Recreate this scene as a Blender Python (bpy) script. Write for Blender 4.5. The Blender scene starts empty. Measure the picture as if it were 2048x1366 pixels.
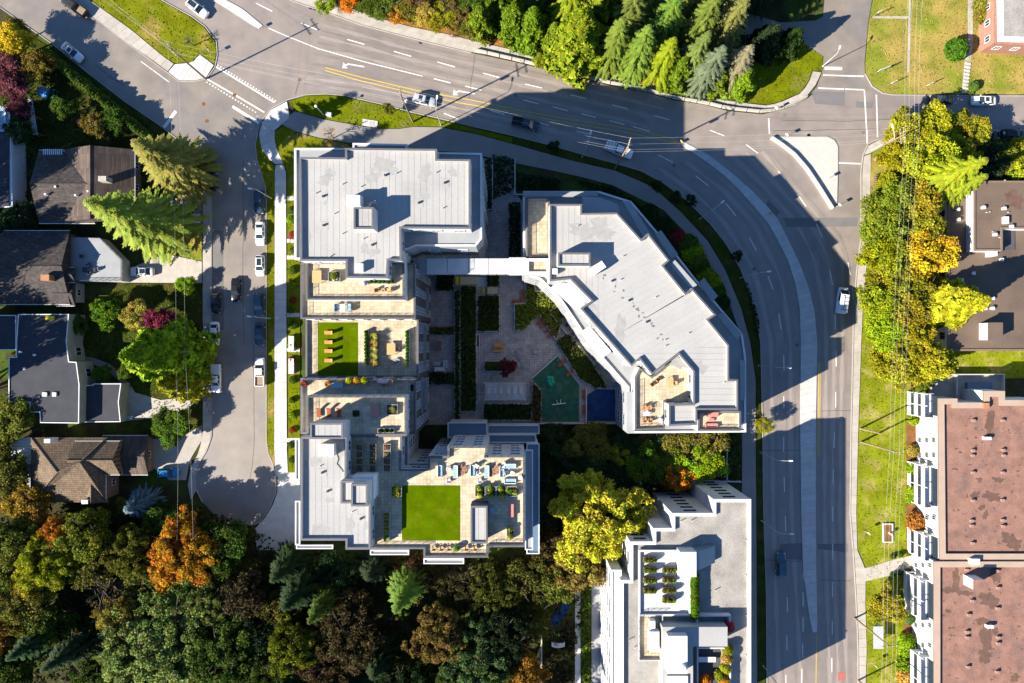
import bpy, math, random
import numpy as np
from mathutils import Vector
R = math.radians
random.seed(7); rng = np.random.default_rng(11)
scn = bpy.context.scene
COL = scn.collection

# ---------------------------------------------------------------- camera, sky, sun, exposure
CAMH = 136.5                      # drone height above the street; 24 mm equivalent lens, straight down
cam_d = bpy.data.cameras.new('camera'); cam = bpy.data.objects.new('camera', cam_d); COL.objects.link(cam)
cam_d.sensor_width = 36; cam_d.lens = 36*1365/2048; cam_d.clip_end = 4000
cam.location = (0, 0, CAMH); cam.rotation_euler = (0, 0, 0)
scn.camera = cam
SUN_EL, SUN_TO = 31.0, 26.5       # elevation; compass of the shadows (degrees up from +x)
wd = bpy.data.worlds.new('World'); scn.world = wd; wd.use_nodes = True
nt = wd.node_tree; nt.nodes.clear()
sky = nt.nodes.new('ShaderNodeTexSky'); sky.sky_type = 'NISHITA'; sky.sun_disc = False
sky.sun_elevation = R(SUN_EL); sky.sun_rotation = R(90 - (SUN_TO+180))
sky.air_density = 1.0; sky.dust_density = 0.0; sky.ozone_density = 8.0
bgn = nt.nodes.new('ShaderNodeBackground'); bgn.inputs[1].default_value = 0.072
wo = nt.nodes.new('ShaderNodeOutputWorld')
nt.links.new(sky.outputs[0], bgn.inputs[0]); nt.links.new(bgn.outputs[0], wo.inputs[0])
sd = bpy.data.lights.new('sun', 'SUN'); sd.energy = 5.0; sd.angle = R(0.5); sd.color = (1, .925, .805)
sun = bpy.data.objects.new('sun', sd); COL.objects.link(sun)
a = R(SUN_TO); e = R(SUN_EL)
sun.rotation_euler = Vector((math.cos(a)*math.cos(e), math.sin(a)*math.cos(e), -math.sin(e))).to_track_quat('-Z', 'Y').to_euler()
sun.location = (-60, -40, 200)
vs = scn.view_settings
vs.view_transform = 'Standard'; vs.look = 'None'; vs.gamma = 1; vs.use_curve_mapping = False
vs.exposure = 1.62
scn.render.engine = 'CYCLES'; scn.cycles.max_bounces = 6; scn.cycles.transparent_max_bounces = 12
scn.cycles.use_denoising = True
scn.cycles.sample_clamp_indirect = 6

# ---------------------------------------------------------------- helpers
def q(px, py, z=0.0):
    """photo pixel of a point at height z -> world x, y"""
    k = (1 - z/CAMH)/10
    return ((px-1024)*k, (683-py)*k)
def Q(pts, z=0.0): return [q(x, y, z) for x, y in pts]
def rect(x0, y0, x1, y1): return [(x0, y0), (x1, y0), (x1, y1), (x0, y1)]
def area(p): return sum(p[i-1][0]*p[i][1]-p[i][0]*p[i-1][1] for i in range(len(p)))/2
def ccw(p): return list(p) if area(p) > 0 else list(p)[::-1]
def inside(x, y, p):
    c = False
    for i in range(len(p)):
        (x0, y0), (x1, y1) = p[i-1], p[i]
        if (y0 > y) != (y1 > y) and x < (x1-x0)*(y-y0)/(y1-y0)+x0: c = not c
    return c
def offset(p, d):
    """miter offset of a ccw polygon, d > 0 moves the outline inwards"""
    n = len(p); out = []
    for i in range(n):
        x0, y0 = p[i-1]; x1, y1 = p[i]; x2, y2 = p[(i+1) % n]
        a = Vector((x1-x0, y1-y0)).normalized(); b = Vector((x2-x1, y2-y1)).normalized()
        na = Vector((-a.y, a.x)); nb = Vector((-b.y, b.x)); m = na+nb
        if m.length < 1e-4: m = na.copy()
        m.normalize(); s = d/max(.35, m.dot(na))
        out.append((x1+m.x*s, y1+m.y*s))
    return out
def clip(p, nx, ny, c):
    out = []
    for i in range(len(p)):
        A, B = p[i-1], p[i]; da = A[0]*nx+A[1]*ny-c; db = B[0]*nx+B[1]*ny-c
        if (da <= 0) != (db <= 0):
            t = da/(da-db); out.append((A[0]+(B[0]-A[0])*t, A[1]+(B[1]-A[1])*t))
        if db <= 0: out.append(B)
    return out
def rotp(p, a):
    c, s = math.cos(a), math.sin(a); return [(x*c-y*s, x*s+y*c) for x, y in p]

def wloc(o):
    v = Vector((0, 0, 0))
    while o is not None: v = v+o.location; o = o.parent
    return v
class MB:
    """collects faces; build() links them as one mesh object (vertices given in world space unless local=True)"""
    def __init__(s): s.v = []; s.f = []; s.sm = []
    def add(s, vs, fs, smooth=False):
        b = len(s.v); s.v += [tuple(v) for v in vs]
        for f in fs: s.f.append([b+i for i in f]); s.sm.append(smooth)
        return s
    def prism(s, p, z0, z1, bottom=False):
        p = ccw(p); n = len(p)
        vs = [(x, y, z0) for x, y in p]+[(x, y, z1) for x, y in p]
        fs = [[i, (i+1) % n, n+(i+1) % n, n+i] for i in range(n)]+[list(range(n, 2*n))]
        if bottom: fs.append(list(range(n))[::-1])
        return s.add(vs, fs)
    def sheet(s, p, z): p = ccw(p); return s.add([(x, y, z) for x, y in p], [list(range(len(p)))])
    def ring(s, p, z0, z1, w):
        p = ccw(p); i_ = offset(p, w); n = len(p)
        vs = [(x, y, z0) for x, y in p]+[(x, y, z1) for x, y in p]+[(x, y, z1) for x, y in i_]+[(x, y, z0) for x, y in i_]
        fs = []
        for i in range(n):
            j = (i+1) % n
            fs += [[i, j, n+j, n+i], [n+i, n+j, 2*n+j, 2*n+i], [2*n+i, 2*n+j, 3*n+j, 3*n+i]]
        return s.add(vs, fs)
    def box(s, x, y, z0, z1, sx, sy, rz=0):
        p = [(x+dx, y+dy) for dx, dy in rotp([(-sx/2, -sy/2), (sx/2, -sy/2), (sx/2, sy/2), (-sx/2, sy/2)], rz)]
        return s.prism(p, z0, z1, True)
    def seg(s, p0, p1, w, h, z):
        """box lying from xy p0 to p1, width w, from z to z+h"""
        d = Vector(p1)-Vector(p0)
        return s.box((p0[0]+p1[0])/2, (p0[1]+p1[1])/2, z, z+h, d.length, w, math.atan2(d.y, d.x))
    def tube(s, p0, p1, r0, r1=None, n=6, cap=True):
        r1 = r0 if r1 is None else r1
        p0 = Vector(p0); p1 = Vector(p1); d = (p1-p0).normalized()
        u = d.orthogonal().normalized(); w = d.cross(u)
        vs = []
        for p, r in ((p0, r0), (p1, r1)):
            for i in range(n):
                t = 2*math.pi*i/n; vs.append(p+u*math.cos(t)*r+w*math.sin(t)*r)
        fs = [[i, (i+1) % n, n+(i+1) % n, n+i] for i in range(n)]
        s.add(vs, fs, n > 5)
        if cap: s.add(vs, [list(range(n))[::-1], list(range(n, 2*n))])
        return s
    def path(s, pts, r, n=5):
        for i in range(len(pts)-1):
            ra, rb = (r[i], r[i+1]) if isinstance(r, (list, tuple)) else (r, r)
            s.tube(pts[i], pts[i+1], ra, rb, n, i in (0, len(pts)-2))
        return s
    def lathe(s, prof, x=0, y=0, n=12, smooth=True):
        vs = [(x+r*math.cos(2*math.pi*i/n), y+r*math.sin(2*math.pi*i/n), z) for r, z in prof for i in range(n)]
        fs = [[k*n+i, k*n+(i+1) % n, (k+1)*n+(i+1) % n, (k+1)*n+i] for k in range(len(prof)-1) for i in range(n)]
        s.add(vs, fs, smooth)
        return s.add([v for v in vs[-n:]], [list(range(n))])
    def mesh(s, name, m, off=(0, 0, 0)):
        me = bpy.data.meshes.new(name)
        me.from_pydata([(x-off[0], y-off[1], z-off[2]) for x, y, z in s.v], [], s.f)
        if any(s.sm): me.polygons.foreach_set('use_smooth', s.sm)
        if m is not None: me.materials.append(m)
        me.update(); return me
    def build(s, name, m, parent=None, local=False):
        off = wloc(parent) if (parent is not None and not local) else (0, 0, 0)
        return put(s.mesh(name, m, off), name, parent)
def put(me, name, parent=None, loc=(0, 0, 0), rz=0, color=None, scale=None):
    o = bpy.data.objects.new(name, me); COL.objects.link(o); o.parent = parent
    o.location = loc; o.rotation_euler = (0, 0, rz)
    if color: o.color = (*color, 1)
    if scale: o.scale = scale if isinstance(scale, (tuple, list)) else (scale,)*3
    return o
def tag(o, label, cat=None, group=None, kind=None):
    if label: o['label'] = label
    if cat: o['category'] = cat
    if group: o['group'] = group
    if kind: o['kind'] = kind
    return o
def thing(name, label, cat, loc=(0, 0, 0), rz=0, group=None):
    o = put(None, name, None, loc, rz); o.empty_display_size = .5
    return tag(o, label, cat, group)
def clone(root, loc, rz=0, label=None, color=None, scale=None, group=None):
    def cp(o, par):
        c = o.copy(); COL.objects.link(c); c.parent = par
        if color is not None and c.type == 'MESH' and o.get('tint'): c.color = (*color, 1)
        for ch in o.children: cp(ch, c)
        return c
    r = cp(root, None); r.location = loc; r.rotation_euler = (0, 0, rz)
    if scale: r.scale = scale if isinstance(scale, (tuple, list)) else (scale,)*3
    if label: r['label'] = label
    if group: r['group'] = group
    return r
USED = {}
def inst(key, maker, loc, rz=0, label=None, color=None, scale=None, group=None):
    """first call places the thing itself, later calls place copies of it with its parts"""
    if key not in USED:
        o = maker(); USED[key] = o
        o.location = loc; o.rotation_euler = (0, 0, rz)
        if label: o['label'] = label
        if group: o['group'] = group
        if scale: o.scale = scale if isinstance(scale, (tuple, list)) else (scale,)*3
        if color is not None:
            for c in [o]+list(o.children_recursive):
                if c.type == 'MESH' and c.get('tint'): c.color = (*color, 1)
        return o
    return clone(USED[key], loc, rz, label, color, scale, group)

# ---------------------------------------------------------------- materials
def _mat(name):
    m = bpy.data.materials.new(name); m.use_nodes = True; t = m.node_tree
    return m, t, t.nodes['Principled BSDF']
def N(t, k, **kw):
    n = t.nodes.new(k)
    for a_, b_ in kw.items(): setattr(n, a_, b_)
    return n
def mat(name, col, var=.12, scale=.6, rough=.85, spec=.25, bump=0, fine=12, piece=0, metal=0, col2=None, tint=False, stain=None):
    """base colour with two scales of noise, optional second colour in patches, optional tone per piece"""
    m, t, b = _mat(name); L = t.links
    geo = N(t, 'ShaderNodeNewGeometry')
    n1 = N(t, 'ShaderNodeTexNoise'); n1.inputs['Scale'].default_value = scale; n1.inputs['Detail'].default_value = 5
    n2 = N(t, 'ShaderNodeTexNoise'); n2.inputs['Scale'].default_value = fine; n2.inputs['Detail'].default_value = 3
    L.new(geo.outputs['Position'], n1.inputs['Vector']); L.new(geo.outputs['Position'], n2.inputs['Vector'])
    ad = N(t, 'ShaderNodeMath', operation='ADD'); L.new(n1.outputs[0], ad.inputs[0]); L.new(n2.outputs[0], ad.inputs[1])
    mr = N(t, 'ShaderNodeMapRange'); mr.inputs[1].default_value = .6; mr.inputs[2].default_value = 1.4
    mr.inputs[3].default_value = 1-var*1.6; mr.inputs[4].default_value = 1+var*1.6
    L.new(ad.outputs[0], mr.inputs[0]); val = mr.outputs[0]
    if piece:
        oi = N(t, 'ShaderNodeObjectInfo'); pr = N(t, 'ShaderNodeMapRange')
        pr.inputs[3].default_value = 1-piece; pr.inputs[4].default_value = 1+piece
        L.new(oi.outputs['Random'], pr.inputs[0])
        mu = N(t, 'ShaderNodeMath', operation='MULTIPLY'); L.new(val, mu.inputs[0]); L.new(pr.outputs[0], mu.inputs[1]); val = mu.outputs[0]
    if tint:
        oi2 = N(t, 'ShaderNodeObjectInfo'); src = oi2.outputs['Color']
    else:
        rgb = N(t, 'ShaderNodeRGB'); rgb.outputs[0].default_value = (*col, 1); src = rgb.outputs[0]
    if col2:
        n3 = N(t, 'ShaderNodeTexNoise'); n3.inputs['Scale'].default_value = stain[0] if stain else .12; n3.inputs['Detail'].default_value = 6
        L.new(geo.outputs['Position'], n3.inputs['Vector'])
        r3 = N(t, 'ShaderNodeMapRange'); r3.interpolation_type = 'SMOOTHSTEP'
        r3.inputs[1].default_value = stain[1] if stain else .45; r3.inputs[2].default_value = stain[2] if stain else .62
        L.new(n3.outputs[0], r3.inputs[0])
        mx = N(t, 'ShaderNodeMix', data_type='RGBA'); mx.inputs['B'].default_value = (*col2, 1)
        L.new(r3.outputs[0], mx.inputs['Factor']); L.new(src, mx.inputs['A']); src = mx.outputs['Result']
    hs = N(t, 'ShaderNodeHueSaturation'); L.new(src, hs.inputs['Color']); L.new(val, hs.inputs['Value'])
    L.new(hs.outputs[0], b.inputs['Base Color'])
    b.inputs['Roughness'].default_value = rough; b.inputs['Specular IOR Level'].default_value = spec; b.inputs['Metallic'].default_value = metal
    if bump:
        bp = N(t, 'ShaderNodeBump'); bp.inputs['Strength'].default_value = bump; bp.inputs['Distance'].default_value = .1
        L.new(n2.outputs[0], bp.inputs['Height']); L.new(bp.outputs[0], b.inputs['Normal'])
    return m
def grid_mat(name, col, line, w, h, ang=0, mortar=.03, var=.15, brick=.0, rough=.85):
    """small paving units or shingle courses too small to build one by one"""
    m, t, b = _mat(name); L = t.links
    geo = N(t, 'ShaderNodeNewGeometry'); mp = N(t, 'ShaderNodeMapping'); mp.inputs['Rotation'].default_value = (0, 0, ang)
    L.new(geo.outputs['Position'], mp.inputs[0])
    br = N(t, 'ShaderNodeTexBrick'); br.offset = brick; br.inputs['Scale'].default_value = 1
    br.inputs['Brick Width'].default_value = w; br.inputs['Row Height'].default_value = h; br.inputs['Mortar Size'].default_value = mortar
    c = col; br.inputs['Color1'].default_value = (*[x*(1-var) for x in c], 1); br.inputs['Color2'].default_value = (*[x*(1+var) for x in c], 1)
    br.inputs['Mortar'].default_value = (*line, 1)
    L.new(mp.outputs[0], br.inputs['Vector'])
    n = N(t, 'ShaderNodeTexNoise'); n.inputs['Scale'].default_value = .5; n.inputs['Detail'].default_value = 6; L.new(geo.outputs['Position'], n.inputs['Vector'])
    mr = N(t, 'ShaderNodeMapRange'); mr.inputs[1].default_value = .3; mr.inputs[2].default_value = .7; mr.inputs[3].default_value = .8; mr.inputs[4].default_value = 1.2
    L.new(n.outputs[0], mr.inputs[0]); hs = N(t, 'ShaderNodeHueSaturation'); L.new(br.outputs[0], hs.inputs['Color']); L.new(mr.outputs[0], hs.inputs['Value'])
    L.new(hs.outputs[0], b.inputs['Base Color']); b.inputs['Roughness'].default_value = rough; b.inputs['Specular IOR Level'].default_value = .2
    return m
def leaf_mat(name, trans=.3):
    m, t, b = _mat(name); L = t.links
    at = N(t, 'ShaderNodeAttribute', attribute_name='rnd'); oi = N(t, 'ShaderNodeObjectInfo')
    v = N(t, 'ShaderNodeMapRange'); v.inputs[3].default_value = .45; v.inputs[4].default_value = 1.5; L.new(at.outputs['Fac'], v.inputs[0])
    at2 = N(t, 'ShaderNodeAttribute', attribute_name='hue')
    h = N(t, 'ShaderNodeMapRange'); h.inputs[3].default_value = .46; h.inputs[4].default_value = .53; L.new(at2.outputs['Fac'], h.inputs[0])
    hs = N(t, 'ShaderNodeHueSaturation'); L.new(oi.outputs['Color'], hs.inputs['Color']); L.new(v.outputs[0], hs.inputs['Value']); L.new(h.outputs[0], hs.inputs['Hue'])
    tr = N(t, 'ShaderNodeBsdfTranslucent'); L.new(hs.outputs[0], tr.inputs[0]); L.new(hs.outputs[0], b.inputs['Base Color'])
    b.inputs['Roughness'].default_value = .6; b.inputs['Specular IOR Level'].default_value = .06
    mx = N(t, 'ShaderNodeMixShader'); mx.inputs[0].default_value = trans
    L.new(b.outputs[0], mx.inputs[1]); L.new(tr.outputs[0], mx.inputs[2]); L.new(mx.outputs[0], t.nodes['Material Output'].inputs[0])
    return m
def glass_mat(name, col, alpha):
    m, t, b = _mat(name); b.inputs['Base Color'].default_value = (*col, 1); b.inputs['Roughness'].default_value = .05
    tr = N(t, 'ShaderNodeBsdfTransparent'); mx = N(t, 'ShaderNodeMixShader'); mx.inputs[0].default_value = alpha
    t.links.new(tr.outputs[0], mx.inputs[1]); t.links.new(b.outputs[0], mx.inputs[2]); t.links.new(mx.outputs[0], t.nodes['Material Output'].inputs[0])
    return m
M = {}
M['soil'] = mat('soil', (.045, .04, .02), .35, .35, fine=6, bump=.5, col2=(.05, .075, .015), stain=(.2, .42, .6), spec=0, rough=1)
M['asphalt'] = mat('asphalt', (.215, .18, .153), .14, .35, fine=9, bump=.06, col2=(.185, .156, .135), stain=(.06, .45, .6), rough=.38, spec=.8)
M['asphalt2'] = mat('asphalt_street', (.19, .16, .13), .16, .35, fine=9, bump=.06, col2=(.165, .145, .128), stain=(.1, .45, .6), rough=.42, spec=.7)
M['worn'] = mat('asphalt_worn', (.182, .153, .132), .12, .4, fine=9, rough=.4, spec=.8)
M['wornpale'] = mat('asphalt_pale', (.255, .215, .184), .10, .4, fine=9, rough=.36, spec=.9)
M['tar'] = mat('tar_seam', (.06, .055, .052), .1, 1)
M['patch'] = mat('asphalt_patch', (.135, .128, .124), .1, .5, fine=9)
M['path'] = mat('path_asphalt', (.22, .20, .18), .10, .3, fine=9, bump=.1)
M['conc'] = mat('concrete', (.33, .30, .26), .13, .8, fine=10, piece=.07, bump=.05)
M['conc2'] = mat('concrete_pale', (.42, .405, .38), .11, .8, fine=10, piece=.06)
M['kerb'] = mat('kerb_concrete', (.30, .28, .25), .12, .6)
M['white'] = mat('road_paint', (.60, .58, .54), .12, 2, fine=8, rough=.7, col2=(.32, .29, .26), stain=(2.5, .56, .7))
M['yellow'] = mat('road_paint_yellow', (.55, .36, .03), .12, 2, fine=8, rough=.7)
M['redpaint'] = mat('road_paint_red', (.34, .10, .075), .1, 2)
M['grass'] = mat('grass', (.115, .125, .005), .28, .35, fine=4, bump=.5, col2=(.24, .165, .05), stain=(.16, .5, .68), spec=0, rough=1)
M['grass2'] = mat('grass_green', (.105, .122, .003), .25, .35, fine=4, bump=.5, col2=(.13, .13, .02), stain=(.2, .5, .7), spec=0, rough=1)
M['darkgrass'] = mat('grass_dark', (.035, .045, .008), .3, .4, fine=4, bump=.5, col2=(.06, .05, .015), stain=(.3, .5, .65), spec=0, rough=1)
M['lightgrass'] = mat('grass_light', (.145, .165, .008), .28, .35, fine=4, bump=.5, col2=(.23, .20, .05), stain=(.3, .5, .68), spec=0, rough=1)
M['drygrass'] = mat('grass_dry', (.27, .20, .055), .2, .3, fine=4, bump=.5, col2=(.15, .17, .02), stain=(.13, .42, .62), spec=0, rough=1)
M['litter'] = mat('leaf_litter', (.20, .10, .03), .4, .8, fine=8, bump=.6, col2=(.10, .10, .02), stain=(.3, .5, .65), spec=0, rough=1)
M['mulch'] = mat('bark_mulch', (.16, .075, .03), .3, 1, fine=10, bump=.4, spec=0, rough=1)
M['turf'] = mat('artificial_turf', (.062, .10, .0005), .22, .5, fine=7, bump=.15, piece=.07, col2=(.085, .105, .004), stain=(.6, .5, .72), spec=0, rough=1)
M['membrane'] = mat('roof_membrane', (.315, .305, .288), .06, .25, fine=3, piece=.022, col2=(.27, .262, .248), stain=(.09, .55, .72))
M['membrane2'] = mat('roof_membrane_cool', (.305, .297, .285), .06, .25, fine=3, piece=.022, col2=(.26, .253, .242), stain=(.12, .55, .72))
M['conc3'] = mat('concrete_white', (.40, .375, .34), .07, .8, fine=10)
M['greystain'] = mat('roof_stain', (.262, .255, .242), .12, 1)
M['seam'] = mat('roof_seam', (.262, .254, .24), .1, 1)
M['cap'] = mat('parapet_cap', (.105, .10, .105), .12, .8, rough=.5, spec=.4)
M['whitewall'] = mat('white_wall', (.45, .445, .435), .11, .5)
M['panel'] = mat('grey_panel', (.26, .265, .27), .08, .6, piece=.05)
M['darkwall'] = mat('dark_cladding', (.06, .06, .066), .15, 1)
M['brownwall'] = mat('brown_wall', (.16, .11, .08), .12, 1)
M['deck'] = grid_mat('deck_pavers', (.42, .345, .235), (.27, .22, .15), .6, .6, 0, .025)
M['court'] = grid_mat('courtyard_pavers', (.33, .285, .265), (.15, .135, .13), .45, .45, 0, .03)
M['greencourt'] = mat('green_court', (.022, .09, .055), .35, .8, col2=(.045, .10, .05), stain=(.4, .5, .7))
M['bluecourt'] = mat('blue_court', (.012, .04, .12), .35, .8)
M['gravel'] = mat('roof_gravel', (.255, .236, .21), .32, .3, fine=6, bump=.5, col2=(.29, .24, .19), stain=(.1, .55, .75))
M['brownroof'] = mat('brown_roof', (.215, .115, .085), .22, .45, fine=5, col2=(.17, .098, .078), stain=(.35, .48, .66))
M['brownstain'] = mat('brown_roof_stain', (.11, .062, .046), .2, 1)
M['browncap'] = mat('brown_parapet', (.33, .245, .185), .08, .6)
M['tarroof'] = mat('tar_roof', (.12, .085, .062), .12, .25, fine=4, col2=(.10, .072, .055), stain=(.12, .5, .65))
M['shingle'] = grid_mat('shingles_dark', (.055, .045, .042), (.03, .026, .025), .5, .28, 0, .02, .35, .5)
M['shingle2'] = grid_mat('shingles_brown', (.085, .062, .05), (.045, .034, .03), .35, 3, 0, .035, .25, .5)
M['tile'] = grid_mat('roof_tiles', (.135, .095, .062), (.055, .037, .025), .32, .42, 0, .035, .25, .5)
M['flatdark'] = mat('dark_flat_roof', (.035, .036, .045), .2, .4, fine=5)
M['trim'] = mat('white_trim', (.56, .56, .555), .10, .7, rough=.6)
M['metal'] = mat('grey_metal', (.35, .36, .37), .08, 1, rough=.45, spec=.5)
M['darkmetal'] = mat('dark_metal', (.03, .03, .034), .1, 1, rough=.5, spec=.4)
M['galv'] = mat('galvanised', (.42, .43, .44), .08, 2, rough=.45, spec=.5)
M['white_eq'] = mat('white_equipment', (.60, .60, .58), .05, 1, rough=.5)
M['wood'] = mat('wood_pole', (.22, .165, .11), .2, 2)
M['wood_o'] = mat('orange_wood', (.46, .20, .065), .15, 3, fine=14)
M['wood_t'] = mat('tan_wood', (.46, .29, .13), .12, 3, fine=14)
M['wood_r'] = mat('red_wood', (.26, .065, .03), .15, 3)
M['cush'] = mat('blue_cushion', (.22, .34, .42), .08, 3)
M['pale'] = mat('pale_fabric', (.55, .55, .55), .06, 3)
M['pink'] = mat('pink_top', (.42, .17, .14), .1, 3)
M['yellowp'] = mat('yellow_tactile', (.62, .43, .02), .08, 2)
M['glass'] = mat('window_glass', (.02, .03, .04), .1, 1, rough=.06, spec=.6)
M['railglass'] = glass_mat('rail_glass', (.10, .14, .15), .16)
M['bluemetal'] = mat('blue_standing_seam', (.10, .15, .20), .06, 1, rough=.4, spec=.5)
M['paint'] = mat('car_paint', (.5, .5, .5), .02, 1, rough=.25, spec=.5, tint=True)
M['tinted'] = mat('tinted_paint', (.5, .5, .5), .08, 2, rough=.7, tint=True)
M['rubber'] = mat('rubber', (.02, .02, .02), .1, 3)
M['lens'] = mat('lamp_lens', (.6, .6, .55), .03, 2, rough=.2, spec=.6)
M['redlens'] = mat('red_lens', (.35, .02, .015), .03, 2, rough=.2, spec=.6)
M['bark'] = mat('bark', (.10, .075, .055), .3, 3, bump=.4)
M['leaf'] = leaf_mat('leaf')
M['needle'] = leaf_mat('needle', .18)
M['ventclay'] = mat('vent_clay', (.26, .16, .125), .1, 3)
M['brick'] = mat('brick_wall', (.27, .135, .10), .2, 2, fine=14)
M['clay'] = mat('terracotta', (.32, .15, .08), .12, 3)
M['skin'] = mat('skin', (.45, .27, .19), .05, 5)

# ---------------------------------------------------------------- the setting: ground, roads, pavements, lawns
def struct(name, mb, m, kind='structure', label=None):
    return tag(mb.build(name, m), label, None, None, kind)
struct('ground', MB().sheet([(-1500, -1500), (1500, -1500), (1500, 1500), (-1500, 1500)], -.03), M['soil'])
NOUT = [(323, -60), (430, -60), (579, 0), (655, 26), (725, 51), (807, 73), (887, 93), (943, 106), (1024, 123), (1149, 153), (1219, 171), (1294, 185), (1344, 200), (1410, 210), (1455, 222), (1525, 229), (1574, 217), (1614, 198), (1634, 173), (1644, 145)]
EOUT = [(1730, 148), (1744, 173), (1766, 187), (1786, 190), (2048, 192), (2400, 192), (2400, 282), (1786, 277), (1756, 279), (1736, 288), (1726, 310), (1722, 342), (1722, 480), (1716, 517), (1708, 600), (1706, 684), (1702, 860), (1700, 1026), (1706, 1100), (1712, 1200), (1716, 1300), (1716, 1700)]
INN = [(1536, 1700), (1534, 1366), (1532, 1174), (1527, 1026), (1525, 859), (1521, 684), (1505, 602), (1482, 540), (1452, 487), (1420, 447), (1372, 400), (1327, 366), (1283, 342), (1224, 325), (1169, 310), (1099, 290), (1024, 271), (950, 254), (875, 236), (825, 225), (762, 208), (687, 191), (652, 188), (612, 190), (575, 200), (542, 218), (525, 240)]
NWI = [(413, 158), (430, 135), (435, 110), (433, 83), (410, 53), (383, 33), (323, 0), (240, -60)]
road = struct('road', MB().sheet(Q(NOUT+EOUT+INN+NWI), .0), M['asphalt'])
WST = [(60, -60), (120, -15), (173, 22), (250, 83), (313, 128), (335, 145), (358, 163), (390, 163), (413, 158), (470, 150), (545, 212), (525, 240), (516, 265), (511, 290), (514, 320), (524, 350), (531, 375), (533, 400), (533, 880), (536, 905), (545, 925), (552, 950), (552, 985), (540, 1015), (520, 1045), (480, 1056), (450, 1046), (425, 1026), (405, 1004), (393, 980), (390, 955), (398, 927), (413, 902), (423, 874), (423, 417), (420, 375), (410, 342), (400, 318), (375, 298), (350, 275), (323, 253), (250, 203), (175, 145), (105, 88), (50, 50), (0, 15), (-80, -45)]
street = struct('side_street', MB().sheet(Q(WST), .004), M['asphalt2'])
NST = [(1649, -60), (1649, 0), (1646, 33), (1631, 41), (1560, 45), (1490, 25), (1490, 95), (1560, 85), (1596, 78), (1639, 108), (1647, 113), (1644, 145), (1640, 178), (1738, 182), (1730, 148), (1729, 125), (1736, 45), (1744, 0), (1746, -60)]
struct('north_street', MB().sheet(Q(NST), .008), M['asphalt2'])
for pts in ([(1624, 182), (1690, 184), (1689, 212), (1630, 208)], [(1712, 203), (1745, 205), (1744, 217), (1712, 214)], [(1536, 400), (1560, 424), (1553, 432), (1531, 412)], [(1565, 436), (1716, 435), (1714, 453), (1574, 454)], [(1635, 1088), (1696, 1087), (1696, 1105), (1636, 1098)], [(1604, 1086), (1560, 1088), (1560, 1118), (1604, 1120)], [(423, 460), (446, 462), (446, 660), (423, 662)]):
    struct('asphalt_patch', MB().sheet(Q(pts), .012), M['patch']).parent = road
def kerb(name, pts, w=.16, h=.13, m='kerb', z=0):
    mb = MB(); P = Q(pts)
    for i in range(len(P)-1): mb.seg(P[i], P[i+1], w, h, z)
    return struct(name, mb, M[m])
kerb('kerb', NOUT[2:8]); kerb('kerb', EOUT[:5]); kerb('kerb', EOUT[7:]); kerb('kerb', INN)
kerb('kerb', NWI[::-1][1:]+[(390, 163), (358, 163), (335, 145), (250, 83), (173, 22), (120, -15)])
kerb('kerb', WST[12:26]); kerb('kerb', WST[28:])
def poly_len(P): return [0]+list(np.cumsum([math.dist(P[i], P[i+1]) for i in range(len(P)-1)]))
def at(P, t):
    L = poly_len(P); s = t*L[-1]
    for i in range(len(P)-1):
        if s <= L[i+1]+1e-9:
            u = (s-L[i])/max(1e-9, L[i+1]-L[i]); return (P[i][0]+(P[i+1][0]-P[i][0])*u, P[i][1]+(P[i+1][1]-P[i][1])*u)
    return P[-1]
def slabs(parent, Lp, Rp, step, z0, z1, m, name='slab', gap=.025, cols=1):
    A, B = Q(Lp), Q(Rp); n = max(1, round(poly_len(A)[-1]/step)); g = gap/step
    for i in range(n):
        for c in range(cols):
            def pt(t, u):
                a_, b_ = at(A, t), at(B, t); return (a_[0]+(b_[0]-a_[0])*u, a_[1]+(b_[1]-a_[1])*u)
            t0, t1 = (i+g)/n, (i+1-g)/n; u0, u1 = c/cols+.004*(c > 0), (c+1)/cols-.004*(c < cols-1)
            MB().prism([pt(t0, u0), pt(t1, u0), pt(t1, u1), pt(t0, u1)], z0, z1+random.uniform(-.006, .006)).build(name, M[m], parent)
def walk(name, Lp, Rp, step, m='conc', cols=1, z1=.12):
    o = struct(name, MB().prism(Q(Lp+Rp[::-1]), -.02, z1-.03), M['kerb'])
    slabs(o, Lp, Rp, step, z1-.06, z1, m, 'slab', cols=cols); return o
walk('sidewalk', [(579, -2), (655, 24), (725, 49), (807, 71), (887, 91), (943, 104), (1024, 117), (1149, 147), (1219, 165), (1294, 181), (1344, 195), (1410, 206), (1455, 217), (1525, 224), (1572, 213), (1611, 194), (1631, 170), (1642, 145)],
     [(617, -12), (687, 12), (762, 38), (825, 55), (900, 70), (950, 83), (1024, 100), (1124, 125), (1199, 148), (1289, 170), (1334, 180), (1450, 201), (1500, 208), (1536, 212), (1561, 205), (1604, 186), (1619, 162), (1626, 143)], 1.9, cols=2)
walk('sidewalk', [(1728, 312), (1725, 342), (1724, 480), (1718, 517), (1710, 600), (1708, 684), (1704, 860), (1702, 1026), (1708, 1100), (1714, 1200), (1718, 1300), (1718, 1420)],
     [(1741, 308), (1741, 342), (1739, 420), (1738, 480), (1734, 517), (1726, 600), (1722, 684), (1716, 860), (1712, 1026), (1714, 1100), (1731, 1140), (1730, 1200), (1733, 1300), (1729, 1420)], 1.8)
walk('sidewalk', [(1728, 310), (1737, 291), (1757, 281), (1786, 279)], [(1741, 306), (1746, 298), (1760, 291), (1786, 289)], 1.6)
walk('sidewalk', [(552, 330), (550, 345), (549.5, 600), (549, 900), (551, 945)], [(567, 330), (572, 345), (573, 600), (574, 900), (576, 945)], 1.5, 'conc2')
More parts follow.
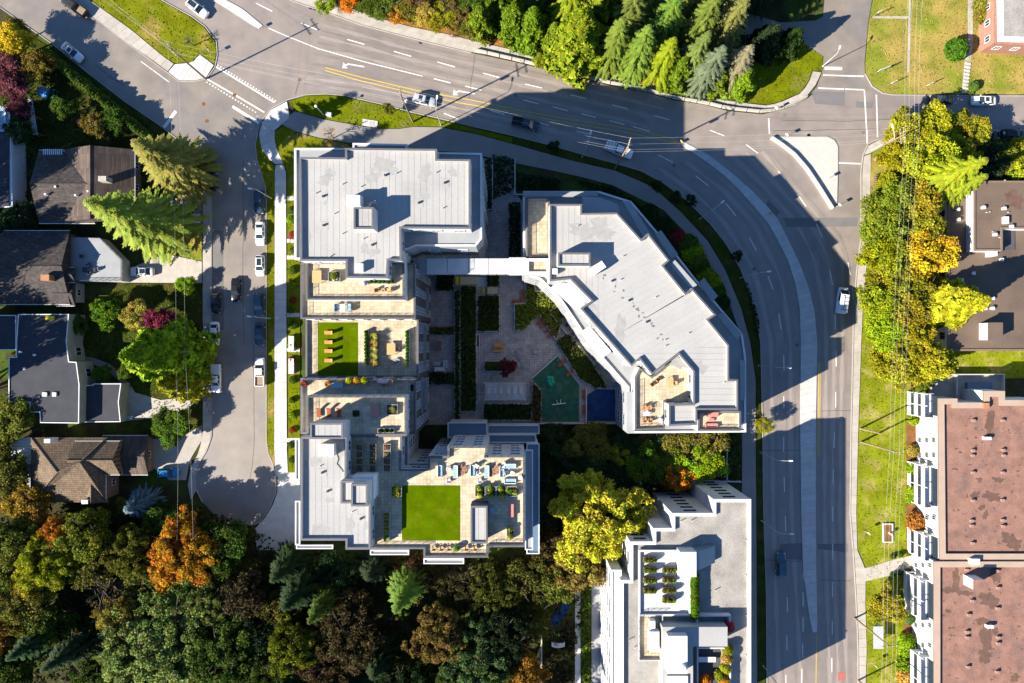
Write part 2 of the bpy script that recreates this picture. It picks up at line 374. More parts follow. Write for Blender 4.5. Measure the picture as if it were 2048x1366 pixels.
walk('sidewalk', [(542, 220), (526, 243), (518, 268), (524, 300), (540, 320), (551, 328)], [(574, 203), (580, 235), (548, 262), (551, 290), (561, 315), (567, 328)], 1.6, 'conc2')
walk('sidewalk', [(406, 380), (406, 600), (406, 870), (398, 905), (382, 935), (376, 970), (382, 1000)], [(422, 380), (422, 600), (422, 874), (412, 903), (396, 928), (389, 956), (392, 982)], 1.6)
walk('sidewalk', [(120, -14), (173, 21), (250, 82), (313, 126), (336, 143)], [(145, -25), (200, 15), (263, 60), (325, 112), (348, 128)], 1.8)
walk('corner_pavement', [(350, 129), (385, 126), (400, 109), (428, 131)], [(337, 144), (358, 161), (390, 161), (412, 156)], 1.4, 'conc2')
median = walk('median', [(1357, 287), (1410, 322), (1447, 350), (1475, 377), (1505, 410), (1536, 447), (1553, 477), (1576, 522), (1590, 567), (1599, 617), (1601, 684), (1600, 859), (1602, 1026), (1606, 1144), (1619, 1237), (1625, 1264)],
     [(1367, 284), (1420, 312), (1462, 345), (1500, 378), (1536, 415), (1556, 440), (1579, 485), (1599, 527), (1616, 572), (1629, 625), (1634, 684), (1631, 859), (1631, 1026), (1632, 1144), (1634, 1237), (1633, 1264)], 1.25, 'conc2', z1=.14)
walk('median', [(428, 2), (470, 28), (500, 48), (518, 58)], [(445, -4), (485, 18), (512, 40), (526, 52)], 1.5, 'conc2')
isl = [(1543, 274), (1654, 274), (1668, 281), (1675, 294), (1675, 342), (1673, 405), (1665, 418), (1650, 400), (1632, 367), (1605, 330), (1580, 303)]
tr_island = struct('traffic_island', MB().prism(Q(isl), -.02, .13), M['conc3']); kerb('kerb', isl+isl[:1], .18, .15)
struct('plaza', MB().prism(Q([(551, 945), (576, 945), (600, 945), (600, 1100), (515, 1100), (508, 1060), (530, 1036), (545, 1012), (555, 985), (556, 955)]), -.02, .11), M['conc2'])
# asphalt walking path round the blocks
PO = [(590, 223), (652, 240), (725, 253), (762, 258), (800, 258), (827, 254), (882, 255), (950, 268), (1024, 288), (1149, 323), (1232, 342), (1307, 375), (1362, 425), (1415, 482), (1450, 540), (1482, 617), (1500, 684), (1511, 760), (1511, 909), (1512, 997), (1514, 1366), (1514, 1500)]
PI_ = [(1484, 1500), (1484, 997), (1484, 859), (1484, 760), (1480, 667), (1450, 582), (1415, 522), (1362, 457), (1327, 420), (1274, 395), (1224, 370), (1154, 352), (1099, 340), (1024, 325), (930, 305), (830, 300), (760, 292), (687, 284), (637, 275), (592, 263), (560, 247)]
struct('path', MB().prism(Q(PO+PI_), -.02, .10), M['path'])
def lawn(pts, m='grass', z=.09, name='lawn'):
    return struct(name, MB().prism(Q(pts), -.02, z), M[m])
LAWNS = []
def grassy(pts, m='grass', tuft=(.12, .17, .02), dens=2.5, z=.09):
    lawn(pts, m, z); LAWNS.append((Q(pts), tuft, dens, z))
grassy([(145, -28), (200, 13), (263, 58), (325, 110), (349, 126), (384, 123), (400, 107), (428, 127), (433, 105), (430, 84), (408, 55), (381, 35), (321, 1), (236, -60), (130, -60)], 'grass')
grassy([(578, 203), (612, 193), (652, 191), (687, 194), (762, 211), (825, 228), (875, 240), (950, 258), (1024, 275), (1024, 286), (950, 266), (882, 253), (827, 252), (800, 256), (762, 256), (725, 251), (652, 238), (592, 221)], 'grass2', (.07, .12, .01))
BLV = [(1024, 274), (1099, 293), (1169, 313), (1224, 328), (1282, 345), (1325, 369), (1369, 403), (1417, 450), (1449, 490), (1479, 542), (1502, 603), (1518, 684), (1522, 859), (1524, 1026), (1529, 1174), (1531, 1366), (1532, 1500)]
BLO = [(1516, 1500), (1515, 1366), (1514, 997), (1513, 909), (1513, 760), (1502, 684), (1484, 616), (1452, 539), (1417, 480), (1364, 423), (1309, 373), (1234, 340), (1149, 321), (1024, 286)]
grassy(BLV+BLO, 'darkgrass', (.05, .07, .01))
grassy([(535, 385), (549, 360), (548.5, 900), (550, 945), (555, 952), (546, 923), (537, 903), (535, 880)], 'grass', (.10, .15, .01))
grassy([(518, 270), (524, 302), (540, 322), (550, 332), (548, 360), (534, 384), (524, 350), (515, 320), (513, 290)], 'grass2')
grassy([(550, 263), (575, 250), (592, 265), (637, 277), (687, 286), (720, 300), (720, 330), (575, 345), (562, 315), (553, 290)], 'grass', (.13, .15, .015))
grassy([(575, 345), (600, 345), (600, 945), (577, 945), (575, 600)], 'grass2', (.07, .12, .01))
grassy([(1746, -60), (1746, 0), (1738, 45), (1731, 125), (1732, 147), (1746, 171), (1768, 185), (1788, 188), (2400, 190), (2400, -60)], 'drygrass', (.25, .215, .05), 2)
grassy([(1743, 308), (1760, 293), (1790, 291), (1860, 291), (1860, 440), (1741, 440), (1742, 342)], 'drygrass', (.13, .13, .02))
grassy([(1740, 482), (1736, 517), (1728, 600), (1724, 684), (1718, 860), (1714, 1026), (1716, 1098), (1733, 1138), (1732, 1200), (1735, 1300), (1731, 1420), (1800, 1420), (1812, 1150), (1812, 850), (1822, 770), (1822, 690), (2100, 690), (2100, 755), (1850, 760), (1850, 480)], 'lightgrass', (.15, .19, .015), 3)
struct('planting_bed', MB().prism(Q([(1812, 850), (1812, 1150), (1800, 1420), (1860, 1420), (1860, 780), (1822, 772)]), -.02, .10), M['mulch'])
grassy([(1440, 196), (1500, 205), (1536, 209), (1560, 203), (1602, 184), (1617, 161), (1624, 141), (1644, 141), (1645, 113), (1598, 82), (1540, 110), (1440, 160)], 'grass2', (.12, .14, .012))
struct('leaf_litter', MB().prism(Q([(600, -60), (620, -14), (687, 10), (762, 36), (825, 53), (900, 68), (950, 81), (1024, 98), (1124, 123), (1199, 146), (1289, 168), (1334, 178), (1438, 198), (1438, 150), (1300, 120), (1000, 40), (900, -60)]), -.02, .08), M['litter'])
# yards of the left-hand houses
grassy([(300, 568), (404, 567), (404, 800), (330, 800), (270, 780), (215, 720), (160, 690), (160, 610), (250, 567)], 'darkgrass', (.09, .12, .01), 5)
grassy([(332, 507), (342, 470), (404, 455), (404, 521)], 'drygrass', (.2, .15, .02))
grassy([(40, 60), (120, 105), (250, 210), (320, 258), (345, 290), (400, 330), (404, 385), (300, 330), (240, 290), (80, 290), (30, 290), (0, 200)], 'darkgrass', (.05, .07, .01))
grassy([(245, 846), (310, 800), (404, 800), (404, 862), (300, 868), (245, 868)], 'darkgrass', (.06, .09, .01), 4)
def drive(pts, m='conc', z=.10): return struct('driveway', MB().prism(Q(pts), -.02, z), M[m])
drive([(243, 565), (243, 545), (300, 520), (331, 508), (404, 523), (404, 566)])
drive([(355, 388), (404, 388), (404, 452), (355, 450)], 'path')
drive([(243, 768), (262, 770), (270, 785), (322, 800), (404, 792), (404, 800), (345, 832), (250, 842), (243, 842)])
drive([(300, 872), (362, 876), (404, 850), (404, 880), (380, 920), (372, 960), (340, 960), (300, 930)])
drive([(150, 712), (185, 715), (220, 728), (250, 755), (262, 772), (255, 778), (215, 740), (185, 728), (150, 728)], 'path')
drive([(25, 255), (40, 255), (40, 460), (25, 460)], 'path')
# paths on the right-hand lawns
for A, B, st in (([(1935, -40), (1935, 80), (1929, 120)], [(1945, -40), (1945, 80), (1941, 122)], 1.2), ([(1958, 95), (2060, 92)], [(1958, 100), (2060, 99)], 1.5), ([(1818, -40), (1814, 145)], [(1822, -40), (1818, 145)], 2), ([(1745, 33), (1818, 33)], [(1745, 37), (1818, 38)], 2)):
    walk('garden_path', A, B, st, z1=.14)
walk('garden_path', [(1714, 1136), (1733, 1136), (1790, 1118), (1835, 1108)], [(1714, 1160), (1733, 1162), (1790, 1148), (1836, 1140)], 1.4, cols=2, z1=.13)
stp = struct('garden_steps', MB().prism(Q([(1929, 122), (1941, 124), (1936, 160), (1928, 186), (1922, 186), (1925, 160)]), -.02, .1), M['kerb'])
for i in range(9): MB().seg(q(1924+i*.6, 183-i*7), q(1935+i*.6, 185-i*7), .3, .16+.02*i, 0).build('step', M['conc2'], stp)
# courtyard between the three blocks
struct('courtyard', MB().prism(Q([(830, 300), (935, 310), (1030, 330), (1030, 380), (1180, 640), (1270, 780), (1270, 846), (830, 850)]), -.02, .06), M['court'])
struct('sport_court', MB().prism(Q([(1115, 712), (1158, 770), (1158, 843), (1083, 843), (1083, 779), (1064, 757)]), 0, .10), M['greencourt'])
struct('sport_court', MB().prism(Q([(1174, 790), (1174, 842), (1232, 842), (1232, 779), (1192, 779)]), 0, .10), M['bluecourt'])
struct('play_area', MB().prism(Q([(1085, 1258), (1090, 1245), (1120, 1215), (1138, 1180), (1144, 1190), (1136, 1225), (1115, 1250), (1098, 1258)]), -.02, .12), M['bluecourt'])
struct('garden_path', MB().prism(Q(rect(1150, 1165, 1161, 1450)), -.02, .13), M['conc2'])
struct('garden_path', MB().prism(Q(rect(1183, 1140, 1235, 1450)), -.02, .12), M['panel'])

# wheel-worn bands along the lanes, tar seams
def band(A_, B_, u, w, m, z=.006, n=60):
    A0, B0 = Q(A_), Q(B_); c = []
    for i in range(n+1):
        a_, b_ = at(A0, i/n), at(B0, i/n); c.append(Vector((a_[0]+(b_[0]-a_[0])*u, a_[1]+(b_[1]-a_[1])*u)))
    mb = MB(); L_, R_2 = [], []
    for i, p_ in enumerate(c):
        d = (c[min(i+1, n)]-c[max(i-1, 0)]).normalized(); nn = Vector((-d.y, d.x))*w/2*(.75+.35*math.sin(i*.9+u*20)+.15*math.sin(i*2.3)); L_.append(p_+nn); R_2.append(p_-nn)
    for i in range(n): mb.add([(*L_[i], z), (*L_[i+1], z), (*R_2[i+1], z), (*R_2[i], z)], [[3, 2, 1, 0]])
    mb.build('wheel_track', M[m], road)
NA, NB_ = [(655, 26), (807, 73), (943, 106), (1024, 123), (1149, 153), (1294, 185), (1344, 200)], [(600, 190), (700, 194), (825, 225), (950, 254), (1024, 271), (1169, 310), (1224, 325)]
for u in (.07, .22, .36, .50, .62, .73, .86): band(NA, NB_, u, .6, 'worn')
for u in (.15, .29, .43, .80): band(NA, NB_, u, .7, 'wornpale')
MA, MB2 = [(1290, 343), (1372, 400), (1420, 447), (1482, 540), (1521, 684), (1525, 859), (1527, 1026), (1534, 1366)], [(1400, 318), (1475, 377), (1536, 447), (1590, 567), (1601, 684), (1600, 859), (1602, 1026), (1625, 1366)]
for u in (.16, .36, .64, .86): band(MA, MB2, u, .6, 'worn')
for u in (.26, .75): band(MA, MB2, u, .8, 'wornpale')
EA, EB2 = [(1425, 312), (1500, 378), (1556, 440), (1599, 527), (1629, 625), (1634, 684), (1631, 859), (1631, 1026), (1640, 1366)], [(1560, 300), (1640, 400), (1700, 470), (1718, 517), (1706, 620), (1704, 684), (1700, 859), (1698, 1026), (1714, 1366)]
for u in (.16, .38, .62, .84): band(EA, EB2, u, .6, 'worn')
for u in (.27, .50, .73): band(EA, EB2, u, .8, 'wornpale')
def seam(pts, w=.085):
    P = Q(pts); mb = MB()
    for i in range(len(P)-1):
        n = max(1, int(math.dist(P[i], P[i+1])/1.5)); pr = Vector(P[i])
        for k in range(1, n+1):
            nx = Vector(P[i]).lerp(Vector(P[i+1]), k/n)+Vector((random.uniform(-.08, .08), random.uniform(-.08, .08))); d = (nx-pr).normalized(); o_ = Vector((-d.y, d.x))*w/2
            mb.add([(*(pr+o_), .0105), (*(nx+o_), .0105), (*(nx-o_), .0105), (*(pr-o_), .0105)], [[3, 2, 1, 0]]); pr = nx
    mb.build('tar_seam', M['tar'], road)
for L in ([(507, 690), (508, 900), (500, 960)], [(487, 320), (486, 560), (488, 690)], [(190, 130), (250, 172)], [(215, 153), (248, 170)], [(950, 107), (942, 165), (938, 200)], [(1524, 900), (1600, 901)], [(1640, 822), (1702, 821)], [(1562, 240), (1690, 243), (1800, 238)], [(1545, 262), (1760, 258)], [(446, 480), (447, 660)], [(600, 160), (590, 190)], [(1640, 1160), (1700, 1162)], [(1530, 1120), (1604, 1122)]): seam(L)

# painted marks, each a sheet of its own lying on the road
def T(ix, iy):
    X, Y = [0, 512, 1024, 1536][ix], [0, 342, 684, 1024][iy]
    return lambda p: (X+p[0]/3.994, Y+p[1]/3.994)
def mark(p0, p1, w=.14, m='white', name='lane_marking', z=.017, parent=None):
    a_, b_ = Vector(q(*p0)), Vector(q(*p1)); d = (b_-a_).normalized(); n = Vector((-d.y, d.x))*w/2
    MB().sheet([tuple(a_+n), tuple(b_+n), tuple(b_-n), tuple(a_-n)], z).build(name, M[m], parent or road)
def marks(t, L, w=.14, m='white', **k):
    for x0, y0, x1, y1 in L: mark(t((x0, y0)), t((x1, y1)), w, m, **k)
def pmark(pts, w=.13, m='white', z=.017):
    P = [Vector(p) for p in Q(pts)]; mb = MB(); A = []; B = []
    for i, p in enumerate(P):
        d = (P[min(i+1, len(P)-1)]-P[max(i-1, 0)]).normalized(); n = Vector((-d.y, d.x))*w/2; A.append(p+n); B.append(p-n)
    for i in range(len(P)-1): mb.add([(*A[i], z), (*A[i+1], z), (*B[i+1], z), (*B[i], z)], [[3, 2, 1, 0]])
    mb.build('lane_line', M[m], road)
t10, t20, t30, t00 = T(1, 0), T(2, 0), T(3, 0), T(0, 0)
t11, t21, t31, t32, t33 = T(1, 1), T(2, 1), T(3, 1), T(3, 2), T(3, 3)
marks(t10, [(0, 25, 130, 90), (360, 185, 495, 240), (730, 315, 865, 355), (1100, 410, 1240, 450), (1450, 495, 1590, 535), (1815, 585, 1945, 620), (1420, 628, 1555, 663), (1670, 688, 1800, 720), (1865, 880, 1985, 913), (1500, 905, 1610, 948)], .2)
marks(t20, [(105, 672, 240, 703), (468, 757, 592, 788), (800, 838, 925, 870), (1135, 923, 1262, 958), (1580, 1040, 1695, 1085), (90, 798, 215, 830), (325, 853, 447, 885), (553, 908, 670, 938), (780, 963, 900, 995), (965, 1012, 1100, 1048), (190, 970, 295, 1003), (515, 1050, 635, 1075), (850, 1130, 965, 1165), (1170, 1238, 1285, 1298), (1870, 1155, 1965, 1225)], .18)
marks(t21, [(1465, 38, 1570, 118), (1710, 260, 1788, 358), (1895, 532, 1952, 635)], .18)
marks(t31, [(0, 840, 38, 945), (85, 1140, 105, 1265), (80, 0, 135, 65), (235, 185, 305, 285), (385, 420, 435, 530), (493, 790, 515, 908), (535, 1145, 538, 1265), (638, 730, 658, 830), (673, 940, 687, 1040)], .17)
marks(t32, [(125, 105, 128, 230), (125, 433, 127, 530), (125, 757, 125, 880), (128, 1078, 132, 1200), (543, 72, 545, 195), (540, 400, 540, 523), (530, 720, 527, 845), (522, 1018, 520, 1135)], .16)
marks(t33, [(138, 35, 142, 158), (153, 680, 155, 803), (150, 985, 152, 1100), (143, 1300, 143, 1420), (281, 480, 281, 535), (280, 640, 280, 755), (280, 840, 280, 955), (277, 1050, 277, 1165), (270, 1250, 270, 1366), (517, -45, 517, 75), (517, 255, 517, 378), (515, 558, 515, 675), (513, 868, 513, 980), (510, 1165, 510, 1280)], .16)
pmark([t10(p) for p in ((100, 225), (250, 290), (500, 390), (870, 495), (1330, 608))], .18)
for L in (((555, 540), (850, 620), (1320, 730), (1700, 795), (2045, 865)), ((550, 562), (850, 650), (1240, 740), (1640, 825), (2045, 893))): pmark([t10(p) for p in L], .15, 'yellow')
for L in (((0, 868), (400, 945), (860, 1015), (1090, 1060), (1300, 1110)), ((0, 896), (350, 965), (780, 1035), (1050, 1085), (1310, 1145))): pmark([t20(p) for p in L], .14, 'yellow')
pmark([(1637, 726), (1637, 800), (1636, 915)], .12, 'yellow'); pmark([(1640, 726), (1640, 800), (1639, 915)], .1, 'yellow')
pmark([(1633, 1272), (1632, 1366), (1632, 1420)], .14, 'yellow')
pmark([(1354, 286), (1345, 281)], .3, 'yellow')
marks(t30, [(440, 600, 765, 610), (400, 704, 608, 712), (616, 712, 772, 718), (769, 718, 787, 1030), (865, 757, 875, 1095), (5, 945, 12, 1070), (565, 1302, 740, 1308), (790, 1035, 792, 1145)], .26, z=.024)
marks(t30, [(452, 545, 592, 548)], .62, z=.024)
marks(t00, [(1125, 490, 1350, 655)], .16, z=.021); marks(t00, [(1310, 1018, 1405, 888)], .62, z=.021)
mark((431, 133), (549, 205), .3, z=.021); mark((414, 158), (466, 188), .3, z=.021); mark((472, 191), (529, 225), .3, z=.021); mark((465, 213), (518, 246), .55, z=.021)
for i in range(22):
    mark((435+i*5.45, 130+i*3.36), (437.4+i*5.45, 131.5+i*3.36), .26, z=.021)
    if i < 18: mark((413+i*5.7, 164+i*3.5), (415.4+i*5.7, 165.5+i*3.5), .26, z=.021)
def arrow(x, y, ang):
    P = rotp([(2.1, .12), (2.1, -.12), (-1.0, -.14), (-1.6, -.55), (-1.1, -.85), (-2.2, -1.05), (-2.15, .2), (-1.75, -.25), (-1.2, .12)], ang); c = q(x, y)
    MB().sheet([(c[0]+u, c[1]+v) for u, v in P], .02).build('turn_arrow', M['white'], road)
arrow(708, 130, R(-10)); arrow(929, 184, R(-10))
MB().sheet(Q([(1676, 1345), (1690, 1345), (1690, 1359), (1676, 1362)]), .02).build('red_marking', M['redpaint'], road)
def disc(x, y, r, m, name, z=.022):
    c = q(x, y); MB().sheet([(c[0]+r*math.cos(t*R(30)), c[1]+r*math.sin(t*R(30))) for t in range(12)], z).build(name, M[m], road)
for x, y in ((599, 160), (414, 242), (407, 208), (469, 190), (1031, 191), (1348, 331), (1508, 538), (1569, 230), (1726, 265), (1617, 271), (1618, 271), (1766, 580), (1594, 690), (1707, 1100)): disc(x, y, .38, 'mulch' if x < 620 else 'patch', 'manhole_cover')
for x, y in ((621, 17), (629, 19), (841, 86)):
    c = q(x, y); MB().box(c[0], c[1], .0, .018, .7, .35, R(-15)).build('drain_grate', M['darkmetal'], road)

# concrete road barrier: separate precast pieces standing end to end
BAR = Q([(950, 101), (1024, 118), (1149, 148), (1219, 166), (1294, 181), (1344, 195), (1410, 206), (1455, 217), (1525, 224), (1556, 219), (1590, 207), (1613, 194)])
nb = int(poly_len(BAR)[-1]/2.45)
def barrier_mesh():
    mb = MB(); pr = [(-.3, 0), (-.3, .12), (-.13, .35), (-.1, .8), (.1, .8), (.13, .35), (.3, .12), (.3, 0)]; n = len(pr); x = 1.17
    mb.add([(-x, a_, b_) for a_, b_ in pr]+[(x, a_, b_) for a_, b_ in pr], [[i, i+1, n+i+1, n+i] for i in range(n-1)]+[list(range(n)), list(range(n, 2*n))[::-1]])
    return mb.mesh('concrete_barrier', M['conc'])
bm_ = barrier_mesh()
for i in range(nb):
    p0, p1 = at(BAR, i/nb), at(BAR, (i+1)/nb)
    tag(put(bm_, 'concrete_barrier', None, ((p0[0]+p1[0])/2, (p0[1]+p1[1])/2, .12), math.atan2(p1[1]-p0[1], p1[0]-p0[0])), 'precast concrete barrier piece in the line between road and north sidewalk', 'barrier', 'concrete barrier pieces along the north sidewalk')
wl = MB(); P = Q([(1541, 276), (1563, 291), (1586, 309), (1612, 339), (1636, 375), (1653, 402), (1663, 418)])
for i in range(len(P)-1): wl.seg(P[i], P[i+1], .45, .85, 0)
tag(wl.build('barrier_wall', M['conc3']), 'curved pale concrete wall along the paved traffic island', 'wall')

# ---------------------------------------------------------------- buildings
def bldg(name, label, cat, px, py):
    x, y = q(px, py, 10); return thing(name, label, cat, (x, y, 0))
def body(root, pts, zref, z0, z1, m='whitewall', name='wall'):
    p = Q(pts, zref); MB().prism(p, z0, z1).build(name, M[m], root); return ccw(p)
def panels(root, p, z, ang, w, l, m, name='roof_sheet', gap=.017, th=.03, minarea=.15):
    p = rotp(ccw(p), -ang); xs = [a_[0] for a_ in p]; ys = [a_[1] for a_ in p]
    x = min(xs); i = 0
    while x < max(xs):
        y = min(ys)-(l*.37*(i % 3) if l < 90 else 0)
        while y < max(ys):
            c = clip(clip(clip(clip(p, 1, 0, x+w-gap), -1, 0, -x-gap), 0, 1, y+l-gap), 0, -1, -y-gap)
            if len(c) > 2 and abs(area(c)) > minarea:
                MB().prism(rotp(c, ang), z, z+th).build(name, M[m], root)
            y += l
        x += w; i += 1
def parapet(root, p, z, h=.6, w=.35, m='whitewall', cap='cap', name='parapet'):
    p = ccw(p); pr = MB().ring(offset(p, .03), z-.05, z+h, w-.06).build(name, M[m], root)
    MB().ring(p, z+h, z+h+.06, w).build('coping', M[cap], pr)
def flat_roof(root, p, z, ang=0, w=1.0, l=11, m='membrane', h=.6, wpar=.32, cap='cap'):
    MB().sheet(offset(ccw(p), .1), z+.01).build('roof_base', M['seam'], root)
    panels(root, offset(ccw(p), wpar), z+.012, ang, w, l, m); parapet(root, p, z, h, wpar, cap=cap)
def rail(root, pts, z, h=1.0, closed=False, step=1.35, world=False):
    """posts and top rail as one part, each glass panel as a part"""
    P = pts if world else Q(pts, z+h)
    if closed: P = P+P[:1]
    mb = MB(); rl = None; pan = []
    for i in range(len(P)-1):
        a_, b_ = Vector(P[i]), Vector(P[i+1]); L = (b_-a_).length; n = max(1, round(L/step))
        mb.seg(P[i], P[i+1], .06, .05, z+h)
        for k in range(n+1):
            c = a_.lerp(b_, k/n); mb.box(c.x, c.y, z, z+h, .06, .06)
        for k in range(n): pan.append((a_.lerp(b_, (k+.06)/n), a_.lerp(b_, (k+.94)/n)))
    rl = mb.build('railing', M['darkmetal'], root)
    for a_, b_ in pan: MB().seg(tuple(a_), tuple(b_), .02, h-.16, z+.08).build('glass_panel', M['railglass'], rl)
def deck(root, pts, z, ph=.45, m='deck', w=.35, r=.55, railpts=None, cap='cap', name='terrace_floor'):
    p = ccw(Q(pts, z+ph)); MB().sheet(offset(p, .12), z+.02).build(name, M[m], root)
    parapet(root, p, z, ph, w, cap=cap)
    if r:
        rp = offset(p, w/2) if railpts is None else Q(railpts, z+ph+r)
        rail(root, rp+(rp[:1] if railpts is None else []), z+ph+.06, r, world=True)
_wm = {}
def wmesh(w, h, frame):
    k = (w, h, frame)
    if k not in _wm:
        mb = MB(); t = .08
        for x0, x1, z0, z1 in ((-w/2, -w/2+t, -h/2, h/2), (w/2-t, w/2, -h/2, h/2), (-w/2+t, w/2-t, -h/2, -h/2+t), (-w/2+t, w/2-t, h/2-t, h/2), (-.03, .03, -h/2+t, h/2-t)):
            mb.add([(x0, 0, z0), (x1, 0, z0), (x1, 0, z1), (x0, 0, z1), (x0, .09, z0), (x1, .09, z0), (x1, .09, z1), (x0, .09, z1)], [[4, 5, 6, 7][::-1], [0, 1, 5, 4][::-1], [2, 3, 7, 6][::-1], [1, 2, 6, 5][::-1], [3, 0, 4, 7][::-1]])
        g = MB().add([(-w/2+t, .03, -h/2+t), (w/2-t, .03, -h/2+t), (w/2-t, .03, h/2-t), (-w/2+t, .03, h/2-t)], [[3, 2, 1, 0]])
        _wm[k] = (mb.mesh('window', M[frame]), g.mesh('pane', M['glass']))
    return _wm[k]
def windows(root, p, z0, z1, fh=3.0, sp=3.2, w=1.7, h=1.7, frame='trim', allf=False, minlen=2.2):
    p = ccw(p); wl_ = wloc(root); f, g = wmesh(w, h, frame)
    for i in range(len(p)):
        a_, b_ = Vector(p[i]), Vector(p[(i+1) % len(p)]); d = b_-a_; L = d.length
        if L < minlen: continue
        nrm = Vector((d.y, -d.x))/L; mid = (a_+b_)/2
        if not allf and nrm.dot(mid) > -.5: continue
        n = max(1, int(L/sp)); rz = math.atan2(-d.y, -d.x)
        for k in range(n):
            c = a_.lerp(b_, (k+.5)/n)+nrm*.0
            z = z0
            while z+fh <= z1+.01:
                o = put(f, 'window', root, (c.x-wl_.x, c.y-wl_.y, z+fh*.55), rz); put(g, 'pane', o)
                z += fh
def boxpx(root, x0, y0, x1, y1, z0, z1, m, name, zref=None):
    return MB().prism(Q(rect(x0, y0, x1, y1), z1 if zref is None else zref), z0, z1).build(name, M[m], root)
def vents(root, pts, z, m='galv', s=.45, h=.55):
    for x, y in pts:
        c = q(x, y, z); v = MB().box(c[0], c[1], z, z+h, s, s).build('roof_vent', M[m], root)
        MB().box(c[0], c[1], z+h, z+h+.07, s*1.35, s*1.35).build('vent_cap', M[m], v)
def pipes(root, pts, z, h=.5):
    for x, y in pts:
        c = q(x, y, z); MB().tube((c[0], c[1], z), (c[0], c[1], z+h), .08, n=8).build('vent_pipe', M['galv'], root)
def drains(root, pts, z, s=1.3):
    for x, y in pts:
        c = q(x, y, z); d = MB().box(c[0], c[1], z+.02, z+.07, s, s).build('roof_curb', M['membrane'], root)
        MB().box(c[0], c[1], z+.07, z+.45, .3, .3).build('roof_drain', M['darkmetal'], d)
def penthouse(root, x0, y0, x1, y1, z0, z1, m='whitewall', cap='cap', w=.3):
    p = Q(rect(x0, y0, x1, y1), z1+.35); MB().prism(p, z0, z1).build('penthouse_wall', M[m], root)
    flat_roof(root, p, z1, 0, 1.0, 99, 'membrane', .3, w, cap)
def hvac(root, x0, y0, x1, y1, z0, h, n=3):
    p = Q(rect(x0, y0, x1, y1), z0+h); xs = [a_[0] for a_ in p]; ys = [a_[1] for a_ in p]; X0, X1, Y0, Y1 = min(xs), max(xs), min(ys), max(ys)
    b = MB().prism(p, z0+.15, z0+h, True).build('air_handler', M['white_eq'], root)
    hor = X1-X0 > Y1-Y0
    for i in range(n):
        t = (i+.5)/n; cx, cy = (X0+(X1-X0)*t, (Y0+Y1)/2) if hor else ((X0+X1)/2, Y0+(Y1-Y0)*t)
        s = min(X1-X0, Y1-Y0)*.42
        MB().box(cx, cy, z0+h, z0+h+.05, (X1-X0)/n*.9 if hor else s*2.1, s*2.1 if hor else (Y1-Y0)/n*.9).build('unit_panel', M['white_eq'], b)
    for cx, cy in ((X0+.2, Y0+.2), (X1-.2, Y1-.2)): MB().box(cx, cy, z0, z0+.16, .2, .2).build('foot', M['galv'], b)

# --- block A: tall north-west apartment block with terraces stepping down to the south
A = bldg('apartment_block', 'tall apartment block with pale strip roof and terraces stepping down to artificial turf', 'building', 770, 450)
AR = [(598, 314), (690, 315), (690, 296), (874, 298), (874, 318), (941, 319), (941, 458), (802, 457), (803, 522), (777, 521), (775, 557), (691, 556), (691, 522), (600, 522)]
p = body(A, AR, 27.6, 0, 27, 'whitewall'); flat_roof(A, p, 27, 0, 1.0, 99); windows(A, p, 15, 27, sp=3.4)
pl = body(A, [(590, 297), (706, 297), (706, 287), (815, 289), (815, 304), (964, 307), (964, 478), (952, 493), (832, 493), (815, 500), (590, 520)], 24, 0, 24, 'panel', 'lower_wall')
parapet(A, pl, 24, .25, .3, cap='trim'); windows(A, pl, 0, 21, sp=3.6, frame='trim')
deck(A, [(612, 524), (809, 524), (809, 600), (612, 600)], 24, railpts=[(615, 527), (615, 597), (806, 597), (806, 560)])
body(A, [(612, 524), (809, 524), (809, 600), (612, 600)], 24.45, 0, 24.01, 'whitewall')
A2p = [(601, 526), (831, 526), (831, 638), (601, 638)]
a2 = body(A, A2p, 21.45, 0, 21.0, 'darkwall'); deck(A, A2p, 21, railpts=[(604, 530), (604, 635), (828, 635), (828, 600)]); windows(A, a2, 0, 21, sp=2.6, w=1.4, h=1.8)
Tp = [(611, 636), (837, 636), (837, 755), (611, 755)]
tt = body(A, Tp, 15.45, 0, 15.0, 'darkwall'); deck(A, Tp, 15, railpts=[(615, 640), (615, 752)]); windows(A, tt, 0, 15, sp=3, w=2.0)
tp = Q([(636, 645), (716, 645), (716, 752), (636, 752)], 15); panels(A, tp, 15.02, 0, 1.85, 99, 'turf', 'turf_roll', .004, .03)
for x0, y0, x1, y1, z in ((832, 569, 845, 634, 12), (848, 575, 858, 628, 8), (838, 655, 852, 732, 9), (833, 755, 846, 826, 12), (848, 760, 856, 820, 9), (588, 298, 598, 512, 22)):
    b_ = boxpx(A, x0, y0, x1, y1, z-.35, z, 'panel', 'balcony_roof'); 
penthouse(A, 707, 414, 747, 458, 27, 30.2)
hvac(A, 693, 390, 722, 411, 27, 1.9, 3)
boxpx(A, 711, 391, 720, 411, 27, 29.6, 'white_eq', 'duct')
boxpx(A, 712, 527, 726, 543, 27, 28.1, 'white_eq', 'roof_hatch')
drains(A, [(647, 393), (771, 351), (890, 366), (838, 406), (648, 451), (745, 490)], 27)
pipes(A, [(632, 387), (685, 369), (722, 374), (872, 346), (885, 417), (669, 428), (685, 468), (727, 478), (661, 513), (793, 347)], 27, .55)
c0 = q(746, 410, 27); mb = MB()
for i in range(5): mb.tube((c0[0]-.6+i*.3, c0[1], 27), (c0[0]-.6+i*.3, c0[1]+.1*i, 28.3), .09, n=6)
mb.build('pipe_cluster', M['galv'], A)

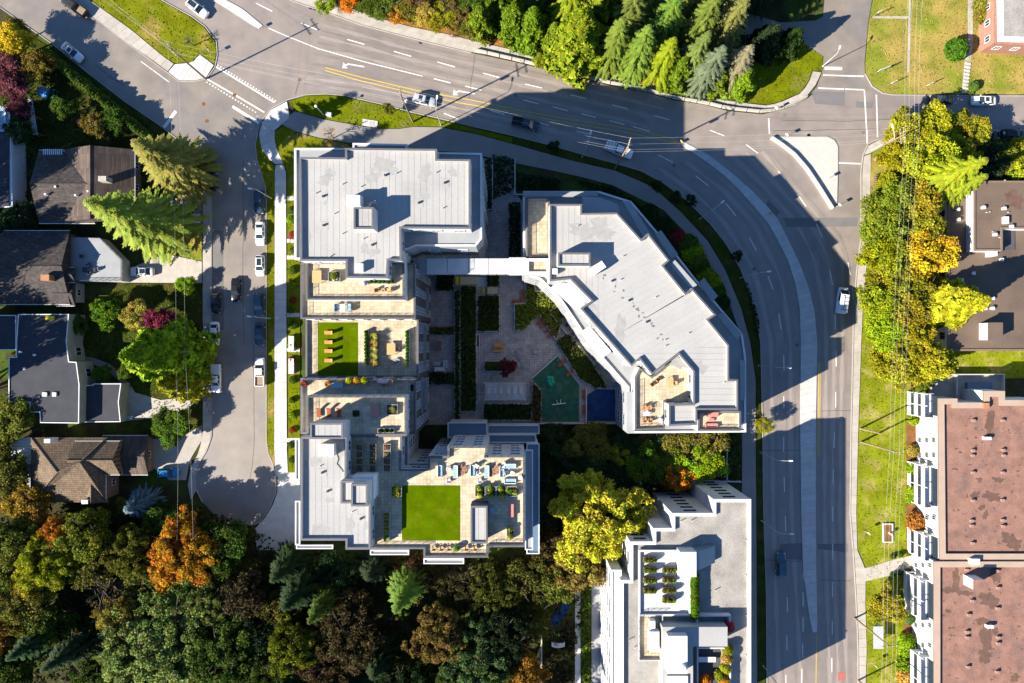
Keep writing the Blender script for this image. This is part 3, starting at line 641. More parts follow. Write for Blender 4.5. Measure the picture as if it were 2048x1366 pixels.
# --- block C: south-west apartment block with roof lawn
C_ = bldg('apartment_block', 'apartment block with square roof lawn, rooftop seating and planter rows', 'building', 830, 990)
CR = [(601, 874), (693, 874), (693, 955), (741, 955), (741, 1099), (691, 1099), (691, 1081), (601, 1081)]
p = body(C_, CR, 24.6, 0, 24); flat_roof(C_, p, 24, 0, 1.0, 99, 'membrane2'); windows(C_, p, 21, 24, sp=3)
CD = [(693, 870), (804, 870), (802, 938), (857, 938), (856, 912), (895, 912), (895, 892), (974, 892), (974, 911), (1050, 911), (1050, 1094), (976, 1094), (976, 1115), (847, 1115), (847, 1098), (741, 1098), (741, 956), (693, 956)]
cd = body(C_, CD, 21.45, 0, 21.0, 'whitewall'); deck(C_, CD, 21, railpts=[(804, 875), (804, 935), (857, 935), (857, 912), (897, 910), (897, 895), (972, 895), (972, 913), (1047, 913), (1047, 1090), (974, 1091), (974, 1112), (850, 1112), (850, 1095), (745, 1095)])
windows(C_, cd, 0, 21, sp=3.2)
panels(C_, Q([(804, 971), (920, 971), (920, 1081), (804, 1081)], 21), 21.03, R(90), 1.85, 99, 'turf', 'turf_roll', .004, .03)
c1p = [(613, 791), (813, 791), (813, 872), (613, 872)]
c1 = body(C_, c1p, 21.75, 0, 21.28, 'whitewall'); deck(C_, c1p, 21.3, railpts=[(616, 850), (616, 794), (810, 794), (810, 868)]); windows(C_, c1, 17.5, 21, sp=3)
c2p = [(601, 756), (832, 756), (832, 868), (601, 868)]
c2 = body(C_, c2p, 18.45, 0, 17.98, 'darkwall'); deck(C_, c2p, 18, railpts=[(604, 760), (828, 760), (828, 864)]); windows(C_, c2, 0, 18, sp=3)
for x0, y0, x1, y1, z in ((895, 845, 974, 876, 8), (975, 850, 1079, 868, 5), (975, 869, 1072, 886, 8.5), (1053, 887, 1079, 1108, 12), (1050, 900, 1066, 1100, 18), (804, 872, 817, 940, 17.6), (817, 925, 858, 938, 17.6), (740, 1100, 818, 1110, 17.5), (847, 1117, 928, 1128, 17.5), (590, 878, 599, 960, 21), (590, 1002, 600, 1090, 21), (592, 1090, 666, 1098, 21)):
    b_ = boxpx(C_, x0, y0, x1, y1, z-.4, z, 'panel' if z > 16 else 'bluemetal', 'balcony_roof')
    MB().ring(Q(rect(x0, y0, x1, y1), z+.25), z, z+.25, .18).build('balcony_edge', M['trim'], b_)
    if z < 16: boxpx(C_, x0+2, y0+2, x1-2, y1-2, 0, z-.4, 'whitewall', 'bay_wall', z)
MB().box(*q(905, 900, 18), 17.9, 18.2, 6, 1.2).build('balcony_slab', M['whitewall'], C_)
penthouse(C_, 620, 846, 686, 878, 21, 26.2)
penthouse(C_, 681, 962, 731, 1007, 24, 26.6); penthouse(C_, 702, 968, 735, 1013, 24, 28.6)
boxpx(C_, 704, 953, 747, 1000, 21, 25.4, 'white_eq', 'lift_wall')
penthouse(C_, 941, 1012, 975, 1087, 21, 24, 'darkwall')
hvac(C_, 638, 889, 668, 912, 24, 1.7, 3)
drains(C_, [(645, 945), (656, 982), (722, 1037)], 24); pipes(C_, [(640, 932), (705, 1023)], 24)
wv = MB(); P = [q(673, 905, 24), q(677, 918, 24), q(674, 928, 24), q(683, 938, 24), q(686, 944, 24)]
wv.path([(x, y, 24.12) for x, y in P], .05); wv.build('roof_cable', M['darkmetal'], C_)

# --- covered bridge between A and B
BRG = thing('covered_walkway', 'grey roofed walkway bridge crossing the courtyard between two blocks', 'walkway', (*q(960, 532, 17), 0))
for i, (x0, x1) in enumerate(((826, 852), (853, 894), (895, 936), (937, 977), (978, 1018))):
    boxpx(BRG, x0, 517, x1, 548, 17.2, 17.5+.04*(i % 2), 'panel' if i < 1 else 'whitewall', 'roof_panel')  # first panel greyed to paint in the shade at that end
boxpx(BRG, 1018, 515, 1052, 550, 17.1, 17.9, 'whitewall', 'roof_panel')
p = Q(rect(1052, 517, 1098, 549), 18.2); MB().prism(p, 0, 17.5).build('stair_wall', M['whitewall'], BRG); parapet(BRG, p, 17.6, .6, .5, cap='trim')
boxpx(BRG, 1056, 522, 1092, 544, 17.5, 17.65, 'deck', 'stair_roof')
mb = MB(); mb.prism(Q(rect(826, 520, 1055, 545), 14.6), 14.3, 14.6, True); mb.build('walkway_floor', M['conc'], BRG)

for y in (518.5, 546.5):
    for i in range(12): boxpx(BRG, 832+i*18, y-.6, 848+i*18, y+.6, 14.6, 17.2, 'metal', 'side_panel', 17.2)
# --- block B: curved-corner block with slanted faces
B_ = bldg('apartment_block', 'pale-roofed apartment block with slanted stepped sides inside the road curve', 'building', 1300, 620)
BR = [(1099, 408), (1164, 408), (1164, 426), (1234, 425), (1282, 478), (1296, 466), (1339, 521), (1327, 532), (1371, 586), (1384, 576), (1432, 630), (1417, 640), (1458, 690), (1458, 759), (1476, 759), (1476, 820), (1394, 820), (1394, 850), (1337, 852), (1337, 808), (1386, 807), (1386, 743), (1357, 709), (1304, 750), (1279, 719), (1263, 733), (1160, 617), (1182, 602), (1140, 559), (1099, 563)]
p = body(B_, BR, 20.6, 0, 20)
MB().sheet(offset(p, .1), 20.01).build('roof_base', M['seam'], B_); parapet(B_, p, 20, .6, .32)
ip = offset(p, .32); seam = [Q([(1164, 380), (1190, 600), (1200, 760)], 20.6)]
def halfplane(pp, A0, B0, side):
    dx, dy = B0[0]-A0[0], B0[1]-A0[1]; nx, ny = -dy*side, dx*side; return clip(pp, nx, ny, nx*A0[0]+ny*A0[1])
s0, s1 = q(1175, 400, 20.6), q(1200, 560, 20.6); e0, e1 = q(1335, 700, 20.6), q(1470, 690, 20.6)
top = halfplane(ip, s0, s1, 1); rest = halfplane(ip, s0, s1, -1)
bot = halfplane(rest, e0, e1, 1); mid = halfplane(rest, e0, e1, -1)
panels(B_, top, 20.012, 0, 1.0, 99, 'membrane'); panels(B_, mid, 20.012, R(-60), 1.0, 99, 'membrane'); panels(B_, bot, 20.012, R(90), 1.0, 99, 'membrane')
windows(B_, p, 2, 20, sp=2.7, w=1.5, h=1.8, frame='metal')
pl = body(B_, [(1046, 383), (1198, 383), (1262, 403), (1354, 511), (1390, 557), (1484, 668), (1491, 715), (1491, 864), (1254, 866), (1254, 775), (1180, 690), (1120, 600), (1080, 560), (1046, 550)], 14, 0, 14, 'panel', 'lower_wall')
parapet(B_, pl, 14, .3, .35, cap='trim'); windows(B_, pl, 0, 12, sp=3.2, w=2, h=1.9, frame='metal')
deck(B_, [(1052, 394), (1099, 394), (1099, 517), (1052, 517)], 17, railpts=[(1090, 397), (1055, 397), (1055, 514), (1096, 514)]); body(B_, [(1052, 394), (1099, 394), (1099, 517), (1052, 517)], 17.45, 0, 17)
bd = [(1269, 755), (1279, 735), (1304, 752), (1357, 710), (1386, 744), (1386, 806), (1330, 806), (1330, 858), (1269, 861)]
body(B_, bd, 17.45, 0, 17); deck(B_, bd, 17, railpts=[(1273, 765), (1273, 857), (1326, 855)])
sdk = [(1395, 822), (1482, 822), (1482, 862), (1395, 862)]
body(B_, sdk, 17.45, 0, 17); deck(B_, sdk, 17, railpts=[(1398, 859), (1479, 859), (1479, 826)])
for pts, z in (([(1165, 393), (1200, 395), (1235, 408), (1240, 424), (1166, 424)], 17), ([(1245, 402), (1260, 402), (1302, 470), (1290, 480)], 16.5), ([(1310, 468), (1322, 460), (1356, 508), (1344, 518)], 16.5), ([(1340, 530), (1350, 520), (1394, 570), (1384, 580)], 19.5), ([(1398, 565), (1408, 556), (1436, 592), (1424, 604)], 17), ([(1435, 632), (1445, 624), (1484, 668), (1474, 680)], 16.5), ([(1480, 720), (1490, 720), (1490, 800), (1480, 800)], 16), ([(1254, 784), (1268, 784), (1268, 866), (1254, 866)], 16.2), ([(1046, 383), (1196, 383), (1196, 393), (1046, 393)], 16)):
    MB().prism(Q(pts, z), z-.5, z).build('balcony_roof', M['panel'], B_)
# white balcony canopies along the slanted courtyard side
for pts in ([(1102, 575), (1112, 566), (1140, 567), (1180, 608), (1160, 628)], [(1164, 662), (1178, 652), (1222, 702), (1206, 716)]):
    o = MB().prism(Q(pts, 15.5), 15.2, 15.5).build('balcony_roof', M['whitewall'], B_); P = Q(pts, 15.5)
    for k in range(1, 7):
        a_ = Vector(P[0]).lerp(Vector(P[-1]), k/7); b_ = Vector(P[1]).lerp(Vector(P[-2]), k/7); MB().seg(tuple(a_), tuple(b_), .07, .03, 15.5).build('canopy_rib', M['metal'], o)
penthouse(B_, 1116, 505, 1181, 532, 20, 22.6)
cx, cy = q(1196, 536, 21.6); ah = MB().box(cx, cy, 20.15, 21.7, 2.4, 1.3, R(35)).build('air_handler', M['white_eq'], B_); MB().box(cx, cy, 20, 20.16, 2, 1, R(35)).build('foot', M['galv'], ah); MB().box(cx, cy, 21.7, 21.75, .9, 1.1, R(35)).build('unit_panel', M['white_eq'], ah)
boxpx(B_, 1105, 537, 1115, 548, 20, 21, 'white_eq', 'roof_hatch')
drains(B_, [(1224, 562), (1258, 601), (1293, 644)], 20); pipes(B_, [(1155, 452), (1245, 513), (1310, 595), (1269, 620), (1376, 667), (1329, 680), (1330, 692), (1447, 765), (1240, 560)], 20)

# --- block D: south building with gravel roof
D_ = bldg('apartment_block', 'white apartment block with gravel roof, planter boxes and roof garden terrace', 'building', 1370, 1200)
DR = [(1426, 998), (1502, 998), (1502, 1500), (1241, 1500), (1241, 1160), (1260, 1160), (1260, 1083), (1306, 1083), (1306, 1056), (1344, 1056), (1344, 1026), (1426, 1026)]
p = body(D_, DR, 16.6, 0, 16); MB().sheet(offset(p, .3), 16.02).build('gravel_roof', M['gravel'], D_); parapet(D_, p, 16, .6, .55, cap='trim'); windows(D_, p, 1, 16, fh=2.5, sp=50, w=2.2, h=.9, frame='darkmetal', minlen=3.6)
pl = body(D_, [(1222, 1139), (1243, 1139), (1243, 1500), (1222, 1500)], 15, 0, 15, 'whitewall', 'lower_wall'); parapet(D_, pl, 15, .1, .3, cap='trim'); windows(D_, pl, 0, 15, sp=4.2, w=2.4, h=1.5, frame='metal')
dk = [(1276, 1098), (1408, 1098), (1408, 1325), (1276, 1325)]
deck(D_, [(1277, 1100), (1358, 1100), (1358, 1152), (1381, 1152), (1381, 1232), (1277, 1232)], 16.4, .5, 'conc2', .3, 0, cap='trim')
deck(D_, [(1277, 1228), (1326, 1228), (1326, 1322), (1277, 1322)], 16.35, .5, 'deck', .3, .6, railpts=[(1325, 1230), (1280, 1230), (1280, 1319), (1325, 1319)], cap='metal')
boxpx(D_, 1360, 1104, 1393, 1154, 16, 19, 'whitewall', 'stair_house')
a_ = Q([(1393, 1104), (1437, 1098), (1437, 1133), (1393, 1142)], 19)
st = MB(); P4 = [(*a_[0], 18.9), (*a_[1], 17.0), (*a_[2], 17.0), (*a_[3], 18.9)]; st.add(P4+[(x, y, 16) for x, y, z in P4], [[3, 2, 1, 0], [0, 1, 5, 4], [1, 2, 6, 5], [2, 3, 7, 6]]); sr = st.build('sloped_roof', M['bluemetal'], D_)
for k in range(9):
    t = (k+.5)/9; u0 = Vector(P4[0]).lerp(Vector(P4[3]), t); u1 = Vector(P4[1]).lerp(Vector(P4[2]), t); MB().tube(u0+Vector((0, 0, .03)), u1+Vector((0, 0, .03)), .04, n=4).build('seam', M['bluemetal'], sr)
MB().ring(Q(rect(1393, 1230, 1462, 1260), 17.2), 16, 17.2, .3).build('planter_wall', M['whitewall'], D_)
boxpx(D_, 1325, 1254, 1455, 1293, 16, 19.0, 'membrane2', 'pavilion_roof'); boxpx(D_, 1325, 1293, 1386, 1500, 16, 19.0, 'membrane2', 'pavilion_roof', 19)
boxpx(D_, 1336, 1272, 1375, 1348, 19, 20.6, 'whitewall', 'lift_house'); boxpx(D_, 1334, 1352, 1376, 1500, 19, 19.35, 'whitewall', 'lift_house')
MB().ring(Q(rect(1394, 1295, 1462, 1500), 17.4), 16, 17.4, .25).build('terrace_wall', M['whitewall'], D_)
boxpx(D_, 1396, 1297, 1440, 1420, 16.0, 16.1, 'darkwall', 'terrace_floor')
hvac(D_, 1299, 1263, 1319, 1304, 16.4, 1.9, 4); hvac(D_, 1300, 1242, 1311, 1262, 16.4, 1.4, 1)
c0 = q(1366, 1330, 20); MB().lathe([(.5, 20.5), (.62, 20.7), (.55, 21.0), (.2, 21.1)], *c0, 12).build('roof_fan', M['galv'], D_)
pipes(D_, [(1361, 1042), (1382, 1041), (1231, 1188), (1231, 1220), (1231, 1293), (1231, 1325), (1258, 1279), (1269, 1294), (1430, 1180), (1492, 1080), (1492, 1150), (1492, 1230), (1492, 1310)], 16.1, .6)

# --- E: two brown-roofed apartment houses on the right
EZ = 6.9
def brown(pts, label, balc, walls):
    r = bldg('apartment_house', label, 'building', 1960, sum(p_[1] for p_ in pts)/len(pts)); 
    p = body(r, pts, EZ+.5, 0, EZ, 'trim'); MB().sheet(offset(p, .2), EZ+.02).build('roof_sheet', M['brownroof'], r); parapet(r, p, EZ, .45, 1.1, m='brownwall', cap='browncap')
    x0 = min(v[0] for v in p); wl_ = wloc(r)
    for y0, y1 in balc:
        Y0, Y1 = q(0, y1, 3)[1], q(0, y0, 3)[1]; cy = (Y0+Y1)/2
        for z in (.3, 2.6, 4.9):
            b = MB().box(x0-.9, cy, z, z+.18, 1.8, Y1-Y0).build('balcony', M['trim'], r)
            MB().box(x0-1.77, cy, z+.18, z+1.15, .06, Y1-Y0).build('balcony_panel', M['trim'], b)
            for s in (Y0+.03, Y1-.03): MB().box(x0-.9, s, z+.18, z+1.15, 1.7, .06).build('balcony_side', M['trim'], b)
            MB().add([(x0-.02, Y0+.4, z+.2), (x0-.02, Y1-.4, z+.2), (x0-.02, Y1-.4, z+2.1), (x0-.02, Y0+.4, z+2.1)], [[0, 3, 2, 1]]).build('balcony_door', M['glass'], b)
        for s in (Y0+.08, Y1-.08, cy): MB().box(x0-1.72, s, 0, EZ-.1, .12, .12).build('post', M['trim'], r)
    f, g = wmesh(.9, 1.1, 'metal')
    for y in walls:
        for z in (1.5, 3.8, 6.0):
            Y = q(0, y, z)[1]; o = put(f, 'window', r, (x0-wl_.x, Y-wl_.y, z), R(90)); put(g, 'pane', o)
    return r
E1 = brown([(1877, 797), (1915, 797), (1915, 805), (1968, 805), (1968, 782), (2010, 782), (2010, 800), (2100, 800), (2100, 1119), (1880, 1119)], 'brown flat-roofed apartment house with white balconies and orange roof hatch', [(785, 832), (927, 1008), (1062, 1112)], [880, 910, 1035])
E2 = brown([(1869, 1123), (2100, 1123), (2100, 1450), (1869, 1450)], 'brown flat-roofed apartment house with stained roof beside paved entrance walk', [(1150, 1228), (1300, 1400)], [1130, 1250, 1290])
def blob(root, px, py, rx, ry, z, m, name='stain', n=34):
    c = q(px, py, z); ph = [random.uniform(0, 6.3) for _ in range(4)]; P = []
    for i in range(n):
        t = 2*math.pi*i/n; k = 1+.22*math.sin(2*t+ph[0])+.16*math.sin(5*t+ph[1])+.12*math.sin(9*t+ph[2])+random.uniform(-.1, .1)
        P.append((c[0]+rx/10*k*math.cos(t), c[1]+ry/10*k*math.sin(t)))
    MB().sheet(P, z+random.uniform(.002, .012)).build(name, M[m], root)
for x, y, a_, b_ in ((1980, 845, 9, 22), (1960, 960, 5, 4), (1997, 960, 8, 6), (1950, 990, 9, 7), (1983, 993, 17, 9), (1963, 1015, 7, 5), (1971, 1030, 5, 8), (2025, 1085, 16, 14), (2012, 1072, 10, 7)): blob(E1, x, y, a_, b_, EZ+.025, 'brownstain')
for x, y, a_, b_ in ((1912, 1160, 8, 20), (1900, 1180, 16, 7), (1930, 1186, 13, 5), (1978, 1200, 17, 14), (1990, 1150, 9, 16), (1966, 1243, 11, 9), (1972, 1275, 10, 26), (1970, 1312, 14, 12), (1990, 1262, 7, 6), (1896, 1222, 5, 4), (1995, 1132, 12, 6), (2030, 1355, 9, 7)): blob(E2, x, y, a_, b_, EZ+.025, 'brownstain')
vents(E1, [(1945, 841), (2003, 841), (1944, 901), (1943, 911), (2004, 900), (2005, 911), (1944, 945), (2003, 945), (1944, 1001), (2003, 1000), (1941, 1041), (1941, 1051), (2003, 1040), (2004, 1052), (1943, 1086)], EZ+.03, 'ventclay', .42, .42)
vents(E2, [(1931, 1139), (1992, 1141), (1994, 1175), (1942, 1201), (1993, 1216), (1935, 1229), (1932, 1263), (1932, 1274), (1994, 1274), (1994, 1286), (1934, 1333), (1992, 1343)], EZ+.03, 'ventclay', .42, .42)
boxpx(E1, 1967, 806, 1979, 817, EZ, EZ+.9, 'clay', 'roof_hatch', EZ+.9); boxpx(E1, 1970, 874, 1983, 880, EZ, EZ+.8, 'white_eq', 'roof_hatch'); boxpx(E1, 1943, 1118, 1960, 1130, EZ, EZ+1.3, 'white_eq', 'roof_hatch')
sh = boxpx(E2, 1948, 1160, 1970, 1180, EZ, EZ+3, 'trim', 'stair_house'); boxpx(E2, 1947, 1159, 1971, 1181, EZ+3, EZ+3.15, 'brownroof', 'stair_roof'); boxpx(E2, 1975, 1251, 1988, 1257, EZ, EZ+.8, 'white_eq', 'roof_hatch')
# covered car park north of E1
PK = bldg('parking_deck', 'grey concrete parking deck with low walls beside the brown-roofed house', 'building', 1940, 765)
body(PK, [(1862, 748), (2010, 748), (2010, 800), (1862, 800)], 1.2, 0, 1.2, 'conc'); MB().ring(Q(rect(1862, 748, 2010, 800), 2), 1.15, 2, .2).build('parapet', M['conc2'], PK); boxpx(PK, 1913, 749, 1916, 790, 1.2, 2.0, 'conc2', 'divider_wall')
boxpx(PK, 1935, 765, 1985, 785, 1.2, 1.9, 'bluemetal', 'roof_panel')

# --- F: dark-roofed house upper right
F_ = bldg('apartment_house', 'dark tar-roofed apartment house with raised middle roof behind the yellow-green trees', 'building', 1980, 540)
p = body(F_, [(1894, 395), (2120, 395), (2120, 702), (1894, 702)], 6, 0, 6, 'trim'); MB().sheet(offset(p, .2), 6.02).build('roof_sheet', M['tarroof'], F_); parapet(F_, p, 6, .15, .4, m='brownwall', cap='brownwall'); windows(F_, p, 0, 6, sp=5, w=1.4, h=1.5, frame='brownwall')
p = body(F_, [(1946, 362), (2120, 362), (2120, 458), (2004, 458), (2004, 502), (1946, 502)], 8, 0, 8, 'trim'); MB().sheet(offset(p, .2), 8.02).build('roof_sheet', M['tarroof'], F_); parapet(F_, p, 8, .15, .35, m='brownwall', cap='brownwall')
boxpx(F_, 1977, 646, 2005, 680, 6, 8.6, 'trim', 'stair_house'); boxpx(F_, 1976, 645, 2006, 681, 8.6, 8.75, 'tarroof', 'stair_roof')
boxpx(F_, 1985, 497, 1995, 512, 6, 8, 'trim', 'stair_house'); boxpx(F_, 2004, 462, 2030, 500, 6.05, 6.15, 'darkwall', 'light_well')
vents(F_, [(1964, 416), (2005, 418), (2020, 454), (1987, 470)], 8.05, 'white_eq'); vents(F_, [(1913, 420), (1914, 440), (1913, 493), (1967, 597), (1982, 597), (1967, 617), (1982, 617), (1944, 547), (2000, 520), (1920, 560)], 6.05, 'white_eq')
boxpx(F_, 2009, 433, 2018, 447, 8, 8.7, 'white_eq', 'roof_hatch'); blob(F_, 2028, 399, 15, 17, 8.03, 'brownstain'); 
for x, y in ((1972, 425), (1978, 424), (2015, 425), (1984, 464), (1998, 475), (2008, 361)): pipes(F_, [(x, y)], 8.03, .35)
boxpx(F_, 1852, 580, 1860, 588, 0, 2, 'brownwall', 'porch', 0)
for y in (440, 490, 560, 640): 
    b = boxpx(F_, 1882, y-14, 1894, y+14, 2.9, 3.1, 'trim', 'balcony', 3); boxpx(F_, 1881, y-14, 1882, y+14, 3.1, 4.0, 'trim', 'balcony_panel', 3.5)

# --- G: house at the upper right corner
G_ = bldg('brick_house', 'white-trimmed house with beige roof and red brick walls in the lawn corner', 'house', 2060, 20)
p = body(G_, [(1992, -80), (2140, -80), (2140, 92), (1992, 84)], 5, 0, 4.4, 'brick'); q5 = Q([(1997, -90), (2150, -90), (2150, 86), (2000, 80)], 5.2)
MB().prism(q5, 4.5, 4.9, True).build('eave', M['trim'], G_); MB().prism(offset(ccw(q5), .9), 4.9, 5.1).build('roof', M['gravel'], G_); windows(G_, p, 1, 4.4, sp=3, w=1.2, h=1.4)
MB().prism(Q([(1990, 84), (2140, 90), (2140, 96), (1990, 92)]), 0, .5).build('porch_step', M['conc2'], G_)

# --- the left-hand houses
def gable(root, x0, y0, x1, y1, axis, ez, rz, m, name='roof', over=.0, th=.18):
    """gable roof over a pixel rectangle, ridge along x or y"""
    zf = ez
    c = Q(rect(x0, y0, x1, y1), zf); mb = MB()
    (ax, ay), (bx, by) = c[3], c[1]          # lower left, upper right in world
    if axis == 'x':
        my = (ay+by)/2; V = [(ax, ay, ez), (bx, ay, ez), (bx, by, ez), (ax, by, ez), (ax, my, rz), (bx, my, rz)]; Fc = [[0, 1, 5, 4], [2, 3, 4, 5], [1, 2, 5], [3, 0, 4]]
    else:
        mx_ = (ax+bx)/2; V = [(ax, ay, ez), (bx, ay, ez), (bx, by, ez), (ax, by, ez), (mx_, ay, rz), (mx_, by, rz)]; Fc = [[0, 4, 5, 3], [1, 2, 5, 4], [0, 1, 4], [2, 3, 5]]
    mb.add(V+[(x, y, ez-th) for x, y, z in V[:4]], Fc+[[0, 6, 7, 1], [1, 7, 8, 2], [2, 8, 9, 3], [3, 9, 6, 0]])
    r = mb.build(name, M[m], root)
    a_, b_ = V[4], V[5]; MB().tube((*a_[:2], a_[2]+.02), (*b_[:2], b_[2]+.02), .11, n=6).build('ridge_cap', M[m], r)
    for i, j in (((0, 1), (2, 3)) if axis == 'x' else ((0, 3), (1, 2))):
        MB().tube((V[i][0], V[i][1], ez-.02), (V[j][0], V[j][1], ez-.02), .07, n=5).build('gutter', M['trim'], r)
    return r
def house_wall(root, x0, y0, x1, y1, z1, m='brownwall'):
    p = offset(ccw(Q(rect(x0, y0, x1, y1), z1)), .45); MB().prism(p, 0, z1-.05).build('wall', M[m], root); windows(root, p, .4, 3.2, 2.6, 4, 1.3, 1.2)
H1 = bldg('house', 'house with dark shingle cross-gable roof and brown ribbed wing under the conifers', 'house', 170, 370)
house_wall(H1, 79, 300, 180, 447, 3.6, 'brownwall'); house_wall(H1, 128, 300, 268, 442, 3.6, 'brownwall')
gable(H1, 78, 300, 190, 447, 'x', 3.6, 6.2, 'shingle'); gable(H1, 128, 299, 270, 443, 'y', 3.7, 6.6, 'shingle2')
aw = boxpx(H1, 85, 298, 126, 326, 3.3, 3.4, 'trim', 'awning', 3.9)
for k in range(10): boxpx(H1, 86+k*4, 298, 88+k*4, 326, 3.9, 3.97, 'pale', 'awning_rib')
vents(H1, [(115, 375), (95, 390), (155, 392), (180, 384), (182, 414)], 5.6, 'white_eq', .25, .7); boxpx(H1, 128, 374, 143, 381, 5.0, 5.7, 'lens', 'skylight'); boxpx(H1, 196, 352, 212, 362, 4.5, 7.3, 'conc', 'chimney')
H2 = bldg('house', 'house with broad dark shingle roof, tan brick chimney and pale terrace', 'house', 70, 540)
house_wall(H2, -60, 462, 140, 608, 3.8); gable(H2, -60, 461, 140, 609, 'x', 3.8, 6.4, 'shingle'); boxpx(H2, 81, 549, 98, 561, 4.5, 7.2, 'clay', 'chimney'); gable(H2, 100, 535, 150, 565, 'x', 4.2, 5.3, 'shingle', 'dormer_roof')
house_wall(H2, 118, 560, 152, 608, 3.4, 'conc'); gable(H2, 112, 563, 150, 612, 'x', 3.4, 4.6, 'shingle', 'porch_roof')
body(H2, [(140, 474), (200, 476), (243, 520), (243, 562), (140, 562)], 3, 0, 2.8, 'conc2', 'terrace_wall'); MB().prism(Q([(141, 475), (200, 477), (242, 521), (242, 561), (141, 561)], 2.86), 2.8, 2.86).build('terrace_floor', M['panel'], H2); rail(H2, [(200, 477), (242, 520), (242, 561), (150, 561)], 2.85, .9)
H3 = bldg('house', 'house with stepped flat black roof edged in white and two square skylights', 'house', 90, 740)
P3 = [(35, 628), (137, 628), (132, 684), (137, 723), (152, 724), (158, 769), (157, 847), (79, 846), (78, 825), (58, 825), (58, 805), (16, 804), (16, 714), (31, 714), (31, 684)]
p = body(H3, P3, 5.3, 0, 5, 'conc'); MB().sheet(offset(p, .15), 5.02).build('roof_sheet', M['flatdark'], H3); parapet(H3, p, 5, .12, .16, m='trim', cap='trim'); windows(H3, p, .5, 4.8, 2.6, 4)
p = body(H3, [(159, 771), (185, 770), (187, 767), (242, 767), (237, 804), (241, 844), (160, 845)], 3.2, 0, 3.0, 'conc', 'garage_wall'); MB().sheet(offset(p, .1), 3.02).build('roof_sheet', M['flatdark'], H3); parapet(H3, p, 3, .1, .16, m='trim', cap='trim')
boxpx(H3, 84, 785, 93, 793, 5, 5.35, 'lens', 'skylight'); boxpx(H3, 104, 785, 112, 793, 5, 5.35, 'lens', 'skylight'); vents(H3, [(71, 710), (43, 704), (51, 737)], 5.03, 'white_eq', .3, .4); boxpx(H3, 91, 632, 104, 640, 5, 5.8, 'yellowp', 'chimney')
p = body(H3, [(-60, 630), (32, 630), (32, 700), (-60, 700)], 5, 0, 4.8, 'conc', 'wing_wall'); MB().sheet(offset(p, .1), 4.82).build('roof_sheet', M['flatdark'], H3); parapet(H3, p, 4.8, .1, .16, m='trim', cap='trim')
boxpx(H3, 137, 690, 150, 722, 0, 1.8, 'wood_t', 'porch', 1.8); boxpx(H3, 153, 730, 172, 768, 0, 1.4, 'conc2', 'porch', 1.4)
H4 = bldg('house', 'house with brown clay tile hip roof, front gable with white windows', 'house', 160, 940)
house_wall(H4, 62, 878, 215, 1003, 4.6); house_wall(H4, 190, 880, 240, 950, 5.0); house_wall(H4, 205, 872, 297, 950, 2.8)
hp = Q(rect(62, 875, 215, 1005), 4.6); rg = [q(115, 945, 8.2), q(160, 925, 8.2)]
V = [(*hp[3], 4.6), (*hp[2], 4.6), (*hp[1], 4.6), (*hp[0], 4.6), (*rg[0], 8.2), (*rg[1], 8.2)]
hr = MB().add(V+[(x, y, 4.42) for x, y, z in V[:4]], [[0, 1, 5, 4], [1, 2, 5], [2, 3, 4, 5], [3, 0, 4], [0, 6, 7, 1], [1, 7, 8, 2], [2, 8, 9, 3], [3, 9, 6, 0]]).build('roof', M['tile'], H4)
for i, j in ((0, 4), (1, 5), (2, 5), (3, 4), (4, 5)): MB().tube(V[i], V[j], .13, n=6).build('ridge_cap', M['tile'], hr)
gable(H4, 150, 882, 240, 950, 'x', 5.0, 7.6, 'tile', 'gable_roof'); gable(H4, 205, 871, 296, 950, 'x', 2.8, 4.4, 'shingle2', 'garage_roof'); gable(H4, 170, 952, 212, 1004, 'y', 4.8, 6.2, 'tile', 'gable_roof')
f, g = wmesh(2.2, 1.3, 'trim'); c0 = q(240, 915, 4); wl_ = wloc(H4)
for dy in (-2.2, 0, 2.2): o = put(f, 'window', H4, (c0[0]-wl_.x, c0[1]-wl_.y+dy, 3.8), R(-90)); put(g, 'pane', o)
boxpx(H4, 88, 878, 100, 886, 4.8, 7.2, 'white_eq', 'chimney'); boxpx(H4, 163, 1000, 175, 1008, 4.4, 6.5, 'white_eq', 'chimney')
for k in range(8): boxpx(H4, 22, 876+k*6.6, 68, 882+k*6.6, 3.0+.05*(k % 2), 3.08+.05*(k % 2), 'pale', 'awning_sheet', 3.1)
for x, y in ((24, 880), (24, 924)): boxpx(H4, x, y, x+2, y+2, 0, 3.0, 'trim', 'awning_post', 3)
boxpx(H4, 35, 928, 61, 997, 2.5, 2.7, 'panel', 'balcony'); boxpx(H4, 35, 928, 45, 997, 2.7, 2.95, 'trim', 'balcony_panel'); boxpx(H4, 38, 935, 58, 990, 0, 2.5, 'conc', 'balcony_base')
H5 = bldg('house', 'white house with glazed conservatory and dark roof at the hedge garden', 'house', -10, 320)
body(H5, [(-80, 262), (22, 262), (25, 415), (-80, 415)], 4, 0, 4, 'trim'); MB().prism(Q([(-80, 263), (17, 263), (17, 412), (-80, 412)], 4.3), 4.0, 4.25).build('roof', M['flatdark'], H5); 
p = body(H5, [(-40, 214), (18, 214), (18, 262), (-40, 262)], 3.2, 0, 3.0, 'bluemetal', 'conservatory_wall'); MB().sheet(p, 3.02).build('glass_roof', M['cush'], H5)
for x0, y0, x1, y1 in ((-40, 213, 20, 215), (-40, 260, 20, 262), (9, 213, 11, 262), (17, 213, 20, 262), (-40, 220, 18, 221)): boxpx(H5, x0, y0, x1, y1, 3.02, 3.2, 'trim', 'glazing_bar')

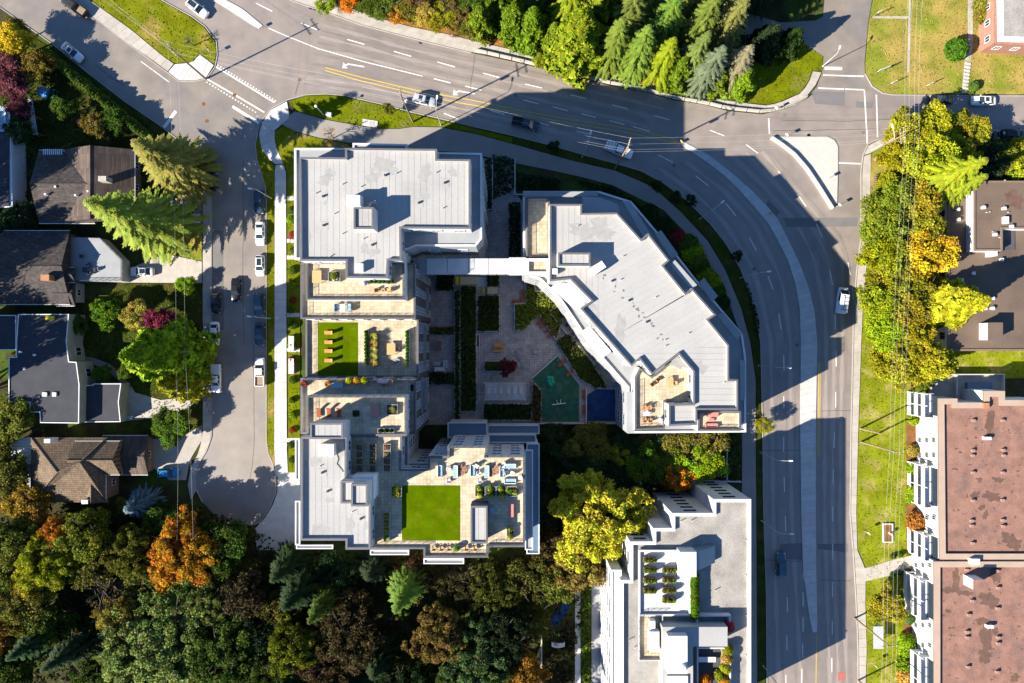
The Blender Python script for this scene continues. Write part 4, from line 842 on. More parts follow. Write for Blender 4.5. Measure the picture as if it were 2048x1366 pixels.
for x, y, a_, b_ in ((1165, 462, 20, 14), (1200, 455, 18, 16), (1215, 470, 10, 10), (1180, 615, 12, 8), (1240, 660, 10, 22), (1360, 725, 14, 12), (1190, 640, 8, 14), (1400, 735, 12, 10)): blob(B_, x, y, a_, b_, 20.045, 'greystain')
for i in range(26): t = i/25; blob(B_, 1205+t*125+random.uniform(-8, 8), 545+t*135+random.uniform(-8, 8), random.uniform(1, 2.6), random.uniform(1, 2.6), 20.06, 'patch', 'stain', 9)
for x, y, a_, b_ in ((770, 335, 22, 14), (745, 355, 10, 9), (650, 360, 12, 8), (850, 345, 10, 14), (740, 500, 14, 9), (650, 405, 4, 3), (660, 345, 8, 6), (615, 470, 5, 14), (905, 345, 8, 6), (850, 395, 9, 5)): blob(A, x, y, a_, b_, 27.045, 'greystain')
for x, y, a_, b_ in ((625, 925, 14, 8), (700, 1050, 6, 14), (660, 1000, 6, 5), (680, 905, 12, 6), (735, 1050, 4, 8), (640, 1060, 12, 10)): blob(C_, x, y, a_, b_, 24.045, 'greystain')

for i in range(60): blob(E1, random.uniform(1900, 2045), random.uniform(830, 1105), random.uniform(.8, 3.5), random.uniform(.8, 2.5), EZ+.028, 'brownstain', 'stain', 11)
for i in range(60): blob(E2, random.uniform(1885, 2045), random.uniform(1135, 1366), random.uniform(.8, 3.5), random.uniform(.8, 2.5), EZ+.028, 'brownstain', 'stain', 11)

# ---------------------------------------------------------------- vegetation
def leaf_mesh(name, Cn, U, V, m, rnd=None, hue=None):
    """one quad per leaf clump: centre +-U +-V"""
    n = len(Cn); v = np.empty((n, 4, 3), np.float32)
    v[:, 0] = Cn-U-V*.25; v[:, 1] = Cn+V*.9; v[:, 2] = Cn+U-V*.15; v[:, 3] = Cn-V*1.05
    me = bpy.data.meshes.new(name); me.vertices.add(4*n); me.vertices.foreach_set('co', v.ravel())
    me.loops.add(4*n); me.loops.foreach_set('vertex_index', np.arange(4*n, dtype=np.int32))
    me.polygons.add(n); me.polygons.foreach_set('loop_start', np.arange(0, 4*n, 4, dtype=np.int32)); me.polygons.foreach_set('loop_total', np.full(n, 4, np.int32))
    me.materials.append(m); me.update(calc_edges=True)
    at_ = me.attributes.new('rnd', 'FLOAT', 'FACE'); at_.data.foreach_set('value', (rng.random(n) if rnd is None else rnd).astype(np.float32))
    ah = me.attributes.new('hue', 'FLOAT', 'FACE'); ah.data.foreach_set('value', (rng.random(n) if hue is None else hue).astype(np.float32))
    return me
def unit(a_): return a_/np.maximum(1e-6, np.linalg.norm(a_, axis=1, keepdims=True))
def rand_leaves(Cn, size, up=.5, out=None):
    n = len(Cn); nr = rng.normal(size=(n, 3)); nr[:, 2] += up
    if out is not None: nr += out
    nr = unit(nr); t = unit(np.cross(nr, rng.normal(size=(n, 3)))); b = np.cross(nr, t)
    s = (size*(.6+.8*rng.random(n)))[:, None]
    return t*s*.5, b*s*.7
def limbs(h0, h1, R_, n, seed, r0=.3):
    rd = random.Random(seed); mb = MB(); top = Vector((rd.uniform(-.3, .3), rd.uniform(-.3, .3), h1*.72))
    mb.path([(0, 0, -.2), (top.x*.4, top.y*.4, h0), top], [r0, r0*.75, r0*.25], 7)
    for i in range(n):
        t = rd.uniform(.35, 1); a_ = 2*math.pi*i/n+rd.uniform(-.4, .4); s = Vector((0, 0, h0*.8)).lerp(top, t)
        e_ = Vector((math.cos(a_)*R_*rd.uniform(.55, .8), math.sin(a_)*R_*rd.uniform(.55, .8), s.z+(h1-s.z)*rd.uniform(.3, .7))); mi = s.lerp(e_, .5)+Vector((0, 0, .3))
        mb.path([s, mi, e_], [r0*.4, r0*.25, r0*.08], 5)
        for k in range(2):
            f_ = mi.lerp(e_, .4*k)+Vector((rd.uniform(-1, 1), rd.uniform(-1, 1), rd.uniform(.2, 1)))*R_*.3; mb.path([mi.lerp(e_, .4*k), f_], [r0*.16, r0*.05], 4)
    return mb
PROTO = {}
def tree_proto(key):
    if key in PROTO: return PROTO[key]
    kind, sd = key; rs = np.random.default_rng(100+sd); global rng; keep = rng; rng = rs
    if kind in ('broad', 'sparse', 'dense', 'bare', 'big', 'bigsparse'):
        big = kind[:3] == 'big'; h, R_ = (14., 8.) if big else (9., 4.); nb = {'broad': 105, 'sparse': 75, 'dense': 120, 'bare': 12, 'big': 270, 'bigsparse': 200}[kind]; per = {'broad': 95, 'sparse': 60, 'dense': 110, 'bare': 16, 'big': 130, 'bigsparse': 90}[kind]; per = int(per*(1.45 if not big else 1)); ls = .235 if not big else .275
        d = unit(rs.normal(size=(nb, 3))); rad = .45+.55*rs.random(nb)**.5; lob = 1+.22*np.sin(np.arctan2(d[:, 1], d[:, 0])*3+sd)+.12*np.sin(np.arctan2(d[:, 1], d[:, 0])*5+2*sd)
        bc = d*rad[:, None]*np.array([R_, R_, h*.32])*np.stack([lob, lob, np.ones(nb)], 1)*.88; bc[:, 2] = np.where(bc[:, 2] < 0, bc[:, 2]*.6, bc[:, 2]); bc[:, 2] += h*.645
        br = (.55+.6*rs.random(nb))
        o = unit(rs.normal(size=(nb*per, 3)))*(rs.random(nb*per)**.4)[:, None]; Cn = np.repeat(bc, per, 0)+o*np.repeat(br, per)[:, None]*np.array([1, 1, .75])
        tone = np.clip(np.repeat(rs.random(nb), per)*.55+rs.random(nb*per)*.45, 0, 1)
        U, V = rand_leaves(Cn, np.full(len(Cn), ls), .7, o*.8)
        crown = leaf_mesh('crown', Cn, U, V, M['leaf'], tone, np.clip(np.repeat(rs.random(nb), per)*.6+rs.random(nb*per)*.4, 0, 1)); tr = limbs(h*.27, h, R_, 8 if kind != 'bare' else 14, sd).mesh('trunk', M['bark'])
    elif kind in ('fir', 'dead', 'spruce'):
        h, R_ = 24.0, 5.5; C0 = []; U0 = []; V0 = []; tn = []; z = 1.6; mbt = MB().path([(0, 0, -.2), (0, 0, 10), (0, 0, h)], [.42, .28, .04], 8)
        dz = {'fir': .7, 'dead': .85, 'spruce': .6}[kind]
        while z < h-.3:
            f = 1-z/h; L0 = R_*(f**.85)*(1.06-.25*(z < 3.5))+.25; nbr = 8 if f > .3 else 6; a0 = rs.random()*6.28
            for i in range(nbr):
                a_ = a0+2*math.pi*i/nbr+rs.normal()*.15; L = L0*(.68+.44*rs.random()); dr = Vector((math.cos(a_), math.sin(a_), 0)); sd_ = Vector((-dr.y, dr.x, 0))
                if rs.random() < .25: mbt.tube((0, 0, z), dr*L*.8+Vector((0, 0, z-L*.12)), .05, .015, 4, False)
                ns = max(2, int(L/.155)); tb = rs.random()
                for k in range(ns):
                    t = (k+.7)/ns; c = dr*(L*t)+Vector((0, 0, z+.12*L*t-.42*L*t*t))
                    for s in ((-1, 1) if t < .93 else (0,)):
                        ll = (.26+.46*(1-t)**.6*min(1, L/2.6))*(.75+.5*rs.random()); dd = (dr*.75+sd_*s*.85).normalized(); dd.z = -.25-.25*rs.random()
                        cc = c+dd*ll*.5; w = sd_*1.0-dr*s*.8; w = Vector((w.x, w.y, .35*(rs.random()-.5))).normalized() if s else sd_
                        C0.append(cc); V0.append(dd*ll*.62); U0.append(w*(.085 if kind != 'dead' else .05)*(1+.5*rs.random())); tn.append(min(1, .5*tb+.22*rs.random()+.3*t))
            z += dz*(.85+.3*rs.random())
        crown = leaf_mesh('crown', np.array(C0), np.array(U0), np.array(V0), M['needle'], np.array(tn)); tr = mbt.mesh('trunk', M['bark'])
    else:  # cedar: dense drooping sprays on a cone or column; thuja: hedge plant; bush; low shrub
        h, R_, n = {'cedar': (14., 3.4, 8500), 'thuja': (3.2, .75, 1100), 'bush': (1.6, 1.0, 900), 'shrub': (1.1, .8, 320), 'palm': (1.6, 1.0, 160)}[kind]
        t = rs.random(n)**(.75 if kind in ('cedar', 'thuja') else 1); ang = rs.random(n)*6.283
        if kind == 'cedar': rad = R_*(1-t**1.5)*(.9+.18*np.sin(ang*5+t*9+sd)+.1*np.sin(ang*9-t*17))+.12; zz = .4+t*(h-.5)
        elif kind == 'thuja': rad = R_*np.sqrt(np.clip(1-(t*1.02)**3, .02, 1))*(.85+.2*rs.random(n)); zz = t*h
        elif kind == 'bush': ph = np.arccos(1-1.3*rs.random(n)); rad = R_*np.sin(ph); zz = .75+.85*np.cos(ph)
        else: ph = np.arccos(1-1.0*rs.random(n)); rad = R_*np.sin(ph)*(.35+.65*rs.random(n)); zz = .15+.9*np.cos(ph)*rs.random(n)
        rr = rad*(1-.22*rs.random(n)**2); Cn = np.stack([rr*np.cos(ang), rr*np.sin(ang), zz], 1)
        o = np.stack([np.cos(ang), np.sin(ang), np.full(n, .35)], 1); ls = {'cedar': .42, 'thuja': .22, 'bush': .2, 'shrub': .26, 'palm': .4}[kind]
        U, V = rand_leaves(Cn, np.full(n, ls), .3, o*1.2)
        if kind == 'palm':
            V = unit(o+np.array([0, 0, .3]))*.7; U = unit(np.cross(V, np.array([0, 0, 1.])))*.05; Cn = Cn*.5+np.array([0, 0, .3])
        tone = np.clip(.5+.35*np.sin(ang*7+zz*3)+.3*(rs.random(n)-.5), 0, 1) if kind == 'cedar' else rs.random(n)
        crown = leaf_mesh('crown', Cn, U, V, M['needle' if kind in ('cedar', 'thuja') else 'leaf'], tone); tr = MB().path([(0, 0, -.15), (0, 0, h*.5), (0, 0, h*.93)], [.05*h**.6, .035*h**.6, .01], 6).mesh('trunk', M['bark'])
        if kind in ('cedar', 'bush'):   # dark inner mass of twigs
            pass
    rng = keep; PROTO[key] = (tr, crown, h, R_); return PROTO[key]
def tree(kind, px, py, h, r, col, label, name='tree', cat='tree', group=None, base=False, z0=0, zref=None):
    """px, py: where the crown's middle shows (or, with base=True, where the trunk meets the ground); r in pixels/10 = metres"""
    kind = {'broad': 'big', 'sparse': 'bigsparse'}.get(kind, kind) if r >= 5.4 else kind
    sd = random.randrange(3); tr, cr, ph, pr = tree_proto((kind, sd))
    x, y = q(px, py, z0 if base else z0+h*(.62 if zref is None else zref)); o = thing(name, label, cat, (x, y, z0), random.uniform(0, 6.28), group)
    o.scale = (r/pr, r/pr, h/ph); put(tr, 'trunk', o); c = put(cr, 'crown', o)
    j = lambda v: max(.004, v*random.uniform(.86, 1.14)); c.color = (j(col[0]), j(col[1]), j(col[2]), 1); return o
GR, YG, YL, OR, RD, DK, BR, BL, OL, BG, PG, GD = (.075, .125, .012), (.27, .28, .012), (.50, .38, .02), (.50, .23, .015), (.26, .035, .04), (.025, .05, .016), (.14, .085, .035), (.11, .17, .18), (.17, .155, .02), (.19, .27, .008), (.19, .235, .06), (.44, .29, .05)
# wood below the cul-de-sac
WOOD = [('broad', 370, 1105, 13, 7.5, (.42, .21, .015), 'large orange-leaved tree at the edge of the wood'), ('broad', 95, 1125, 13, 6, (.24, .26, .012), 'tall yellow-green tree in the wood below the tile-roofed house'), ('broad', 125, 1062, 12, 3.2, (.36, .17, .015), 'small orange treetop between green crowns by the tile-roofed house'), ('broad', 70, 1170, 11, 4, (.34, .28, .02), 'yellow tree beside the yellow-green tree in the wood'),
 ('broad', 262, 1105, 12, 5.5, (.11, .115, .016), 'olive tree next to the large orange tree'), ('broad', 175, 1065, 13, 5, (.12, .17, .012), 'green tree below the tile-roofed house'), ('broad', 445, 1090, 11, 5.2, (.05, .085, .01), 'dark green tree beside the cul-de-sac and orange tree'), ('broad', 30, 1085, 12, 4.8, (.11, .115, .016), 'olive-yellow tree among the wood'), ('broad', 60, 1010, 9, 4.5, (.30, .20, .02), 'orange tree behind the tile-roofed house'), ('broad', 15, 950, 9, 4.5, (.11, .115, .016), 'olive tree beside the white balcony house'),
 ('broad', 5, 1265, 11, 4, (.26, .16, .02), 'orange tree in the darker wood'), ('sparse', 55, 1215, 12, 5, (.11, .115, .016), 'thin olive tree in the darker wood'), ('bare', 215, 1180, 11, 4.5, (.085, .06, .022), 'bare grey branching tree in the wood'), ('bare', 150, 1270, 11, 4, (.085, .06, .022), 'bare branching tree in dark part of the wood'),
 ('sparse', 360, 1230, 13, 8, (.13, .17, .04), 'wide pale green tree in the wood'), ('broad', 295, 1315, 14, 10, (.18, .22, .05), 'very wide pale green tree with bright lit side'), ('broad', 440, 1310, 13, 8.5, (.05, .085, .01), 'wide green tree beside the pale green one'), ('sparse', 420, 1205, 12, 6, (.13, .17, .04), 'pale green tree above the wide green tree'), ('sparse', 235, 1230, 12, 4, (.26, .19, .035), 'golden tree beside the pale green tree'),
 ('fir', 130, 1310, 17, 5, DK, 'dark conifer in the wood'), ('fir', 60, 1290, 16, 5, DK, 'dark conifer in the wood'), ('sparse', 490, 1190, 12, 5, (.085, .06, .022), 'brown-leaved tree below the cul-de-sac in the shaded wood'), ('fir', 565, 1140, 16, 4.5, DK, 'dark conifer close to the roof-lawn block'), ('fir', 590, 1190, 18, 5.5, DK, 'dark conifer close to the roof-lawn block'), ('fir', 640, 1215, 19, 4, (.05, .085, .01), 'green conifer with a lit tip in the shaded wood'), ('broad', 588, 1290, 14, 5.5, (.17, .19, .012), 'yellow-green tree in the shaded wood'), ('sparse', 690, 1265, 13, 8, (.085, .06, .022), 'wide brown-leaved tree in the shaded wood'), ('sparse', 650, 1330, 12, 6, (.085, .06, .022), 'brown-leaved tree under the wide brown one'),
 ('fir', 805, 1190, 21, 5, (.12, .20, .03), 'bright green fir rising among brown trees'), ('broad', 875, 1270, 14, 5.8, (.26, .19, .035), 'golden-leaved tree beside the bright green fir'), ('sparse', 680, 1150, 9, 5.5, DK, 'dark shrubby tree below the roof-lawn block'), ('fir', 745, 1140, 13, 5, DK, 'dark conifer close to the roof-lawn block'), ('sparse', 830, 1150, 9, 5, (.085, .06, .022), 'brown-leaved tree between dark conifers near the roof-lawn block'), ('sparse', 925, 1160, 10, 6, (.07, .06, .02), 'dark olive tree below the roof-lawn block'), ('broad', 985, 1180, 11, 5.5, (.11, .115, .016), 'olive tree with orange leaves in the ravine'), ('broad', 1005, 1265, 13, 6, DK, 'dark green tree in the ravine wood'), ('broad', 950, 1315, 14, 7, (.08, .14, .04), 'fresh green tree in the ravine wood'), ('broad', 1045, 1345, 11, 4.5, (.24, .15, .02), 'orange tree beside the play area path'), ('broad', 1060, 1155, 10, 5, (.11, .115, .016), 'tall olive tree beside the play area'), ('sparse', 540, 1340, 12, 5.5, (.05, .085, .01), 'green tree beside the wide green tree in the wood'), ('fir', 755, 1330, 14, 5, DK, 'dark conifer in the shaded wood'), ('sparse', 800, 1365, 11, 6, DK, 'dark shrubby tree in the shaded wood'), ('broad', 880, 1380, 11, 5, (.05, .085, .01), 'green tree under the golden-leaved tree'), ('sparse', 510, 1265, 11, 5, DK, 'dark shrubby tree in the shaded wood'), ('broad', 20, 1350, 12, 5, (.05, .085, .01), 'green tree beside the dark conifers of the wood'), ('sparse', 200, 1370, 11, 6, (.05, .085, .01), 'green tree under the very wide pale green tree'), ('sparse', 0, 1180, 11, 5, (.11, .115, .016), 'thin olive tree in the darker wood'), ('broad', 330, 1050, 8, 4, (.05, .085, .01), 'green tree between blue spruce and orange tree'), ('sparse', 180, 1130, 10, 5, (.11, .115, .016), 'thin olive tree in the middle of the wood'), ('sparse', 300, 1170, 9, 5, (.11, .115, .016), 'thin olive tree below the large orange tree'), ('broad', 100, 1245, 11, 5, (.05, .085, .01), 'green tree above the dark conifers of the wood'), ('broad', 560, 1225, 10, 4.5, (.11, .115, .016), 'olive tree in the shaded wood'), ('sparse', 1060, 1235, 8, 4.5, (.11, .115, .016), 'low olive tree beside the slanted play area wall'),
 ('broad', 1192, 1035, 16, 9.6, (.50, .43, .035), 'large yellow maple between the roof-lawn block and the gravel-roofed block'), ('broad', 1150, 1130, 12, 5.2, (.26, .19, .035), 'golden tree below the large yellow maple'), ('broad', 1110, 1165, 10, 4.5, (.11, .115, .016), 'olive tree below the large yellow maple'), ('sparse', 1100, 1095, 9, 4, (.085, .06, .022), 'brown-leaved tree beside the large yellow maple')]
for k, x, y, h, r, c, l in WOOD: tree(k, x, y, h, r, tuple(v*(.75 if 450 < x < 1080 else .95) for v in c), l, 'woodland_tree', 'tree', 'trees of the wood')  # leaf colours darker in the middle: shade of the wood put into them
for i in range(10):
    tree('sparse' if i % 3 else 'bare', -95-55*(i % 2)-20*random.random(), 330+i*58, 21+3*(i % 3), 4.6+.6*(i % 2), (.10, .11, .02), 'tall thin tree behind the left-hand houses', 'garden_tree', 'tree', 'tall trees behind the left-hand houses', True)
for i in range(13):
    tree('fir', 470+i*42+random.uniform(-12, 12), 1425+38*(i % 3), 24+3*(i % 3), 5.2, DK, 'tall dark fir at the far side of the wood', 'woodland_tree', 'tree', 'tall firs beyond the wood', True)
RAV = [(1105, 880, DK), (1140, 920, DK), (1180, 885, OL), (1215, 930, GR), (1255, 885, DK), (1290, 930, GR), (1320, 890, DK), (1240, 970, DK), (1150, 965, DK), (1095, 960, DK), (1365, 880, OL), (1100, 1020, DK), (1290, 885, BR), (1340, 925, GR), (1185, 940, DK)]
for i, (x, y, c) in enumerate(RAV): tree('broad' if i % 3 else 'sparse', x, y, 5+i % 3, 3.6+.4*(i % 4), c, 'low dark tree in the ravine between the courtyard and gravel-roofed block', 'ravine_tree', 'tree', 'low trees in the ravine')
for x, y, r, c, l in ((1385, 915, 4.6, BG, 'bright green tree in the ravine by the path'), (1430, 875, 3.8, OL, 'olive tree below the terrace with pink sofas'), (1420, 930, 3.6, BG, 'small bright green tree at the ravine wall'), (1352, 955, 3.2, OR, 'orange twiggy tree in the ravine'), (1240, 905, 2.5, YG, 'yellow-green treetop in the shaded ravine')): tree('sparse', x, y, 7, r, c, l, 'ravine_tree')
# north edge: cedars, firs and shrubs behind the sidewalk
NB = [('cedar', 965, 78, 11, 3.0, (.13, .21, .01), 'bright green columnar cedar beside the leaf litter'), ('cedar', 1030, 85, 13, 3.6, (.11, .18, .01), 'bright green cedar in the row behind the barrier'), ('cedar', 1065, 100, 14, 4.0, (.13, .21, .01), 'bright green cedar in the row behind the barrier'), ('cedar', 1010, 45, 13, 4, (.09, .16, .01), 'green cedar in the second row'), ('cedar', 1150, 130, 19, 6.6, (.19, .25, .012), 'broad yellow-green cedar behind the barrier'), ('cedar', 1105, 115, 11, 3.6, (.13, .21, .01), 'bright green cedar in the row behind the barrier'), ('fir', 1215, 145, 20, 5.2, (.17, .205, .03), 'olive fir behind the barrier'), ('fir', 1262, 155, 19, 5.4, (.16, .215, .03), 'olive fir behind the barrier'), ('fir', 1310, 168, 17, 4.8, (.19, .25, .012), 'yellow-green fir behind the barrier'), ('cedar', 1345, 178, 11, 3.4, (.13, .21, .01), 'bright green cedar beside the yellow-green fir'), ('fir', 1395, 186, 18, 4.8, (.13, .18, .11), 'blue-green fir behind the barrier'), ('fir', 1365, 165, 19, 4.4, (.13, .20, .04), 'green fir beside the blue-green fir'), ('dead', 1450, 175, 16, 4.6, (.30, .22, .12), 'dead tan conifer by the grass corner'), ('cedar', 1470, 188, 8, 3.6, (.19, .25, .012), 'yellow-green cedar at the grass corner'), ('cedar', 1425, 190, 8, 3.0, (.13, .21, .01), 'bright green cedar under the dead conifer'), ('fir', 1130, 70, 20, 5, (.19, .25, .012), 'yellow-green fir in the second row'), ('fir', 1240, 95, 22, 5.5, (.15, .20, .03), 'olive fir in the second row'), ('fir', 1310, 105, 21, 5.2, (.13, .19, .03), 'green fir behind the yellow-green front fir'), ('fir', 1375, 110, 22, 5, (.12, .18, .03), 'green fir behind the blue-green fir'), ('fir', 1430, 105, 20, 5, (.18, .20, .05), 'green fir behind the dead tan conifer'), ('cedar', 1180, 55, 20, 6, (.17, .23, .015), 'yellow-green cedar in the second row'), ('fir', 1280, 40, 22, 5.5, (.18, .20, .045), 'green fir at the back behind the broad yellow-green cedar'), ('fir', 1360, 45, 22, 5.5, (.18, .20, .045), 'green fir at the back in the middle of the grove'), ('fir', 1440, 40, 21, 5.5, (.13, .16, .045), 'green fir at the back nearest the shaded driveway'), ('fir', 1500, 20, 18, 5, DK, 'dark fir beside the shaded driveway'), ('fir', 1540, -10, 18, 5, DK, 'dark fir beside the shaded driveway'), ('fir', 1580, -30, 19, 5, DK, 'dark fir beside the shaded driveway'), ('cedar', 1565, 115, 9, 3, (.03, .06, .01), 'dark cedar on the shaded grass corner'), ('cedar', 1520, 115, 10, 3.4, DK, 'dark cedar on the shaded grass corner'), ('fir', 1100, 20, 20, 5, GR, 'green fir at the back behind the green cedars'), ('fir', 1640, -120, 22, 6, DK, 'dark fir shading the north street'), ('fir', 1605, -70, 22, 6, DK, 'dark fir shading the north street')]
for k, x, y, h, r, c, l in NB: tree(k, x, y-16, h, r*.97, tuple(v*.82 for v in c), l, 'conifer', 'tree', 'conifers of the north grove', True)
for x, y, r, c in ((700, -5, 3, OR), (735, 5, 3, GR), (775, 10, 3.4, GR), (815, 20, 2.8, OL), (850, 30, 2.6, GD), (885, 25, 3, YG), (920, 40, 2.6, OL), (830, -5, 3.4, BR), (900, 0, 3.2, BR), (870, 45, 2, YG), (790, 32, 2, OR), (650, 5, 2.4, BG), (940, 5, 3, GR), (760, -15, 3, GR), (1085, 118, 2, YG), (935, 62, 1.6, OL)):
    tree('sparse', x, y, 3.6, r, c, 'low mixed shrub on the leaf-strewn bank behind the sidewalk', 'bank_shrub', 'shrub', 'shrubs on the leafy bank')
# row beside the right-hand road
EB = [('broad', 1812, 262, 8, 4.2, YG, 'yellow-green tree at the east street corner'), ('broad', 1872, 262, 8, 5.0, YG, 'yellow-green tree shading the east street'), ('broad', 1932, 262, 7, 4.2, (.24, .25, .015), 'yellow-green tree over the parked dark cars'), ('broad', 1905, 305, 8, 5.6, (.34, .28, .012), 'yellow tree behind the corner trees'), ('broad', 1800, 305, 8, 4.4, (.23, .27, .008), 'bright green tree at the street corner pole'), ('broad', 1855, 325, 12, 5.0, YG, 'yellow-green tree behind the corner pole'), ('sparse', 2030, 310, 9, 4, (.22, .20, .015), 'olive tree beside the parked dark cars'), ('broad', 2045, 350, 9, 4, YG, 'yellow-green tree at the tar-roofed house'), ('sparse', 1990, 330, 8, 4, DK, 'dark tree at the tar-roofed house'),
 ('dense', 1775, 372, 7, 2.6, (.23, .27, .008), 'bright green rounded tree by the slatted fence'), ('broad', 1790, 405, 11, 4.8, (.13, .17, .012), 'dark green tree by the road below the slatted fence'), ('broad', 1765, 450, 11, 4.8, (.16, .20, .012), 'green tree overhanging the sidewalk'), ('broad', 1835, 408, 12, 4.6, (.22, .20, .015), 'olive tree with orange leaves under the wires'), ('broad', 1845, 455, 11, 4.2, (.22, .20, .015), 'olive tree beside the white-walled house'), ('broad', 1852, 505, 12, 5.2, (.40, .29, .015), 'golden-orange tree before the white-walled house'), ('dense', 1772, 515, 10, 4.8, (.23, .27, .008), 'bright green tree along the road wires'), ('broad', 1775, 562, 10, 4.4, (.17, .21, .012), 'green tree along the road wires'), ('dense', 1763, 610, 10, 4.6, (.23, .27, .008), 'bright green tree nearest the white van lane'), ('broad', 1825, 575, 11, 4.4, (.17, .20, .012), 'green tree between golden and yellow trees'), ('broad', 1815, 625, 11, 4.6, (.22, .20, .015), 'olive tree beside the yellow cedar'), ('dense', 1775, 665, 10, 5.0, (.23, .27, .008), 'bright green tree along the road wires'), ('broad', 1825, 690, 11, 5.6, YG, 'yellow-green tree above the parking deck'), ('broad', 1790, 730, 10, 4.6, YG, 'yellow-green tree at the lawn edge'), ('broad', 1860, 722, 10, 4.4, YG, 'yellow-green tree beside the parking deck'), ('sparse', 1845, 765, 5, 2.4, (.13, .17, .012), 'small green tree at the parking deck corner'), ('broad', 1774, 1212, 6, 3.8, (.28, .25, .015), 'yellow-green tree by the bus shelter'), ('broad', 1760, 480, 9, 3.4, (.18, .22, .012), 'green tree overhanging the sidewalk')]
for k, x, y, h, r, c, l in EB: tree(k, x, y, h, r, tuple(v*1.1 for v in c), l, 'street_tree', 'tree', 'trees beside the right-hand road')
tree('cedar', 1845, 612, 19, 5.6, (.34, .30, .012), 'tall yellow cedar over the tar-roofed house', 'conifer', 'tree', None, True)
tree('fir', 1822, 378, 22, 6.0, (.22, .25, .015), 'tall yellow-green fir over the tar-roofed house', 'conifer', 'tree', None, True); tree('fir', 1850, 395, 18, 5, (.20, .24, .015), 'shorter yellow-green fir beside the tall one', 'conifer', 'tree', None, True)
# left-hand gardens
tree('fir', 352, 462, 29, 8.2, (.20, .22, .03), 'very tall fir leaning over the pale terrace', 'conifer', 'tree', None, True); tree('fir', 388, 348, 22, 7.4, (.19, .225, .035), 'tall fir beside the house with ribbed roof wing', 'conifer', 'tree', None, True)
tree('cedar', 376, 708, 23, 6.8, (.20, .26, .01), 'tall bright green cedar between the flat-roofed house and the street', 'conifer', 'tree', None, True); tree('cedar', 385, 760, 13, 4.2, (.25, .28, .012), 'yellow-green cedar at the street by the white pickup', 'conifer', 'tree', None, True)
for a_ in (('broad', 275, 632, 8, 3, GD, 'golden tree in the garden beside the red maple'), ('broad', 318, 650, 8, 3.6, (.20, .035, .05), 'dark red maple in the garden'), ('dense', 213, 625, 6, 3.0, (.10, .19, .008), 'bright green rounded garden tree'), ('dense', 155, 650, 4, 2.2, GR, 'dark green round tree beside the flat black roof'), ('broad', 342, 850, 6, 3.8, (.09, .14, .01), 'green tree over the hedge between two driveways'), ('broad', 28, 85, 8, 3.6, YL, 'bright yellow tree beside the hedge'), ('broad', 15, 150, 8, 4.4, (.16, .05, .06), 'purple-leaved plum tree in the corner garden'), ('broad', 75, 130, 7, 3.4, OL, 'olive tree at the hedge end'), ('broad', 45, 430, 5, 3.2, DK, 'dark shrub tree behind the white house'), ('broad', 10, 440, 5, 3, DK, 'dark green tree behind the white house'), ('broad', 25, 835, 8, 4.4, OL, 'olive tree behind the stepped black roof'), ('broad', 372, 572, 4, 2, BG, 'small bright green tree at the driveway lamp'), ('sparse', 125, 215, 6, 2.4, GR, 'small green tree beside the blue playhouse'), ('sparse', 190, 250, 6, 2.6, OL, 'small olive tree in the hedge garden'), ('sparse', 40, 265, 6, 3, DK, 'dark tree beside the conservatory'), ('sparse', 40, 210, 6, 3, (.10, .03, .04), 'dark plum tree beside the conservatory'), ('sparse', 230, 240, 5, 2.6, GR, 'green shrub tree at the hedge end'), ('sparse', 35, 60, 6, 2.6, OL, 'olive tree behind the yellow tree'), ('broad', -5, 880, 7, 4, OL, 'olive tree behind the awning'), ('sparse', 405, 325, 5, 2, OL, 'small olive tree at the street corner'), ('broad', 250, 745, 3, 1.6, GR, 'low green shrub in the curved garden path'), ('broad', 205, 750, 3, 2, GR, 'low dark shrub in the garden path bed'), ('broad', 325, 1025, 5, 2.4, DK, 'dark shrub below the blue spruce'), ('sparse', 250, 1010, 4, 1.8, OL, 'olive shrub beside the blue spruce')): tree(*a_, name='garden_tree')
tree('spruce', 300, 1000, 9, 3.9, BL, 'silvery blue spruce beside the tile-roofed house', 'conifer', 'tree', None, True)
for i in range(30):
    t = i/29; tree('thuja', 108+t*192+random.uniform(-2, 2), 118+t*158+random.uniform(-2, 2), 3.4+random.uniform(-.4, .5), 1.0, (.05, .095, .012) if i % 4 else (.085, .12, .012), 'clipped cedar in the long hedge beside the diagonal street', 'hedge_cedar', 'hedge', 'cedars of the long hedge', True)
for i in range(9): tree('thuja', 315+i*5.5, 868-i*.5, 1.8, .8, GR, 'low cedar in the hedge between two driveways', 'hedge_cedar', 'hedge', 'cedars of the driveway hedge', True)
# clipped bushes by the brown-roofed houses and single garden bushes
for x, y, r, c, l in ((1829, 840, 1.1, BG, None), (1828, 902, 1.2, (.26, .2, .03), None), (1825, 937, 1.2, BG, None), (1824, 982, 1.2, BG, None), (1825, 997, 1.2, BG, None), (1819, 1238, 1.2, (.10, .17, .04), None), (1815, 1286, 1.7, BG, None), (1813, 1307, 1.3, BG, None), (1811, 1330, 1.7, BG, None), (1814, 1354, 1.8, GD, None), (1836, 1045, 2.0, (.30, .14, .03), 'large rust-brown bush against the white wall'), (1916, 97, 2.2, (.05, .13, .01), 'large round green bush by the garden steps'), (1949, 172, 1.0, (.08, .14, .02), 'small round bush below the garden steps'), (1968, 8, 1.8, OL, 'olive bush beside the brick house'), (1966, 30, 1.6, OL, 'olive bush beside the brick house path'), (1783, 360, 1.7, BG, 'bright green bush behind the slatted fence'), (1752, 398, 1.2, BG, 'green bush beside the white utility board')):
    tree('bush', x, y, r*1.5, r, c, l or 'clipped round bush in the bark bed before the brown-roofed houses', 'round_bush', 'bush', None if l else 'clipped bushes before the brown-roofed houses')
